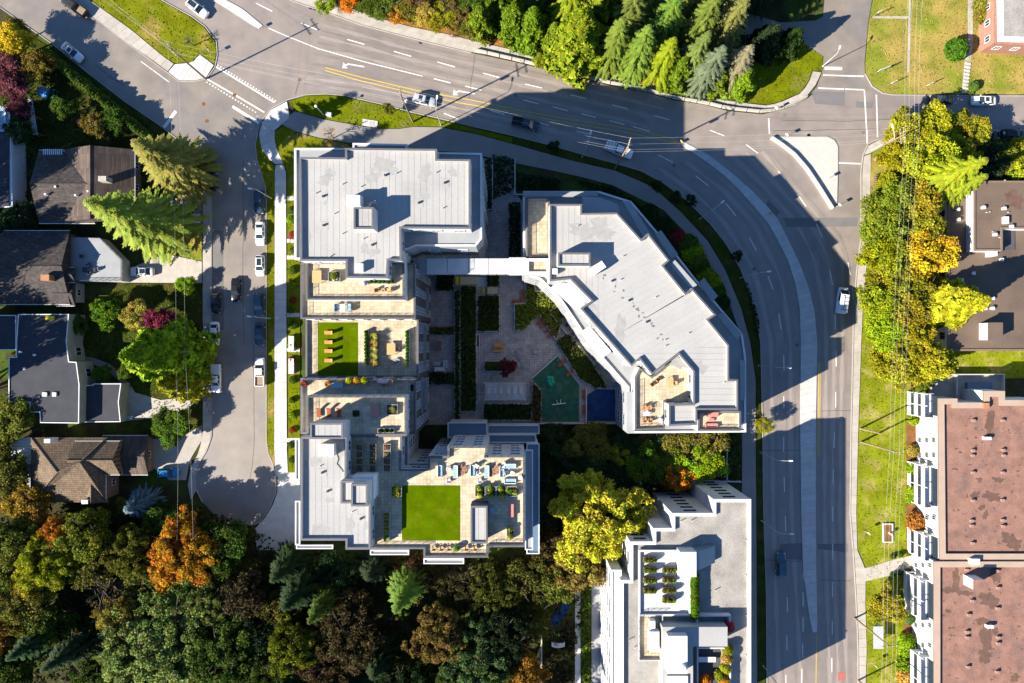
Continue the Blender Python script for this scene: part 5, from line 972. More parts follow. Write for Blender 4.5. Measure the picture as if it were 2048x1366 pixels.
for x, y in ((1787, 1113), (1802, 1109), (1819, 1105), (1786, 1150), (1801, 1146), (1817, 1142)): tree('bush', x, y, .9, .55, (.05, .10, .01), 'tiny clipped ball bush lining the paved entrance walk', 'ball_bush', 'bush', 'ball bushes along the entrance walk')
for x, y, c in ((1107, 294, DK), (1312, 372, DK), (1380, 402, DK), (1472, 512, DK), (1350, 395, DK), (778, 218, OL)): tree('sparse', x, y, 4.2, 1.3, c, 'slim young tree in the boulevard strip along the curve', 'young_tree', 'tree', 'young boulevard trees')
tree('sparse', 1528, 852, 5, 1.9, YG, 'yellow-green young tree by the road below the terraced block', 'young_tree'); tree('bare', 660, 268, 4.5, 1.8, OR, 'nearly bare young tree with orange leaves by the path', 'young_tree'); tree('bare', 378, 82, 3.5, 1.6, PG, 'small white-flecked shrub on the grass island', 'young_tree')
for x, y, r, c, l in ((1355, 472, 1.6, (.22, .03, .02), 'red-leaved shrub beside the slanted block'), (1378, 488, 2, GR, None), (1386, 505, 2.2, BG, None), (1394, 520, 2, OL, None), (1402, 532, 1.8, GR, None), (1412, 550, 1.8, BG, None), (1424, 565, 2, BG, None), (1434, 582, 1.8, GR, None), (1330, 452, 1.8, DK, None), (1300, 425, 1.8, DK, None), (1445, 605, 1.6, DK, None)):
    tree('bush', x, y, 1.8, r, c, l or 'garden shrub between the slanted block and the walking path', 'garden_shrub', 'shrub', None if l else 'shrubs along the walking path')

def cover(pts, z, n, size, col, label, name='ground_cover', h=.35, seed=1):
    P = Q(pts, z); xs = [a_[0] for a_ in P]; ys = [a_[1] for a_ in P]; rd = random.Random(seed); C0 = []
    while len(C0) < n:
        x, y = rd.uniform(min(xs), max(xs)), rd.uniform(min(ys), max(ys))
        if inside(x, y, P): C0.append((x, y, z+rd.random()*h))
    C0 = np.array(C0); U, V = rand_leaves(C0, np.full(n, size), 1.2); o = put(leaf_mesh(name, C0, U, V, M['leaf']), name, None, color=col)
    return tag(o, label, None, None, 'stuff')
cover([(404, 690), (430, 700), (436, 800), (420, 830), (404, 800)], .13, 420, .16, (.36, .16, .03), 'fallen orange leaves along the garden kerb', 'fallen_leaves', .02)
for i, (P, c, dens, z) in enumerate(LAWNS):
    n = min(6000, int(abs(area(P))*dens)); xs = [a_[0] for a_ in P]; ys = [a_[1] for a_ in P]
    X0, X1, Y0, Y1 = max(min(xs), -120), min(max(xs), 120), max(min(ys), -80), min(max(ys), 80); C0 = []
    for _ in range(n*3):
        x, y = random.uniform(X0, X1), random.uniform(Y0, Y1)
        if inside(x, y, P): C0.append((x, y, z+.04))
        if len(C0) >= n: break
    C0 = np.array(C0); U, V = rand_leaves(C0, np.full(len(C0), .24), 1.6); tag(put(leaf_mesh('grass', C0, U, V, M['leaf']), 'grass', None, color=c), 'short grass growing on the lawn', None, None, 'stuff')
cover([(640, -30), (690, 5), (762, 30), (825, 46), (900, 62), (960, 78), (1030, 97), (1124, 120), (1210, 146), (1300, 168), (1440, 196), (1440, 160), (1000, 30), (900, -40)], .08, 5000, .28, (.34, .17, .03), 'fallen orange leaves on the bank behind the sidewalk', 'fallen_leaves', .15)
cover([(1083, 760), (1115, 712), (1158, 770), (1158, 843), (1083, 843)], .105, 160, .14, (.22, .14, .03), 'fallen leaves on the green court', 'fallen_leaves', .02)
cover([(840, 560), (1030, 600), (1060, 700), (960, 840), (850, 840)], .07, 260, .14, (.2, .12, .03), 'fallen leaves on the courtyard paving', 'fallen_leaves', .02)
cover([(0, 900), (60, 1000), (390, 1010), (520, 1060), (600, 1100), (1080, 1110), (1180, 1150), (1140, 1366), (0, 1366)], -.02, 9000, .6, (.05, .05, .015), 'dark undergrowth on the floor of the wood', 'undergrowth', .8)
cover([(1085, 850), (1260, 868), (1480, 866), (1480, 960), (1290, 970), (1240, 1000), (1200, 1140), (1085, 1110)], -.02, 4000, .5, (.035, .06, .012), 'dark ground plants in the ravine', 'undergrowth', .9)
cover([(423, 424), (404, 424), (404, 300), (240, 285), (100, 130), (40, 60), (0, 100), (0, 460), (120, 460), (240, 440)], .05, 2600, .4, (.04, .06, .015), 'ground plants in the hedge garden', 'undergrowth', .5)
for i, (pts, z, n, c) in enumerate((([(873, 548), (907, 548), (907, 581), (873, 581)], .6, 500, DK), ([(910, 582), (919, 582), (919, 845), (910, 845)], .6, 900, (.05, .07, .01)), ([(922, 573), (952, 573), (952, 822), (922, 822)], .6, 2200, (.05, .08, .015)), ([(956, 591), (998, 591), (998, 662), (956, 662)], .6, 1100, (.045, .06, .01)), ([(975, 551), (998, 551), (998, 573), (975, 573)], .6, 300, (.06, .07, .015)), ([(968, 808), (1062, 808), (1062, 839), (968, 839)], .6, 1000, (.03, .06, .015)), ([(1030, 609), (1050, 608), (1053, 560), (1068, 557), (1070, 584), (1102, 584), (1130, 622), (1112, 680), (1078, 633), (1046, 660), (1030, 660)], .6, 1600, (.13, .16, .02)), ([(1112, 682), (1132, 668), (1142, 672), (1200, 745), (1212, 775), (1190, 776), (1158, 755)], .6, 1300, (.06, .08, .015)), ([(1066, 762), (1082, 782), (1082, 842), (1064, 842), (1064, 800)], .6, 500, (.09, .06, .02)), ([(845, 655), (906, 655), (906, 668), (845, 668)], .4, 400, (.10, .10, .015)), ([(852, 745), (908, 745), (908, 768), (856, 768)], .4, 500, DK), ([(985, 310), (1028, 318), (1028, 380), (985, 400)], .2, 700, DK), ([(1032, 345), (1120, 358), (1120, 380), (1032, 380)], .2, 700, DK), ([(1145, 358), (1225, 375), (1270, 400), (1350, 500), (1300, 440), (1190, 385)], .2, 900, DK), ([(970, 320), (984, 320), (984, 420), (970, 420)], .3, 400, DK), ([(850, 500), (965, 500), (965, 516), (850, 516)], .3, 600, (.05, .07, .015)), ([(1018, 405), (1040, 405), (1040, 515), (1018, 515)], .3, 700, DK), ([(1162, 1168), (1180, 1168), (1180, 1366), (1162, 1366)], .2, 800, GR), ([(1090, 1270), (1148, 1250), (1148, 1366), (1085, 1366)], .1, 700, (.03, .025, .012)), ([(1490, 560), (1500, 610), (1515, 680), (1518, 640), (1500, 580)], .1, 200, DK))):
    cover(pts, z, n, .34, c, 'leafy plants filling a planting bed', 'bed_planting', .5, i)

# ---------------------------------------------------------------- vehicles
def loft(st, prof_n=6):
    mb = MB(); rows = []
    for x, w, zb, zs, zt in st:
        half = [(w*.86, zb), (w*.97, zb+.12), (w, (zb+zs)/2), (w*.985, zs-.08), (w*.93, zs), (w*.55, zt), (0, zt+.015)]
        rows.append([(x, -y, z) for y, z in half]+[(x, y, z) for y, z in half[::-1][1:]])
    n = len(rows[0])
    mb.add([v for r_ in rows for v in r_], [[k*n+i, k*n+i+1, (k+1)*n+i+1, (k+1)*n+i][::-1] for k in range(len(rows)-1) for i in range(n-1)], True)
    mb.add(rows[0], [list(range(n))]); mb.add(rows[-1], [list(range(n))[::-1]]); mb.add([rows[0][0], rows[0][-1], rows[-1][-1], rows[-1][0]], [[0, 1, 2, 3]])
    return mb
def pane(c, sx=.88, sy=.86, off=.015):
    c = [Vector(v) for v in c]; ce = sum(c, Vector())/4; n = (c[1]-c[0]).cross(c[3]-c[0]).normalized()
    u = ((c[1]-c[0])+(c[2]-c[3]))/2; v = ((c[3]-c[0])+(c[2]-c[1]))/2; out = []
    for p_ in c:
        d = p_-ce; a_ = d.dot(u)/u.length_squared; b_ = d.dot(v)/v.length_squared; out.append(ce+(p_-ce)*1.0-u*a_*(1-sx)-v*b_*(1-sy)+n*off)
    return MB().add(out, [[0, 1, 2, 3]])
CARS = {  # stations, greenhouse (base rear, top rear, top front, base front, z belt, z roof, base half width, top half width), wheel x, wheel radius
 'sedan': ([(-2.35, .70, .32, .80, .84), (-2.22, .84, .24, .90, .98), (-1.6, .91, .2, .95, 1.02), (0, .92, .2, .95, .99), (.95, .92, .2, .92, .98), (1.8, .89, .22, .80, .87), (2.2, .82, .26, .68, .74), (2.35, .66, .32, .58, .6)], (-1.85, -1.0, .25, 1.05, .95, 1.45, .84, .63), 1.38, .33),
 'suv': ([(-2.3, .76, .36, 1.0, 1.02), (-2.2, .90, .28, 1.08, 1.1), (-1.5, .95, .25, 1.08, 1.12), (0, .96, .25, 1.08, 1.1), (1.0, .95, .25, 1.05, 1.12), (1.8, .92, .28, .95, 1.03), (2.2, .86, .32, .84, .9), (2.35, .70, .38, .72, .74)], (-2.22, -1.95, .30, 1.08, 1.06, 1.72, .88, .70), 1.4, .37),
 'hatch': ([(-2.05, .74, .34, .85, .9), (-1.95, .86, .26, .95, 1.0), (-1.2, .90, .22, .98, 1.04), (0, .90, .22, .96, 1.02), (.9, .90, .22, .93, 1.0), (1.6, .87, .24, .82, .9), (1.95, .80, .28, .70, .76), (2.08, .66, .34, .6, .62)], (-1.95, -1.45, .25, 1.02, .95, 1.5, .83, .64), 1.25, .32),
 'pickup': ([(-2.85, .86, .45, 1.05, 1.06), (-2.8, .93, .40, 1.08, 1.09), (-.6, .95, .32, 1.08, 1.09), (.6, .95, .32, 1.06, 1.1), (1.5, .95, .32, 1.04, 1.12), (2.3, .92, .34, .98, 1.06), (2.7, .86, .38, .88, .94), (2.82, .72, .42, .78, .8)], (-.75, -.55, .75, 1.45, 1.06, 1.78, .87, .70), 1.75, .40),
 'van': ([(-2.7, .86, .36, 1.15, 1.16), (-2.62, .95, .28, 1.2, 1.21), (-1, .98, .26, 1.2, 1.21), (1.2, .98, .26, 1.18, 1.2), (2.0, .94, .28, 1.02, 1.1), (2.4, .88, .32, .85, .9), (2.52, .72, .38, .7, .72)], (-2.62, -2.55, 1.05, 1.95, 1.18, 2.0, .93, .82), 1.6, .36)}
def car_maker(kind, extra=None):
    def make():
        st, (br, tr_, tf, bf, zb, zr, wb, wt), wx, wr = CARS[kind]
        o = thing(kind if kind in ('van', 'pickup') else 'car', 'car', {'van': 'van', 'pickup': 'pickup'}.get(kind, 'car'))
        def tint(ob): ob['tint'] = 1; return ob
        tint(loft(st).build('body', M['paint'], o, True))
        G0 = [(br, -wb, zb), (bf, -wb, zb), (bf, wb, zb), (br, wb, zb)]; G1 = [(tr_, -wt, zr), (tf, -wt, zr), (tf, wt, zr), (tr_, wt, zr)]
        mx_ = (tr_+tf)/2; rt = [(tr_, 0, zr+.05), (mx_, -wt*.8, zr+.05), (tf, 0, zr+.05), (mx_, wt*.8, zr+.05), (mx_, 0, zr+.075)]
        V = G0+G1+[(mx_-(tf-tr_)*.42, -wt*.72, zr+.055), (mx_+(tf-tr_)*.42, -wt*.72, zr+.055), (mx_+(tf-tr_)*.42, wt*.72, zr+.055), (mx_-(tf-tr_)*.42, wt*.72, zr+.055)]
        tint(MB().add(V, [[0, 1, 5, 4], [1, 2, 6, 5], [2, 3, 7, 6], [3, 0, 4, 7], [4, 5, 9, 8], [5, 6, 10, 9], [6, 7, 11, 10], [7, 4, 8, 11], [8, 9, 10, 11]]).build('cabin', M['paint'], o, True))
        pane([V[1], V[2], V[6], V[5]], .9, .92).build('windshield', M['glass'], o, True)
        if extra != 'cargo': pane([V[3], V[0], V[4], V[7]], .86, .84).build('rear_window', M['glass'], o, True)
        for s, (a_, b_, c_, d_) in ((-1, (0, 1, 5, 4)), (1, (2, 3, 7, 6))):
            P_ = [Vector(V[k]) for k in (a_, b_, c_, d_)]; m0, m1 = P_[0].lerp(P_[1], .5), P_[3].lerp(P_[2], .5)
            for quad in ([P_[0], m0, m1, P_[3]], [m0, P_[1], P_[2], m1]):
                front = (sum(quad, Vector())/4).x > (br+bf)/2
                if extra == 'cargo' and not front: continue
                pane(quad, .86, .76).build('side_window', M['glass'], o, True)
            mi = MB().box(bf-.25, s*(wb+.14), zb-.02, zb+.14, .12, .2).build('mirror', M['paint'], o, True); tint(mi)
            x1 = st[-1][0]; w1 = st[-2][1]
            MB().box(x1-.13, s*w1*.78, st[-2][3]-.17, st[-2][3]-.0, .16, .34).build('headlight', M['lens'], o, True)
            MB().box(st[0][0]+.05, s*st[1][1]*.8, st[1][3]-.25, st[1][3]-.06, .12, .3).build('tail_light', M['redlens'], o, True)
            for sx in (-wx, wx):
                wh = MB(); y0, y1 = s*(st[2][1]-.22), s*(st[2][1]-.01); wh.tube((0, y0, 0), (0, y1, 0), wr, n=16); t_ = wh.build('wheel', M['rubber'], o, True); t_.location = (sx, 0, wr)
                MB().tube((0, y1-.01*s, 0), (0, y1+.012*s, 0), wr*.62, n=12).build('rim', M['galv'], t_, True)
        if extra == 'sunroof': MB().box(mx_+.15, 0, zr+.06, zr+.085, .75, .85).build('sunroof', M['glass'], o, True)
        if extra == 'glassroof': MB().box(mx_, 0, zr+.06, zr+.085, (tf-tr_)*.8, wt*1.35).build('sunroof', M['glass'], o, True)
        if extra == 'rails' or kind == 'suv':
            for s in (-1, 1): MB().tube((tr_+.15, s*wt*.92, zr+.1), (tf-.1, s*wt*.92, zr+.1), .03, n=5).build('roof_rail', M['darkmetal'], o, True)
        if kind == 'pickup':
            MB().box((-2.78+br)/2-.03, 0, 1.09, 1.11, abs(-2.72-br), 1.55).build('bed_liner', M['rubber' if extra != 'tan' else 'wood'], o, True)
            r_ = MB().ring([(-2.82, -.92), (br-.05, -.92), (br-.05, .92), (-2.82, .92)], 1.05, 1.36, .1).build('bed_wall', M['paint'], o, True); tint(r_)
            if extra == 'canopy':
                c_ = MB().box((-2.78+br)/2, 0, 1.37, 1.82, abs(-2.7-br), 1.7).build('canopy', M['white_eq'], o, True)
                for k in range(3): MB().box(-2.4+k*.65, 0, 1.82, 1.86, .06, 1.6).build('rack_bar', M['darkmetal'], c_, True)
            if extra == 'cover': MB().box((-2.78+br)/2-.03, 0, 1.36, 1.40, abs(-2.74-br), 1.7).build('bed_cover', M['white_eq'], o, True)
        if extra == 'cargo':
            for k in range(4): MB().box(-2.0+k*.8, 0, zr+.08, zr+.15, .06, 1.5).build('rack_bar', M['darkmetal'], o, True)
            MB().box(-.6, .3, zr+.15, zr+.22, 2.6, .35).build('ladder', M['galv'], o, True)
        return o
    return make
WHT, BLK, SIL, GRY, DBL, TEAL, TAN = (.68, .68, .67), (.012, .012, .014), (.36, .37, .39), (.12, .12, .13), (.02, .04, .07), (.02, .09, .12), (.32, .26, .18)
CARLIST = [('suv', 'glassroof', 395, 17, 38, WHT, 'white car with dark roof panels passing the grass island'), ('pickup', 'tan', 148, 13, 215, (.03, .027, .025), 'dark pickup with brown bed parked on the diagonal street'), ('sedan', 'sunroof', 144, 104, 40, WHT, 'white sedan with sunroof parked along the long hedge'),
 ('hatch', None, 425, 360, 82, BLK, 'black hatchback parked at the corner below the street bend'), ('hatch', None, 325, 408, 0, WHT, 'white hatchback half hidden under the firs'), ('sedan', None, 374, 405, 180, TAN, 'tan sedan parked on the shaded driveway'), ('suv', 'rails', 376, 437, 0, SIL, 'silver car with dark hood on the shaded driveway'), ('sedan', 'glassroof', 284, 543, 180, WHT, 'white sedan with black glass roof in front of the pale terrace'), ('sedan', None, 471, 580, 92, BLK, 'black sedan driving along the side street'), ('hatch', None, 431, 606, 88, BLK, 'black hatchback parked at the garden kerb'), ('sedan', None, 429, 667, 90, WHT, 'white sedan parked at the garden kerb'), ('pickup', 'cover', 432, 757, 90, WHT, 'white pickup with covered bed beside the tall cedar'),
 ('suv', 'rails', 518, 404, 90, DBL, 'dark blue wagon under the street lamp at the first parked place'), ('sedan', None, 520, 467, 90, WHT, 'white sedan parked behind the dark blue wagon'), ('hatch', 'glassroof', 520, 531, 90, WHT, 'white hatchback with black roof parked at the grass strip'), ('suv', None, 518, 609, 90, (.03, .07, .10), 'blue-grey car parked between white hatchback and dark sedan'), ('sedan', None, 519, 668, 90, (.025, .05, .075), 'dark blue sedan parked behind the blue-grey car'), ('pickup', 'tan', 520, 744, -90, WHT, 'white pickup with open rusty bed at the grass strip'),
 ('suv', 'sunroof', 849, 200, 14, SIL, 'silver sport utility car driving on the main road'), ('pickup', None, 1052, 248, 12, (.02, .05, .075), 'dark blue pickup driving in the building shadow'), ('pickup', 'canopy', 1238, 300, 22, WHT, 'white pickup with canopy passing the utility pole'), ('sedan', 'glassroof', 1884, 199, 180, BLK, 'black convertible-like sedan parked on the east street'), ('sedan', 'sunroof', 1968, 201, 180, WHT, 'white sedan with sunroof parked on the east street'), ('sedan', None, 1976, 268, 0, (.015, .02, .025), 'dark sedan parked in the shade of yellow-green trees'), ('suv', None, 2027, 268, 0, (.01, .015, .02), 'dark sport utility car parked in deep tree shade'),
 ('van', 'cargo', 1684, 600, -82, WHT, 'white cargo van with roof ladder driving beside the median'), ('suv', 'rails', 1562, 1129, -90, (.03, .10, .14), 'teal sport utility car driving down the shaded road'), ('hatch', None, 337, 946, 0, (.01, .16, .34), 'bright blue hatchback beside the tile-roofed house')]
for k, ex, x, y, deg, c, l in CARLIST:
    z = .012 if y not in (437, 405, 543, 946, 408) else .105
    inst(('car', k, ex), car_maker(k, ex), (*q(x, y, .8), z), R(-deg), l, c)
for x in (1960, 1995): pass

# ---------------------------------------------------------------- street furniture
def lamp(px, py, h, dx, dy, label, arm=2.0, group='street lamps', z0=.1):
    x, y = q(px, py); o = thing('street_lamp', label, 'lamp', (x, y, z0), 0, group); d = Vector((dx, -dy)).normalized() if (dx or dy) else Vector((0, 0))
    MB().path([(0, 0, 0), (0, 0, .5), (0, 0, h)], [.16, .10, .06], 8).build('pole', M['galv'], o, True)
    if arm:
        MB().path([(0, 0, h-.05), (d.x*arm*.5, d.y*arm*.5, h+.3), (d.x*arm, d.y*arm, h+.35)], .045, 6).build('arm', M['galv'], o, True)
        MB().box(d.x*(arm+.3), d.y*(arm+.3), h+.28, h+.4, .75, .3, math.atan2(d.y, d.x)).build('lamp_head', M['white_eq'], o, True)
    else: MB().lathe([(.06, h), (.28, h+.05), (.3, h+.16), (.1, h+.25)], n=10).build('lamp_head', M['white_eq'], o, True)
    return o
for a_ in ((882, 251, 9, .1, -1, 'tall galvanised street lamp beside the silver car lane'), (1164, 315, 9, .3, -1, 'street lamp in the boulevard between path and road curve'), (1399, 438, 9, .8, -.7, 'street lamp on the curve beside the slanted block'), (1480, 556, 9, 1, -.15, 'street lamp on the curve near the garden shrubs'), (1517, 731, 9, 1, .05, 'street lamp on the boulevard by the terraced block corner'), (1520, 905, 9, 1, .02, 'street lamp on the boulevard above the gravel-roofed block'), (1522, 1041, 9, 1, .02, 'street lamp on the boulevard beside the gravel roof'), (1526, 1331, 9, 1, .02, 'street lamp on the boulevard farthest down the road'), (1744, 300, 8, -.3, -1, 'street lamp at the east street corner beside the tall pole')): lamp(*a_)
lamp(647, 230, 5, 0, 0, 'short path lamp on the corner lawn', 0, z0=.08); lamp(543, 397, 8, -1, -.1, 'street lamp over the dark blue wagon', .8); lamp(541, 637, 8, -1, -.1, 'street lamp between the blue-grey and dark blue parked cars', .8); lamp(1645, 133, 6, .2, -.6, 'small lamp post at the grass corner of the north street', .8)
lamp(545, 262, 5, -.7, -.7, 'dark signal post on the paved corner', 1.0)
def upole(px, py, h, label, ang, arms=1, lean=(0, 0), tf=False):
    x, y = q(px, py); o = thing('utility_pole', label, 'utility pole', (x, y, 0), 0, 'utility poles'); d = Vector((math.cos(ang), math.sin(ang), 0))
    MB().path([(0, 0, -.2), (lean[0], lean[1], h)], [.2, .12], 8).build('pole', M['wood'], o, True)
    for k in range(arms):
        z = h-.4-1.1*k; c = Vector((lean[0]*z/h, lean[1]*z/h, z)); arm_ = MB().tube(c-d*1.4, c+d*1.4, .08, n=5).build('crossarm', M['wood'], o, True)
        for s in (-1.25, -.5, .5, 1.25): MB().tube(c+d*s, c+d*s+Vector((0, 0, .25)), .05, n=6).build('insulator', M['white_eq'], arm_, True)
    if tf: MB().lathe([(.28, h-4), (.28, h-3)], .45, 0, 10).build('transformer', M['galv'], o, True)
    return (x+lean[0], y+lean[1], h)
T1 = upole(412, 158, 15, 'tall pole with double crossarms at the diagonal street corner', R(125), 2); T2 = upole(826, 244, 15.5, 'utility pole by the silver car on the main road', R(100), 2, tf=True)
T3 = upole(1230, 337, 16.5, 'utility pole over the white pickup with canopy', R(75), 2, tf=True); T4 = upole(1744, 303, 11.5, 'utility pole at the east street corner trees', R(95), 2); T5 = upole(1721, 884, 13, 'utility pole on the lawn opposite the white wall', R(5), 1); T6 = upole(1709, 1236, 13, 'utility pole by the bus shelter', R(5), 1); T7 = upole(418, 702, 12, 'utility pole inside the tall cedar at the garden kerb', R(0), 1); T8 = upole(1720, 857, 8, 'short stub pole beside the lawn utility pole', R(5), 0); T9 = upole(1716, 1360, 12, 'utility pole at the sidewalk end beyond the shelter', R(5), 1)
def wire(a_, b_, off, sag, label, r=.008):
    a_, b_ = Vector(a_)+Vector(off), Vector(b_)+Vector(off); n = 14
    pts = [a_.lerp(b_, i/n)-Vector((0, 0, sag*4*(i/n)*(1-i/n))) for i in range(n+1)]
    tag(MB().path(pts, r, 4).build('power_line', M['pale']), label, 'cable', 'overhead wires')
out = lambda px, py, h: (*q(px, py, h), h)
def tops(T_, ang, k): d = Vector((math.cos(ang), math.sin(ang), 0)); return [tuple(Vector(T_)+d*s+Vector((0, 0, z))) for s, z in ((-1.25, -.15), (1.25, -.15), (-.5, -1.3), (.5, -1.3))][:k]
for i in range(4):
    z = (0, 0, 0)
    wire(tops(T1, R(125), 4)[i], tops(T2, R(100), 4)[i], z, 1.0, 'power line from the corner pole along the main road'); wire(tops(T2, R(100), 4)[i], tops(T3, R(75), 4)[i], z, 1.0, 'power line spanning the middle of the main road'); wire(tops(T3, R(75), 4)[i], tops(T4, R(95), 4)[i], z, 1.2, 'power line crossing to the east street corner')
    wire(tops(T1, R(125), 4)[i], out(150-i*6, -60+i*3, 14), z, .5, 'power line above the grass island')
for i, s in enumerate((-1.25, -.5, .5, 1.25)):
    o5, o6, o4 = (T5[0]+s, T5[1], T5[2]-.2), (T6[0]+s, T6[1], T6[2]-.2), (T4[0]+1+s, T4[1], T4[2]+.6)
    wire(o4, o5, (0, 0, 0), .8, 'power line through the trees beside the right-hand road'); wire(o5, o6, (0, 0, 0), .6, 'power line above the lawn of the brown-roofed houses'); wire(o6, (T6[0]+s-1, T6[1]-40, T6[2]-.2), (0, 0, 0), .6, 'power line beyond the bus shelter'); wire(o4, out(1820+i*10, -60, 12), (0, 0, 0), .8, 'power line above the dry lawn')
for s in (-.8, .8): wire((T1[0]+s, T1[1], T1[2]-1.5), (T7[0]+s, T7[1], T7[2]-.2), (0, 0, 0), .8, 'power line along the garden kerb of the side street'); wire((T7[0]+s, T7[1], T7[2]-.2), out(370+s*20, 1080, 11), (0, 0, 0), .5, 'power line above the tile-roofed house driveway')
def board(px, py, w, h, post, rz, label, m='trim', lean=0):
    x, y = q(px, py); o = thing('sign_board', label, 'sign', (x, y, .09), rz)
    for s in (-w*.35, w*.35): MB().box(s, 0, 0, post+h*.9, .1, .1).build('post', M['wood'], o, True)
    MB().box(0, -.09, post, post+h, w, .07).build('panel', M[m], o, True); return o
board(1757, 145, 2.2, 1.2, 1.4, R(20), 'large white sign board on posts in the dry lawn corner'); board(1777, 171, 1.0, .8, 1.6, R(25), 'small white sign beside the east street corner'); board(1848, 175, 1.1, .8, 1.6, R(25), 'small white sign on the lawn edge of the east street'); board(1748, 33, .8, .6, 1.8, R(25), 'small sign at the north street kerb path'); board(1752, 402, 1.6, .9, .6, R(10), 'white utility board under the roadside trees'); board(1737, 590, .9, .9, .5, R(0), 'small white box sign at the roadside trees', 'white_eq')
def rsign(px, py, label, m='white_eq', h=2.2):
    x, y = q(px, py); o = thing('road_sign', label, 'sign', (x, y, .12)); MB().tube((0, 0, 0), (0, 0, h), .04, n=6).build('post', M['galv'], o, True); MB().box(.0, .06, h-.65, h, .6, .04, R(-50)).build('panel', M[m], o, True)
rsign(1545, 223, 'road sign on the barrier bend opposite the traffic island'); rsign(1566, 276, 'road sign at the tip of the traffic island wall'); rsign(1646, 362, 'road sign on the paved traffic island'); rsign(1670, 414, 'slim sign at the lower end of the traffic island'); rsign(524, 56, 'yellow object marker on the median nose', 'yellowp', 1.2); rsign(1361, 286, 'yellow object marker at the curved median start', 'yellowp', 1.0); rsign(426, 110, 'road sign on the grass island edge'); rsign(1538, 428, 'yellow marker on the curved median', 'yellowp', .9); rsign(1727, 1062, 'slim road sign on the lawn by the sidewalk'); rsign(1742, 1325, 'slim road sign at the lawn below the shelter')
x, y = q(1752, 319); o = thing('utility_box', 'pink painted utility box on the corner lawn', 'utility box', (x, y, .09), R(20)); MB().box(0, 0, 0, 1.0, .9, .6).build('cabinet', mat('pink_paint', (.55, .10, .18), .05), o, True); MB().box(0, 0, 1.0, 1.06, 1.0, .7).build('lid', M['pink'], o, True)
x, y = q(660, 232); o = thing('utility_box', 'grey utility cabinet on the shaded corner lawn', 'utility box', (x, y, .08), R(-10)); MB().box(0, 0, 0, 1.1, 1.0, .6).build('cabinet', M['galv'], o, True); MB().box(0, 0, 1.1, 1.16, 1.1, .7).build('lid', M['galv'], o, True)
x, y = q(740, 247); o = thing('concrete_pad', 'flat concrete slab with hatch in the corner lawn', 'slab', (x, y, .08), R(-9)); MB().box(0, 0, 0, .16, 3.1, 1.3).build('pad', M['conc2'], o, True); MB().box(.4, 0, .16, .2, 1, .8).build('hatch', M['conc'], o, True)
# bus shelter
x, y = q(1743, 1264); o = thing('bus_shelter', 'glass-roofed bus shelter on the right-hand sidewalk', 'bus shelter', (x, y, .12))
for sx in (-.8, .8):
    for sy in (-2.0, 2.0): MB().box(sx, sy, 0, 2.4, .08, .08).build('post', M['darkmetal'], o, True)
MB().box(0, 0, 2.4, 2.5, 1.9, 4.4).build('roof', M['metal'], o, True); MB().box(.8, 0, .2, 2.2, .03, 3.9).build('back_panel', M['railglass'], o, True); MB().box(.4, 0, .42, .48, .4, 3).build('bench', M['darkmetal'], o, True)
for s in (-1.2, 1.2): MB().box(.4, s, 0, .42, .3, .06).build('bench_leg', M['darkmetal'], o, True)
# slatted fence, small garden things
x, y = q(1746, 370); o = thing('slatted_fence', 'dark brown slatted fence by the roadside trees', 'fence', (x, y, .09))
for k in range(9): MB().box(0, -1.6+k*.4, .1, 1.2, .5 if k == 4 else .3, .16).build('slat', M['brownwall'], o, True)
for s in (-1.7, 1.7): MB().box(.2, s, 0, 1.3, .1, .1).build('post', M['brownwall'], o, True)
x, y = q(1774, 1065); o = thing('raised_bed', 'wooden framed garden bed with a stone lantern on the lawn', 'garden bed', (x, y, .09)); MB().ring([(-1, -1.9), (1, -1.9), (1, 1.9), (-1, 1.9)], 0, .35, .2).build('frame', M['conc2'], o, True); MB().box(0, 0, 0, .22, 1.6, 3.4).build('soil', M['mulch'], o, True); MB().lathe([(.3, .22), (.12, .4), (.12, .9), (.35, 1.0), (.1, 1.3)], .35, 0, 8).build('lantern', M['conc'], o, True)
def bin_():
    o = thing('wheelie_bin', 'x', 'bin'); MB().add([(-.25, -.28, .06), (.25, -.28, .06), (.25, .28, .06), (-.25, .28, .06), (-.3, -.35, 1), (.3, -.35, 1), (.3, .35, 1), (-.3, .35, 1)], [[0, 1, 5, 4], [1, 2, 6, 5], [2, 3, 7, 6], [3, 0, 4, 7], [0, 3, 2, 1]]).build('bin_body', M['pale'], o, True); MB().box(0, .02, 1.0, 1.07, .66, .76).build('lid', M['cush'], o, True)
    for s in (-.24, .24): MB().tube((s-.04, -.26, .1), (s+.04, -.26, .1), .1, n=10).build('wheel', M['rubber'], o, True)
    return o
for x, y, l in ((255, 834, 'grey bin by the black-roofed garage wall'), (262, 834, 'second grey bin by the black-roofed garage wall'), (392, 865, 'grey-blue bin beside the driveway hedge'), (398, 863, 'second grey-blue bin beside the driveway hedge')): inst('bin', bin_, (*q(x, y, .5), .1), R(90), l)
x, y = q(104, 192); o = thing('playhouse', 'blue-roofed garden playhouse with green frame in the hedge garden', 'playhouse', (x, y, .09), R(-15))
MB().add([(-1.5, -1, 1.6), (.5, -1, 1.6), (.5, 1, 1.6), (-1.5, 1, 1.6), (-1.3, 0, 2.4), (.5, 0, 2.4)], [[0, 1, 5, 4], [2, 3, 4, 5], [3, 0, 4], [1, 2, 5]]).build('roof', mat('blue_tarp', (.02, .17, .42), .1, rough=.4), o, True); MB().box(-.5, 0, 0, 1.6, 1.8, 1.8).build('wall', M['greencourt'], o, True)
for a_, b_ in (((.6, -1), (2, -1)), ((.6, 1), (2, 1)), ((2, -1), (2, 1)), ((1.3, -1), (1.3, 1))): MB().seg(a_, b_, .08, .08, 1.5).build('frame_bar', M['greencourt'], o, True)
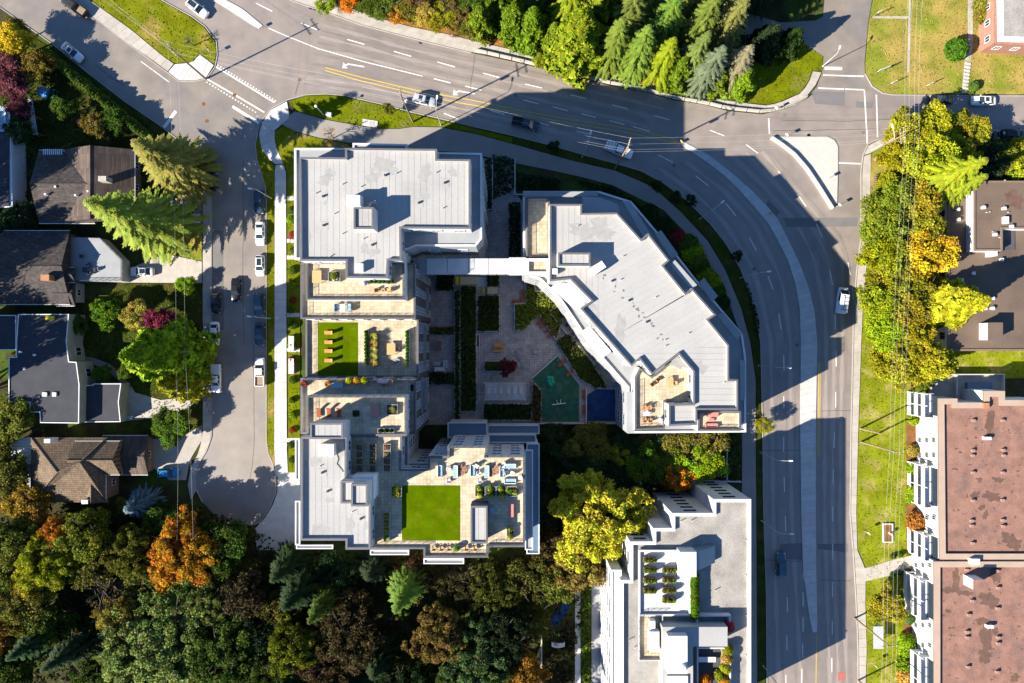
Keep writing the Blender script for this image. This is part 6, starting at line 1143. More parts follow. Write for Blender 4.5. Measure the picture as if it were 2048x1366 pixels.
for a_ in ((2, -1), (2, 1)): MB().box(*a_, 0, 1.5, .08, .08).build('frame_post', M['greencourt'], o, True)
x, y = q(80, 240); o = thing('garden_shelter', 'narrow white-roofed garden shelter strewn with leaves', 'shelter', (x, y, .05), R(8))
for k in range(4): MB().box(0, -2.7+k*1.8, 2.0+.03*(k % 2), 2.07+.03*(k % 2), 1.0-.06*k, 1.76).build('roof_panel', M['trim'], o, True)
for sx in (-.4, .4):
    for sy in (-3.3, 0, 3.3): MB().box(sx, sy, 0, 2.0, .08, .08).build('post', M['wood_t'], o, True)
MB().box(-.62, 0, 1.9, 2.0, .1, 7).build('beam', M['wood_t'], o, True)

# ---------------------------------------------------------------- furniture and planters on terraces and in the courtyard
def lounger(m):
    def f_():
        o = thing('lounge_chair', 'x', 'lounge chair'); s = MB().box(-.1, 0, .34, .42, 1.2, .62).build('seat', M[m], o, True)
        MB().add([(.45, -.31, .38), (.45, .31, .38), (.85, .31, 1.1), (.85, -.31, 1.1), (.52, -.31, .36), (.52, .31, .36), (.92, .31, 1.06), (.92, -.31, 1.06)], [[0, 1, 2, 3][::-1], [4, 5, 6, 7], [3, 2, 6, 7], [0, 3, 7, 4], [1, 5, 6, 2]]).build('backrest', M[m], o, True)
        for x in (-.6, .45):
            for y in (-.26, .26): MB().box(x, y, 0, .34, .06, .06).build('leg', M['darkmetal'], o, True)
        return o
    return f_
def chair(m):
    def f_():
        o = thing('chair', 'x', 'chair'); MB().box(0, 0, .4, .47, .62, .6).build('seat', M[m], o, True); MB().box(.32, 0, .4, .95, .07, .6).build('backrest', M[m], o, True)
        for s in (-.31, .31): MB().box(0, s, .58, .64, .6, .08).build('armrest', M[m], o, True)
        for x in (-.27, .27):
            for y in (-.27, .27): MB().box(x, y, 0, .58, .06, .06).build('leg', M['darkmetal' if m != 'wood_t' else 'wood_t'], o, True)
        return o
    return f_
def table(m, w, l, leg='darkmetal', h=.74):
    def f_():
        o = thing('table', 'x', 'table'); n = max(2, int(w/.28))
        for k in range(n): MB().box(-w/2+(k+.5)*w/n, 0, h-.05, h, w/n-.012, l).build('plank', M[m], o, True)
        for x in (-w/2+.1, w/2-.1):
            for y in (-l/2+.1, l/2-.1): MB().box(x, y, 0, h-.05, .07, .07).build('leg', M[leg], o, True)
        return o
    return f_
def sofa(w, m='trim', cu='cush'):
    def f_():
        o = thing('sofa', 'x', 'sofa'); MB().box(0, 0, .08, .34, .8, w).build('base', M[m], o, True); MB().box(.36, 0, .34, .75, .1, w).build('backrest', M[m], o, True)
        for s in (-1, 1): MB().box(0, s*(w/2-.05), .34, .58, .7, .1).build('armrest', M[m], o, True)
        n = max(1, int(w/.7))
        for k in range(n): MB().box(-.06, -w/2+.12+(k+.5)*(w-.24)/n, .34, .46, .66, (w-.24)/n-.03).build('cushion', M[cu], o, True)
        for x in (-.3, .3):
            for y in (-w/2+.1, w/2-.1): MB().box(x, y, 0, .08, .08, .08).build('foot', M['darkmetal'], o, True)
        return o
    return f_
def round_table(m='wood_t', r=.45):
    def f_():
        o = thing('round_table', 'x', 'table'); MB().lathe([(r*.7, .0), (r*.75, .3), (r, .34), (r, .4)], n=14).build('drum', M[m], o, True); MB().lathe([(r*.55, .4), (r*.55, .43)], n=12).build('tray', M['brownwall'], o, True); return o
    return f_
def place(mk, key, px, py, z, deg, label, **k): return inst(key, mk, (*q(px, py, z+.3), z), R(-deg), label, **k)
def planter(px0, py0, px1, py1, z, h, label, plant='shrub', col=GR, wall='panel', n=None, ph=.9, cat='planter', pr=None, group=None):
    c = Q(rect(px0, py0, px1, py1), z+h); X0, X1 = c[0][0], c[1][0]; Y0, Y1 = c[3][1], c[0][1]; o = thing('planter_box', label, cat, ((X0+X1)/2, (Y0+Y1)/2, z), 0, group); w, l = X1-X0, Y1-Y0
    MB().ring([(-w/2, -l/2), (w/2, -l/2), (w/2, l/2), (-w/2, l/2)], 0, h, .08).build('box', M[wall], o, True); MB().box(0, 0, 0.02, h-.1, w-.17, l-.17).build('soil', M['soil'], o, True)
    if plant:
        n = n or max(1, round(max(w, l)/.9)); s = min(w, l)*.55 if pr is None else pr
        for i in range(n):
            t = (i+.5)/n-.5; tr_, cr, h0, r0 = tree_proto((plant, i % 3)); cc = put(cr, 'plant', o, ((w*t if w > l else random.uniform(-.05, .05)), (l*t if l >= w else random.uniform(-.05, .05)), h-.12), random.uniform(0, 6), None, (s/r0, s/r0, ph/h0))
            k_ = col if isinstance(col, tuple) and not isinstance(col[0], tuple) else col[i % len(col)]; cc.color = (*[v*random.uniform(.8, 1.2) for v in k_], 1)
    return o
# turf terrace
for y in (665.4, 684.5, 702, 721): place(lounger('wood_o'), 'lo_o', 657, y, 15.05, 0, 'orange wooden lounge chair in the row on the turf terrace', group='lounge chairs on the turf terrace')
for i in range(5):
    planter(729, 661+i*14, 736, 674+i*14, 15.02, .7, 'narrow hedge box beside the terrace turf', 'bush', (.045, .12, .01), 'metal', 2, .5, group='hedge boxes beside the turf')
    planter(811, 661+i*14.4, 818, 674.6+i*14.4, 15.02, .7, 'narrow hedge box along the terrace rail by the courtyard', 'bush', (.06, .15, .01), 'metal', 2, .5, group='hedge boxes along the terrace rail')
    planter(741, 668+i*13, 755, 680+i*13, 15.02, .9, 'dark box with feathery yellow grass in the turf terrace row', 'palm', (.36, .33, .06), 'darkmetal', 1, 1.5, pr=.95, group='grass boxes on the turf terrace')
place(table('wood_t', 1.5, 2.0), 'tb_t', 783, 698, 15.02, 0, 'tan wooden table on the turf terrace'); place(chair('darkmetal'), 'ch_d', 797, 698, 15.02, 0, 'dark chair beside the tan table on the turf terrace'); place(round_table('panel', .7), 'rt_g', 793, 724, 15.02, 0, 'round grey tub table in the terrace shade')
# terrace one storey below the tall block roof
place(table('wood_t', 1.5, 1.8), 'tb_t', 635, 554, 24.02, 0, 'tan wooden table on the upper terrace corner'); planter(657, 543, 680, 563, 24.02, .6, 'square planter with lime shrub and boulders', 'bush', BG, 'panel', 1, .8, pr=.55)
for x, y in ((671, 549), (674, 557), (668, 559)): c = q(x, y, 24.5); tag(MB().lathe([(.05, 24.5), (.3, 24.55), (.28, 24.75), (.08, 24.85)], *c, 7).build('boulder', M['conc']), 'grey boulder lying in the square planter', 'stone', 'boulders in the square planter')
def grill():
    o = thing('grill', 'x', 'grill'); MB().box(0, 0, .1, .85, .6, .55).build('cabinet', M['darkmetal'], o, True); MB().lathe([(.42, .85), (.4, 1.05), (.15, 1.2)], n=12).build('lid', M['galv'], o, True)
    for s in (-.5, .5): MB().box(s, 0, .8, .84, .4, .5).build('side_shelf', M['galv'], o, True)
    return o
place(grill, 'grill', 729, 567, 24.02, 0, 'silver barbecue grill against the upper terrace wall')
for x0, x1 in ((740, 754), (756, 770), (774, 788)): planter(x0, 560, x1, 567, 24.02, .6, 'long low hedge box along the upper terrace wall', 'bush', (.05, .13, .01), 'panel', 2, .5, group='hedge boxes on the upper terrace')
place(chair('wood_o'), 'ch_o', 754, 581, 24.02, 180, 'orange chair facing the yellow chair on the upper terrace'); place(chair('wood_t'), 'ch_t', 778, 581, 24.02, 0, 'tan chair facing the orange chair on the upper terrace'); place(round_table('wood_t', .35), 'rt_t', 766, 581, 24.02, 0, 'small round table between two terrace chairs')
for x, y, d in ((674, 612, 180), (674, 620, 180), (699, 612, 0), (699, 620, 0)): place(chair('cush'), 'ch_b', x, y, 21.02, d, 'blue-grey chair at the glass table on the lower terrace', group='chairs round the lower terrace table')
place(table('pale', .9, 1.3), 'tb_w', 686, 616, 21.02, 0, 'pale table between blue-grey chairs on the lower terrace')
# terraces of the roof-lawn block
for x, c, l in ((608, (.3, .02, .02), 'pot of red leaves at the terrace corner'), (656, OR, 'pot of orange leaves on the shaded terrace')): planter(x-5, 763, x+5, 772, 18.02, .5, l, 'palm', c, 'darkmetal', 1, 1.1, pr=.7)
for x in (699, 714, 729): planter(x-6, 757, x+6, 766, 18.02, .6, 'bright yellow shrub pot along the shaded terrace wall', 'bush', (.55, .45, .02), 'darkmetal', 1, .9, pr=.62, group='yellow shrub pots')
place(table('cush', 2.2, .9), 'tb_bl', 674, 771, 18.02, 0, 'long blue-grey table on the shaded terrace'); place(sofa(2.2, 'pink', 'pale'), 'sf_p', 766, 763, 18.02, 90, 'pink-framed sofa on the shaded terrace'); place(round_table('wood_o', .4), 'rt_o', 768, 770, 18.02, 0, 'small orange drum table before the pink sofa'); place(chair('wood_t'), 'ch_t', 783, 763, 18.02, 0, 'tan chair beside the pink sofa'); planter(820, 769, 828, 782, 18.02, .5, 'long pale box planter at the terrace end', 'shrub', DK, 'trim', 2, .5)
for x in (638, 658, 678): place(lounger('wood_r'), 'lo_r', x, 826, 21.32, -90, 'dark red lounge chair on the terrace beside the stair house', group='red lounge chairs')
place(table('pink', 1.5, 1.9), 'tb_p', 751, 821, 21.32, 0, 'pink-topped table on the shaded roof terrace'); planter(773, 809, 795, 830, 21.32, .6, 'square grey planter with pale plant in the shade', 'palm', PG, 'panel', 1, 1.0, pr=.7); planter(704, 820, 720, 834, 21.32, .6, 'square dark planter beside the red lounge chairs', 'shrub', DK, 'panel', 1, .6, pr=.6); planter(755, 857, 788, 866, 21.32, .6, 'long dark planter against the terrace wall', 'shrub', DK, 'panel', 3, .5)
for x0 in (712, 738, 767):
    for i in range(4): planter(x0, 888+i*14, x0+14, 901+i*14, 21.02, .8, 'wooden vegetable box with dry soil in the roof rows', 'shrub', [(.22, .14, .04), (.16, .15, .03)], 'panel', 1, .45, pr=.5, group='vegetable boxes on the roof')
for i in range(4): planter(950+i*21.3, 973, 970+i*21.3, 993, 21.02, .7, 'square box of yellow and green plants by the roof sofas', 'shrub', [(.40, .34, .03), (.12, .20, .03), (.07, .12, .02)], 'panel', 5, .6, pr=.55, group='yellow-green plant boxes by the roof sofas')
planter(783, 973, 803, 993, 21.02, .7, 'square box of yellow flowers at the roof lawn corner', 'shrub', (.45, .40, .03), 'panel', 3, .6, pr=.6); planter(1013, 1055, 1028, 1078, 21.02, .7, 'box of pale plants at the rail corner of the roof', 'shrub', [(.3, .28, .06), (.1, .14, .03)], 'panel', 3, .6, pr=.55)
for i in range(4): planter(767, 1025+i*15, 779, 1039+i*15, 21.02, .9, 'tall box of yellow-green grasses along the roof lawn', 'palm', [(.30, .30, .03), (.16, .22, .02)], 'panel', 1, 1.2, pr=.75, group='grass boxes along the roof lawn')
for x in (867.5, 882.6, 897.6, 932.6, 950): place(chair('wood_t'), 'ch_t', x, 1096, 21.02, 90, 'tan chair in the row below the roof lawn', group='tan chairs below the roof lawn')
planter(908, 1092, 918, 1101, 21.02, .6, 'lime plant pot between the tan chairs', 'bush', BG, 'galv', 1, .7, pr=.5)
for x, y, w, d, l in ((880, 942, 2.0, 180, 'white sofa at the open end of the roof seating'), (911, 943, 2.1, 0, 'white sofa opposite the open-end sofa'), (945, 941, 1.9, 180, 'white slatted sofa between two groups of drum tables'), (973.6, 943, 2.1, 0, 'blue-cushioned sofa beside the drum tables'), (1020, 932, 2.0, -90, 'white sofa with its back to the roof rail'), (1020, 962, 2.0, 90, 'white sofa facing the plant boxes'), (1004, 946, 1.4, 180, 'short white sofa in the corner group')): place(sofa(w), ('sofa', w), x, y, 21.02, d, l)
for x, y, d in ((897, 961, 90), (959, 961, 90), (953, 932, -60), (957, 946, 200), (1008, 928, -40), (1014, 946, 160), (1024, 946, 20), (1040, 955, 0), (1003, 935, 200), (897, 938, -80)): place(chair('trim'), 'ch_w', x, y, 21.02, d, 'white armchair in the roof seating group', group='white armchairs of the roof seating')
for x, y in ((920, 932), (929, 938), (920, 944), (993, 935), (987, 941), (995, 944), (925, 946), (983, 948)): place(round_table('clay', .42), 'rt_c', x, y, 21.02, 0, 'round brown drum table in the roof seating group', group='drum tables of the roof seating')
place(table('pink', .9, 2.2), 'tb_p2', 1022, 1020, 21.02, 0, 'pink-topped long table beside the lift house'); place(table('cush', .8, 1.0), 'tb_c2', 985, 1020, 21.02, 0, 'small blue table beside the lift house'); planter(968, 908, 973, 917, 21.02, .7, 'small blue-grey tub at the roof rail corner', 'shrub', PG, 'cush', 1, .4)
# terraces of the slanted block
for x, y, d in ((1303.5, 768.5, 140), (1315, 759, 140)): place(chair('wood_o'), 'ch_o2', x, y, 17.02, d, 'orange chair along the slanted terrace wall', group='orange chairs along the slanted wall')
place(table('wood_t', 1.0, 1.7, 'wood_t'), 'tb_t3', 1340, 766, 17.02, 0, 'tan dining table on the slanted terrace'); place(chair('wood_t'), 'ch_t', 1349, 766, 17.02, 0, 'tan chair at the slanted terrace table')
for x, y, d in ((1289, 815, -90), (1299, 815, -90), (1289, 840, 90), (1299.7, 840, 90)): place(chair('wood_o'), 'ch_o2', x, y, 17.02, d, 'orange chair round the white terrace table', group='orange chairs round the white table')
place(table('pale', 1.2, .7), 'tb_w2', 1292, 827, 17.02, 0, 'white table between four orange chairs'); place(grill, 'grill', 1320, 838, 17.02, 90, 'barbecue grill beside the white terrace table')
place(sofa(2.1, 'pink', 'pink'), 'sf_pk', 1424, 829, 17.02, -90, 'pink sofa with its back to the white roof edge'); place(sofa(2.1, 'pink', 'pink'), 'sf_pk', 1423, 851, 17.02, 90, 'pink sofa along the outer terrace rail'); place(table('pink', .9, .6, h=.4), 'tb_pk', 1423, 840, 17.02, 0, 'low pink table between two pink sofas')
# roof garden of the gravel-roofed block
for x, ys in ((1300, (1120.4, 1141, 1162, 1182)), (1338.5, (1141, 1161, 1181, 1200.7))):
    for y in ys: planter(x-12, y-5.5, x+12, y+5.5, 16.42, .9, 'brown planter box of leafy plants in the roof garden rows', 'shrub', [(.12, .17, .02), (.22, .18, .03), (.08, .14, .02)], 'brownwall', 4, .6, pr=.5, group='planter boxes of the roof garden')
for i in range(6): planter(1381, 1146+i*14.3, 1395, 1160+i*14.3, 16.05, .6, 'bright green hedge box edging the roof garden', 'bush', (.09, .18, .008), 'panel', 2, 1.4, pr=.75, group='hedge boxes of the roof garden')
for x, y, c, l in ((1458, 1254, (.5, .05, .04), 'bright red shrub on the roof garden corner'), (1456, 1300, YG, 'yellow-green shrub on the roof terrace edge'), (1455, 1318, GD, 'golden shrub on the roof terrace edge'), (1452, 1338, YG, 'yellow-green shrub near the roof terrace bench'), (1440, 1352, BG, 'green shrub at the roof terrace bottom'), (1412, 1362, OR, 'orange shrub at the roof terrace bottom'), (1450, 1364, OR, 'orange shrub below the green one')): tree('bush', x, y, 1.6, 1.0, c, l, 'roof_shrub', 'shrub', None, False, 16.2)
place(table('pale', 3.0, .9), 'tb_l', 1413, 1317, 16.1, 0, 'long pale table on the dark roof terrace')
# courtyard
def ring_wall(pts, h, label, m='conc2', w=.22, z0=0.0):
    p = ccw(Q(pts)); o = thing('raised_bed', label, 'garden bed', (*p[0], 0)); MB().ring(p, z0, h, w).build('bed_wall', M[m], o); MB().sheet(offset(p, w*.6), h-.1).build('soil', M['soil'], o); return o
for pts, l in (([(872, 547), (908, 547), (908, 582), (872, 582)], 'square raised bed beside the yellow-edged stairs'), ([(920, 571), (954, 571), (954, 823), (920, 823)], 'long raised bed running down the courtyard'), ([(955, 590), (1000, 590), (1000, 664), (955, 664)], 'raised bed between stairs and paved court'), ([(974, 550), (1000, 550), (1000, 574), (974, 574)], 'small raised bed at the stair landing'), ([(966, 806), (1064, 806), (1064, 841), (966, 841)], 'raised bed below the slatted pergola'), ([(1028, 607), (1051, 606), (1051, 560), (1069, 556), (1071, 582), (1103, 582), (1131, 621), (1113, 682), (1078, 631), (1046, 661), (1028, 661)], 'angular raised bed of bright shrubs by the red benches'), ([(1111, 683), (1132, 667), (1143, 671), (1201, 745), (1213, 776), (1190, 777), (1157, 757)], 'raised bed between green court and slanted block'), ([(1064, 760), (1083, 781), (1083, 843), (1063, 843)], 'raised bed beside the green court'), ([(909, 581), (919.5, 581), (919.5, 846), (909, 846)], 'narrow raised bed along the long bed')): ring_wall(pts, .6, l)
st = thing('courtyard_stairs', 'courtyard stairs with yellow edged treads under the walkway', 'stairs', (*q(945, 562), .06))
for i in range(11): boxpx(st, 920+i*3.2, 553, 923+i*3.2, 569, .06, 1.5-i*.11, 'conc2', 'tread'); boxpx(st, 920+i*3.2, 553, 921+i*3.2, 569, 1.5-i*.11, 1.52-i*.11, 'yellowp', 'nosing')
boxpx(st, 911, 553, 918, 569, .06, 1.62, 'yellowp', 'tactile_strip'); boxpx(st, 955, 554, 974, 573, .06, .3, 'conc2', 'landing'); boxpx(st, 965, 574, 970, 588, .06, .32, 'yellowp', 'tactile_strip')
for i in range(6): boxpx(st, 975+i*3.3, 574, 978+i*3.3, 588, .06, .9-i*.12, 'conc2', 'tread'); boxpx(st, 975+i*3.3, 574, 976+i*3.3, 588, .9-i*.12, .92-i*.12, 'yellowp', 'nosing')
pg = thing('pergola', 'slatted pergola of two bays over white sun loungers', 'pergola', (*q(1010, 783), .06))
for x in (970, 1010, 1050):
    for y in (765, 799): boxpx(pg, x-1.5, y-1.5, x+1.5, y+1.5, .06, 2.6, 'metal', 'post', 0)
for y in (766, 799): boxpx(pg, 968, y-1, 1052, y+1, 2.6, 2.75, 'metal', 'beam')
for i in range(34): boxpx(pg, 971+i*2.38, 765, 971.9+i*2.38, 800, 2.76, 2.9, 'pale', 'slat')
for x in (978, 990, 1002, 1017.5, 1030, 1042.6): place(lounger('pale'), 'lo_w', x, 780, .06, -90, 'white sun lounger under the courtyard pergola', group='sun loungers under the pergola')
for x in (990, 1030): tag(put(MB().box(0, 0, 0, .12, 1.6, .8).mesh('mat', M['cush']), 'exercise_mat', None, (*q(x, 794), .07)), 'blue mat on the paving under the pergola', 'mat', 'blue mats under the pergola')
planter(969, 722, 1032, 743, .06, .7, 'long concrete planter with dark red maple in the court', 'shrub', (.05, .10, .015), 'conc2', 5, .5, pr=.8); tree('sparse', 1014, 734, 3.4, 1.9, (.14, .02, .02), 'small dark red maple in the long court planter', 'courtyard_tree', 'tree', None, False, .6)
place(table('wood_o', 1.9, .9), 'tb_o', 997, 690, .06, 0, 'orange picnic table on the paved court')
def bench(m, w=2.0):
    def f_():
        o = thing('bench', 'x', 'bench')
        for k in range(3): MB().box(-.2+k*.2, 0, .4, .46, .18, w).build('slat', M[m], o, True)
        for s in (-w*.35, w*.35): MB().box(0, s, 0, .4, .5, .1).build('leg', M['conc'], o, True)
        return o
    return f_
place(bench('wood_o'), 'bn_o', 997, 701, .06, 90, 'orange bench beside the picnic table')
for x, y, d, l in ((1045, 590, 0, 'red bench along the bright shrub bed'), (1034, 603, 90, 'red bench across from the narrow shrub bed'), (1124, 726, 45, 'red bench at the green court corner'), (1141, 745, 50, 'red bench beside the green court edge'), (1168, 789, 0, 'red bench between green and blue courts'), (1168, 819, 0, 'second red bench between green and blue courts')): place(bench('wood_r'), 'bn_r', x, y, .06, d, l)
for x, y in ((1078.5, 643.7), (1086, 651), (1094, 660.7), (1101, 670.7)): place(lounger('wood_r'), 'lo_r', x, y, .06, -40, 'dark red lounge chair in the slanted court row', group='red lounge chairs of the court')
def stool_table():
    o = thing('table_with_stools', 'x', 'table'); MB().box(0, 0, .68, .74, .75, .75).build('top', M['panel'], o, True); MB().tube((0, 0, 0), (0, 0, .68), .08, n=8).build('column', M['galv'], o, True)
    for a_ in range(4): MB().lathe([(.1, 0), (.1, .4), (.16, .42), (.16, .46)], .85*math.cos(a_*R(90)), .85*math.sin(a_*R(90)), 10).build('stool', M['panel'], o, True)
    return o
for x, y in ((1040, 705), (1052, 731), (1071, 703), (1037, 728)): place(stool_table, 'stt', x, y, .06, 30, 'small square table with four fixed stools on the court', group='fixed stool tables of the court')
place(sofa(2.2, 'trim', 'pale'), 'sf_w', 880, 738, .06, 90, 'white outdoor sofa along the shaded patio'); place(sofa(1.6, 'trim', 'pale'), 'sf_w2', 890, 728, .06, 0, 'short white outdoor sofa at the patio corner'); place(table('metal', 1.4, .7, h=.45), 'tb_m', 874, 727, .06, 0, 'low grey table before the patio sofa'); place(table('brownwall', 1.0, 2.0), 'tb_br', 878, 692, .06, 0, 'brown dining table on the shaded patio'); planter(953, 669, 959, 694, .06, .5, 'pale bench box beside the orange picnic table', None, None, 'pale')
um = thing('parasol', 'white hexagonal parasol on the patio below the slanted block', 'parasol', (*q(1230, 752), .1)); MB().tube((0, 0, 0), (0, 0, 2.6), .04, n=6).build('pole', M['galv'], um, True); MB().lathe([(.45, 0), (.45, .08)], n=10).build('base', M['conc'], um, True)
MB().add([(1.25*math.cos(i*R(60)), 1.25*math.sin(i*R(60)), 2.2) for i in range(6)]+[(0, 0, 2.7)], [[i, (i+1) % 6, 6] for i in range(6)]).build('canopy', M['trim'], um, True)
for pts, l in (([(1097, 623), (1122, 607), (1163, 653), (1133, 669)], 'walled patio with tan paving below the slanted block'), ([(1141, 677), (1160, 665), (1205, 715), (1186, 726)], 'narrow walled patio beside the slanted block'), ([(1184, 729), (1211, 711), (1240, 745), (1238, 769), (1211, 768)], 'walled patio under the white parasol')):
    p = ccw(Q(pts)); o = thing('patio', l, 'patio', (*p[0], 0)); MB().sheet(p, .12).build('paving', M['deck'], o); MB().ring(p, .0, .9, .15).build('wall', M['conc2'], o)
for x, y in ((1120, 645), (1137, 644), (1133, 650)): place(chair('darkmetal'), 'ch_d', x, y, .13, 45, 'dark chair on the walled tan patio', group='dark chairs on the walled patio')
pf = thing('climbing_frame', 'white climbing frame on the green court', 'play frame', (*q(1117, 806), .1))
for a_, b_ in (((-1.3, -.2, 0), (-1.3, -.2, 1.6)), ((1.3, .1, 0), (1.3, .1, 1.6)), ((-1.3, -.2, 1.6), (1.3, .1, 1.6)), ((-1.3, -.2, 1.2), (1.3, .1, 1.2)), ((-.4, .6, 0), (-.2, 0, 1.6)), ((.4, .7, 0), (.3, 0, 1.6))): MB().tube(a_, b_, .07, n=6).build('bar', M['trim'], pf, True)
for x, y in ((1097, 756), (1103, 757), (1098, 763), (1105, 764), (1101, 769)): c = q(x, y, .5); tag(MB().lathe([(.5, .1), (.5, .25), (.3, .5), (.08, .58)], *c, 12).build('play_dome', mat('play_green', (.02, .28, .16), .06) if 'play_green' not in bpy.data.materials else bpy.data.materials['play_green']), 'green rubber climbing dome on the green court', 'play dome', 'climbing domes on the green court')
# wall of the courtyard edge and ravine
def wall_line(pts, h, label, m='conc2', w=.2, name='garden_wall'):
    mb = MB(); P = Q(pts)
    for i in range(len(P)-1): mb.seg(P[i], P[i+1], w, h, 0)
    return tag(mb.build(name, M[m]), label, 'wall')
wall_line([(1063, 757), (1115, 711)], .5, 'low pale wall along the slanted edge of the green court'); wall_line([(1172, 776), (1172, 844)], .8, 'low wall between the green and blue courts'); wall_line([(920, 846), (1065, 846), (1172, 846), (1232, 846)], 1.0, 'long low wall closing the courtyard toward the ravine'); wall_line([(1300, 962), (1360, 958), (1480, 962)], 1.0, 'low concrete wall between ravine and gravel-roofed block'); wall_line([(1452, 880), (1452, 960)], .8, 'low wall beside the walking path in the ravine'); wall_line([(1020, 1278), (1070, 1232), (1140, 1165)], .9, 'slanted retaining wall beside the blue play area'); wall_line([(1083, 1250), (1083, 1366)], .6, 'low straight wall beside the dark play ground')
wall_line([(1030, 318), (1030, 390), (1120, 390)], .6, 'low wall round the shaded corner bed'); wall_line([(985, 320), (985, 420), (970, 420)], .6, 'low planter wall beside the tall block')
x, y = q(1116, 1285); o = thing('play_sail', 'curved pale play bench on the dark play ground', 'bench', (x, y, .1)); mb = MB(); P = [(-1.3+i*.26, .28*math.sin(i*.31)-.3) for i in range(11)]
mb.prism([(a_, -b_) for a_, b_ in P]+[(a_, -b_-.9) for a_, b_ in P[::-1]], .0, .42); mb.build('seat', M['pale'], o, True)
c = q(1103, 1308); tag(MB().lathe([(.05, .1), (.3, .15), (.33, .4), (.2, .65), (.05, .72)], *c, 12).build('play_ball', M['redpaint']), 'red round play ball on the dark play ground', 'ball')
o = thing('deck_platform', 'plank deck triangle beside the dark play ground', 'deck', (*q(1065, 1330), 0))
for i in range(9): MB().prism(Q([(1052+i*3.4, 1366-i*9), (1055+i*3.4, 1366-i*9-8), (1055+i*3.4, 1380), (1052+i*3.4, 1380)]), .1, .35).build('plank', M['wood_t'], o)
for x, y, l, m in ((158, 241, 'red garden chair on the hedge garden lawn', 'redpaint'), (166, 243, 'second red garden chair on the hedge garden lawn', 'redpaint'), (177, 243, 'white garden chair beside the red ones', 'trim'), (186, 247, 'second white garden chair beside the red ones', 'trim')): place(chair(m), ('gch', m), x, y, .1, 70, l)
for x, y, d in ((163, 513, 0), (178, 530, 60), (180, 546, 90), (191, 540, 0)): place(chair('darkmetal'), 'ch_d', x, y, 2.87, d, 'dark chair on the pale garage-roof terrace', group='dark chairs on the pale terrace')
place(table('darkmetal', 1.0, 1.0), 'tb_d', 172, 540, 2.87, 0, 'dark table on the pale garage-roof terrace')
# hedge plants and beds along the building entrance walk
for i, y in enumerate((420, 440, 470, 500, 540, 570, 600, 620, 650, 690, 720, 760, 800, 830, 860, 890, 920)):
    tree('bush', 583+random.uniform(-3, 3), y, .9, .6+.3*random.random(), [GR, BG, (.3, .06, .03), GR][i % 4], 'small shrub in the front beds along the pale sidewalk', 'front_shrub', 'shrub', 'shrubs in the front beds')
for y in (397, 482, 515, 630, 700, 880): walk('entry_path', [(574, y-4), (600, y-4)], [(574, y+4), (600, y+4)], 1.3, 'conc2', z1=.13)
for y in (690, 735): tag(boxpx(None, 580, y-18, 590, y+12, 0, .9, 'pale', 'entry_ramp', 0), 'pale entry ramp wall in the front beds', 'ramp', 'entry ramps')

# ---------------------------------------------------------------- cyclists on the north sidewalk
def bicycle(px, py, deg, label, col):
    o = thing('bicycle', label, 'bicycle', (*q(px, py), .125), R(-deg))
    for x in (-.52, .52):
        w = MB()
        for i in range(20):
            a0, a1 = 2*math.pi*i/20, 2*math.pi*(i+1)/20; w.tube((x+.33*math.cos(a0), 0, .34+.33*math.sin(a0)), (x+.33*math.cos(a1), 0, .34+.33*math.sin(a1)), .02, n=5, cap=False)
        wh = w.build('wheel', M['rubber'], o, True); s = MB()
        for i in range(6): a0 = math.pi*i/6; s.tube((x-.32*math.cos(a0), 0, .34-.32*math.sin(a0)), (x+.32*math.cos(a0), 0, .34+.32*math.sin(a0)), .006, n=4)
        s.build('spokes', M['galv'], wh, True)
    f = MB()
    for a_, b_ in (((-.52, .34), (-.08, .30)), ((-.52, .34), (-.2, .78)), ((-.08, .30), (-.22, .86)), ((-.2, .76), (.34, .80)), ((-.08, .30), (.36, .72)), ((.52, .34), (.32, .98))): f.tube((a_[0], 0, a_[1]), (b_[0], 0, b_[1]), .02, n=6)
    f.build('frame', col, o, True); MB().tube((.32, -.28, 1.0), (.32, .28, 1.0), .018, n=6).build('handlebar', M['darkmetal'], o, True); MB().box(-.24, 0, .86, .92, .26, .14).build('saddle', M['rubber'], o, True)
    for s in (-1, 1): MB().box(-.08+.12*s, s*.12, .2 if s > 0 else .38, .23 if s > 0 else .41, .1, .09).build('pedal', M['darkmetal'], o, True)
    return o
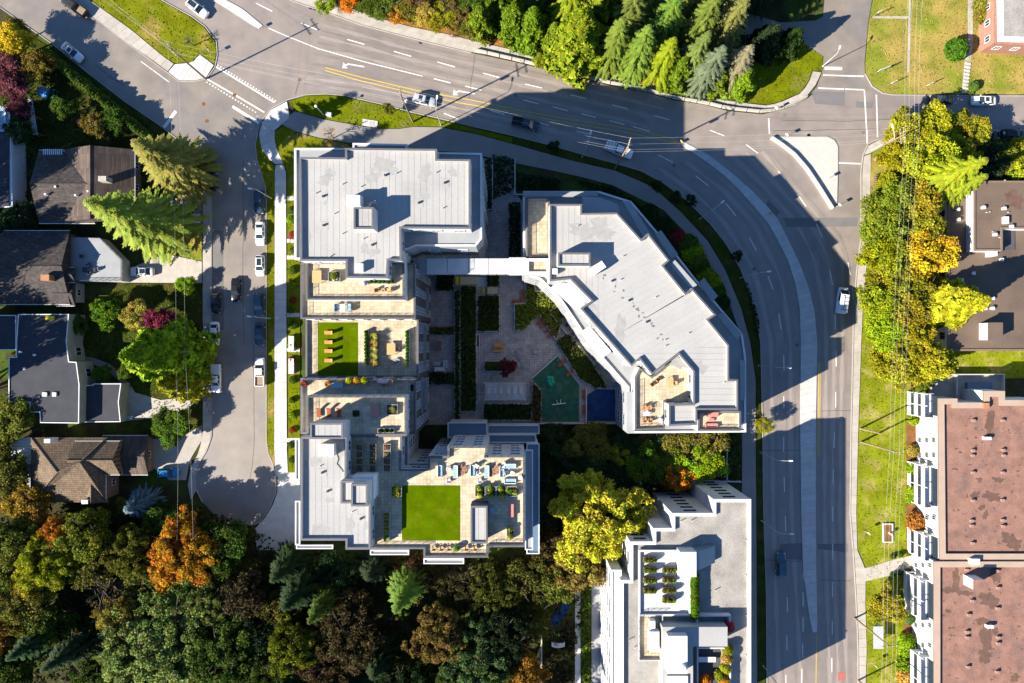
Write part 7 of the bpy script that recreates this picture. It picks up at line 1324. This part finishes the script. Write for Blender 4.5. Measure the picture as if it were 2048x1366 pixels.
def rider(px, py, deg, label, top_m, leg_m):
    """one continuous skinned body seated on the bicycle"""
    J = {'pel': (-.2, 0, 1.0), 'chest': (.02, 0, 1.38), 'neck': (.09, 0, 1.50), 'head': (.13, 0, 1.63), 'crown': (.13, 0, 1.74)}; Rr = {'pel': (.15, .13), 'chest': (.16, .12), 'neck': (.06, .06), 'head': (.1, .085), 'crown': (.07, .06)}; E = [('pel', 'chest'), ('chest', 'neck'), ('neck', 'head'), ('head', 'crown')]
    for s, t in ((-1, 'l'), (1, 'r')):
        kz, fz, kx, fx = (.72, .42, .16, -.18) if s < 0 else (.62, .24, .14, .06)
        for k, p_, r_ in (('hip', (-.18, s*.1, .98), .09), ('knee', (kx, s*.12, kz), .065), ('ank', (fx, s*.13, fz), .045), ('toe', (fx+.2, s*.13, fz-.02), .035), ('sho', (.04, s*.19, 1.42), .065), ('elb', (.17, s*.25, 1.2), .045), ('wri', (.29, s*.26, 1.03), .032), ('palm', (.33, s*.26, 1.02), .03), ('tip', (.37, s*.255, .98), .014), ('tipb', (.375, s*.275, .98), .013), ('tipc', (.365, s*.235, .985), .013), ('tipd', (.36, s*.292, .985), .012), ('thumb', (.34, s*.225, 1.0), .013)): J[k+t] = p_; Rr[k+t] = (r_, r_)
        E += [('pel', 'hip'+t), ('hip'+t, 'knee'+t), ('knee'+t, 'ank'+t), ('ank'+t, 'toe'+t), ('chest', 'sho'+t), ('sho'+t, 'elb'+t), ('elb'+t, 'wri'+t), ('wri'+t, 'palm'+t)]+[('palm'+t, k+t) for k in ('tip', 'tipb', 'tipc', 'tipd', 'thumb')]
    ks = list(J); me = bpy.data.meshes.new('person'); me.from_pydata([J[k] for k in ks], [(ks.index(a_), ks.index(b_)) for a_, b_ in E], [])
    o = put(me, 'person', None, (*q(px, py), .125), R(-deg)); sk = o.modifiers.new('skin', 'SKIN'); 
    for i, k in enumerate(ks): me.skin_vertices[0].data[i].radius = Rr[k]; me.skin_vertices[0].data[i].use_root = (k == 'pel')
    sb = o.modifiers.new('sub', 'SUBSURF'); sb.levels = sb.render_levels = 1; me.materials.append(M['skin']); tag(o, label, 'person')
    c = MB(); c.path([(-.22, 0, .98), (-.08, 0, 1.2), (.03, 0, 1.44)], [.19, .20, .17], 10); 
    for s in (-1, 1): c.path([(.03, s*.15, 1.43), (.17, s*.25, 1.2), (.27, s*.26, 1.06)], [.085, .062, .05], 8)
    c.build('jacket', M[top_m], o, True); l = MB()
    for s, kz, fz, kx, fx in ((-1, .72, .42, .16, -.18), (1, .62, .24, .14, .06)): l.path([(-.2, s*.09, 1.0), (kx, s*.12, kz), (fx, s*.13, fz+.03)], [.12, .085, .06], 8); 
    l.build('trousers', M[leg_m], o, True)
    MB().lathe([(.125, 1.65), (.13, 1.7), (.1, 1.77), (.03, 1.8)], .12, 0, 12).build('helmet', M['white_eq' if top_m != 'pink' else 'darkmetal'], o, True)
    for s in (-1, 1): MB().box(.225, s*.035, 1.63, 1.645, .02, .02).build('eye', M['darkmetal'], o, True)
    MB().box(.245, 0, 1.585, 1.615, .03, .025).build('nose', M['skin'], o, True); MB().box(.228, 0, 1.555, 1.563, .015, .05).build('mouth', M['clay'], o, True); return o
bicycle(906, 75, 192, 'bicycle with dark frame ridden along the leafy north sidewalk', M['darkmetal']); rider(906, 75, 192, 'cyclist in pink jacket and dark trousers riding on the north sidewalk', 'pink', 'darkmetal')
bicycle(1068, 113, 195, 'pale bicycle ridden beside the concrete barrier', M['galv']); rider(1068, 113, 195, 'cyclist in white jacket riding beside the concrete barrier', 'trim', 'bluemetal')
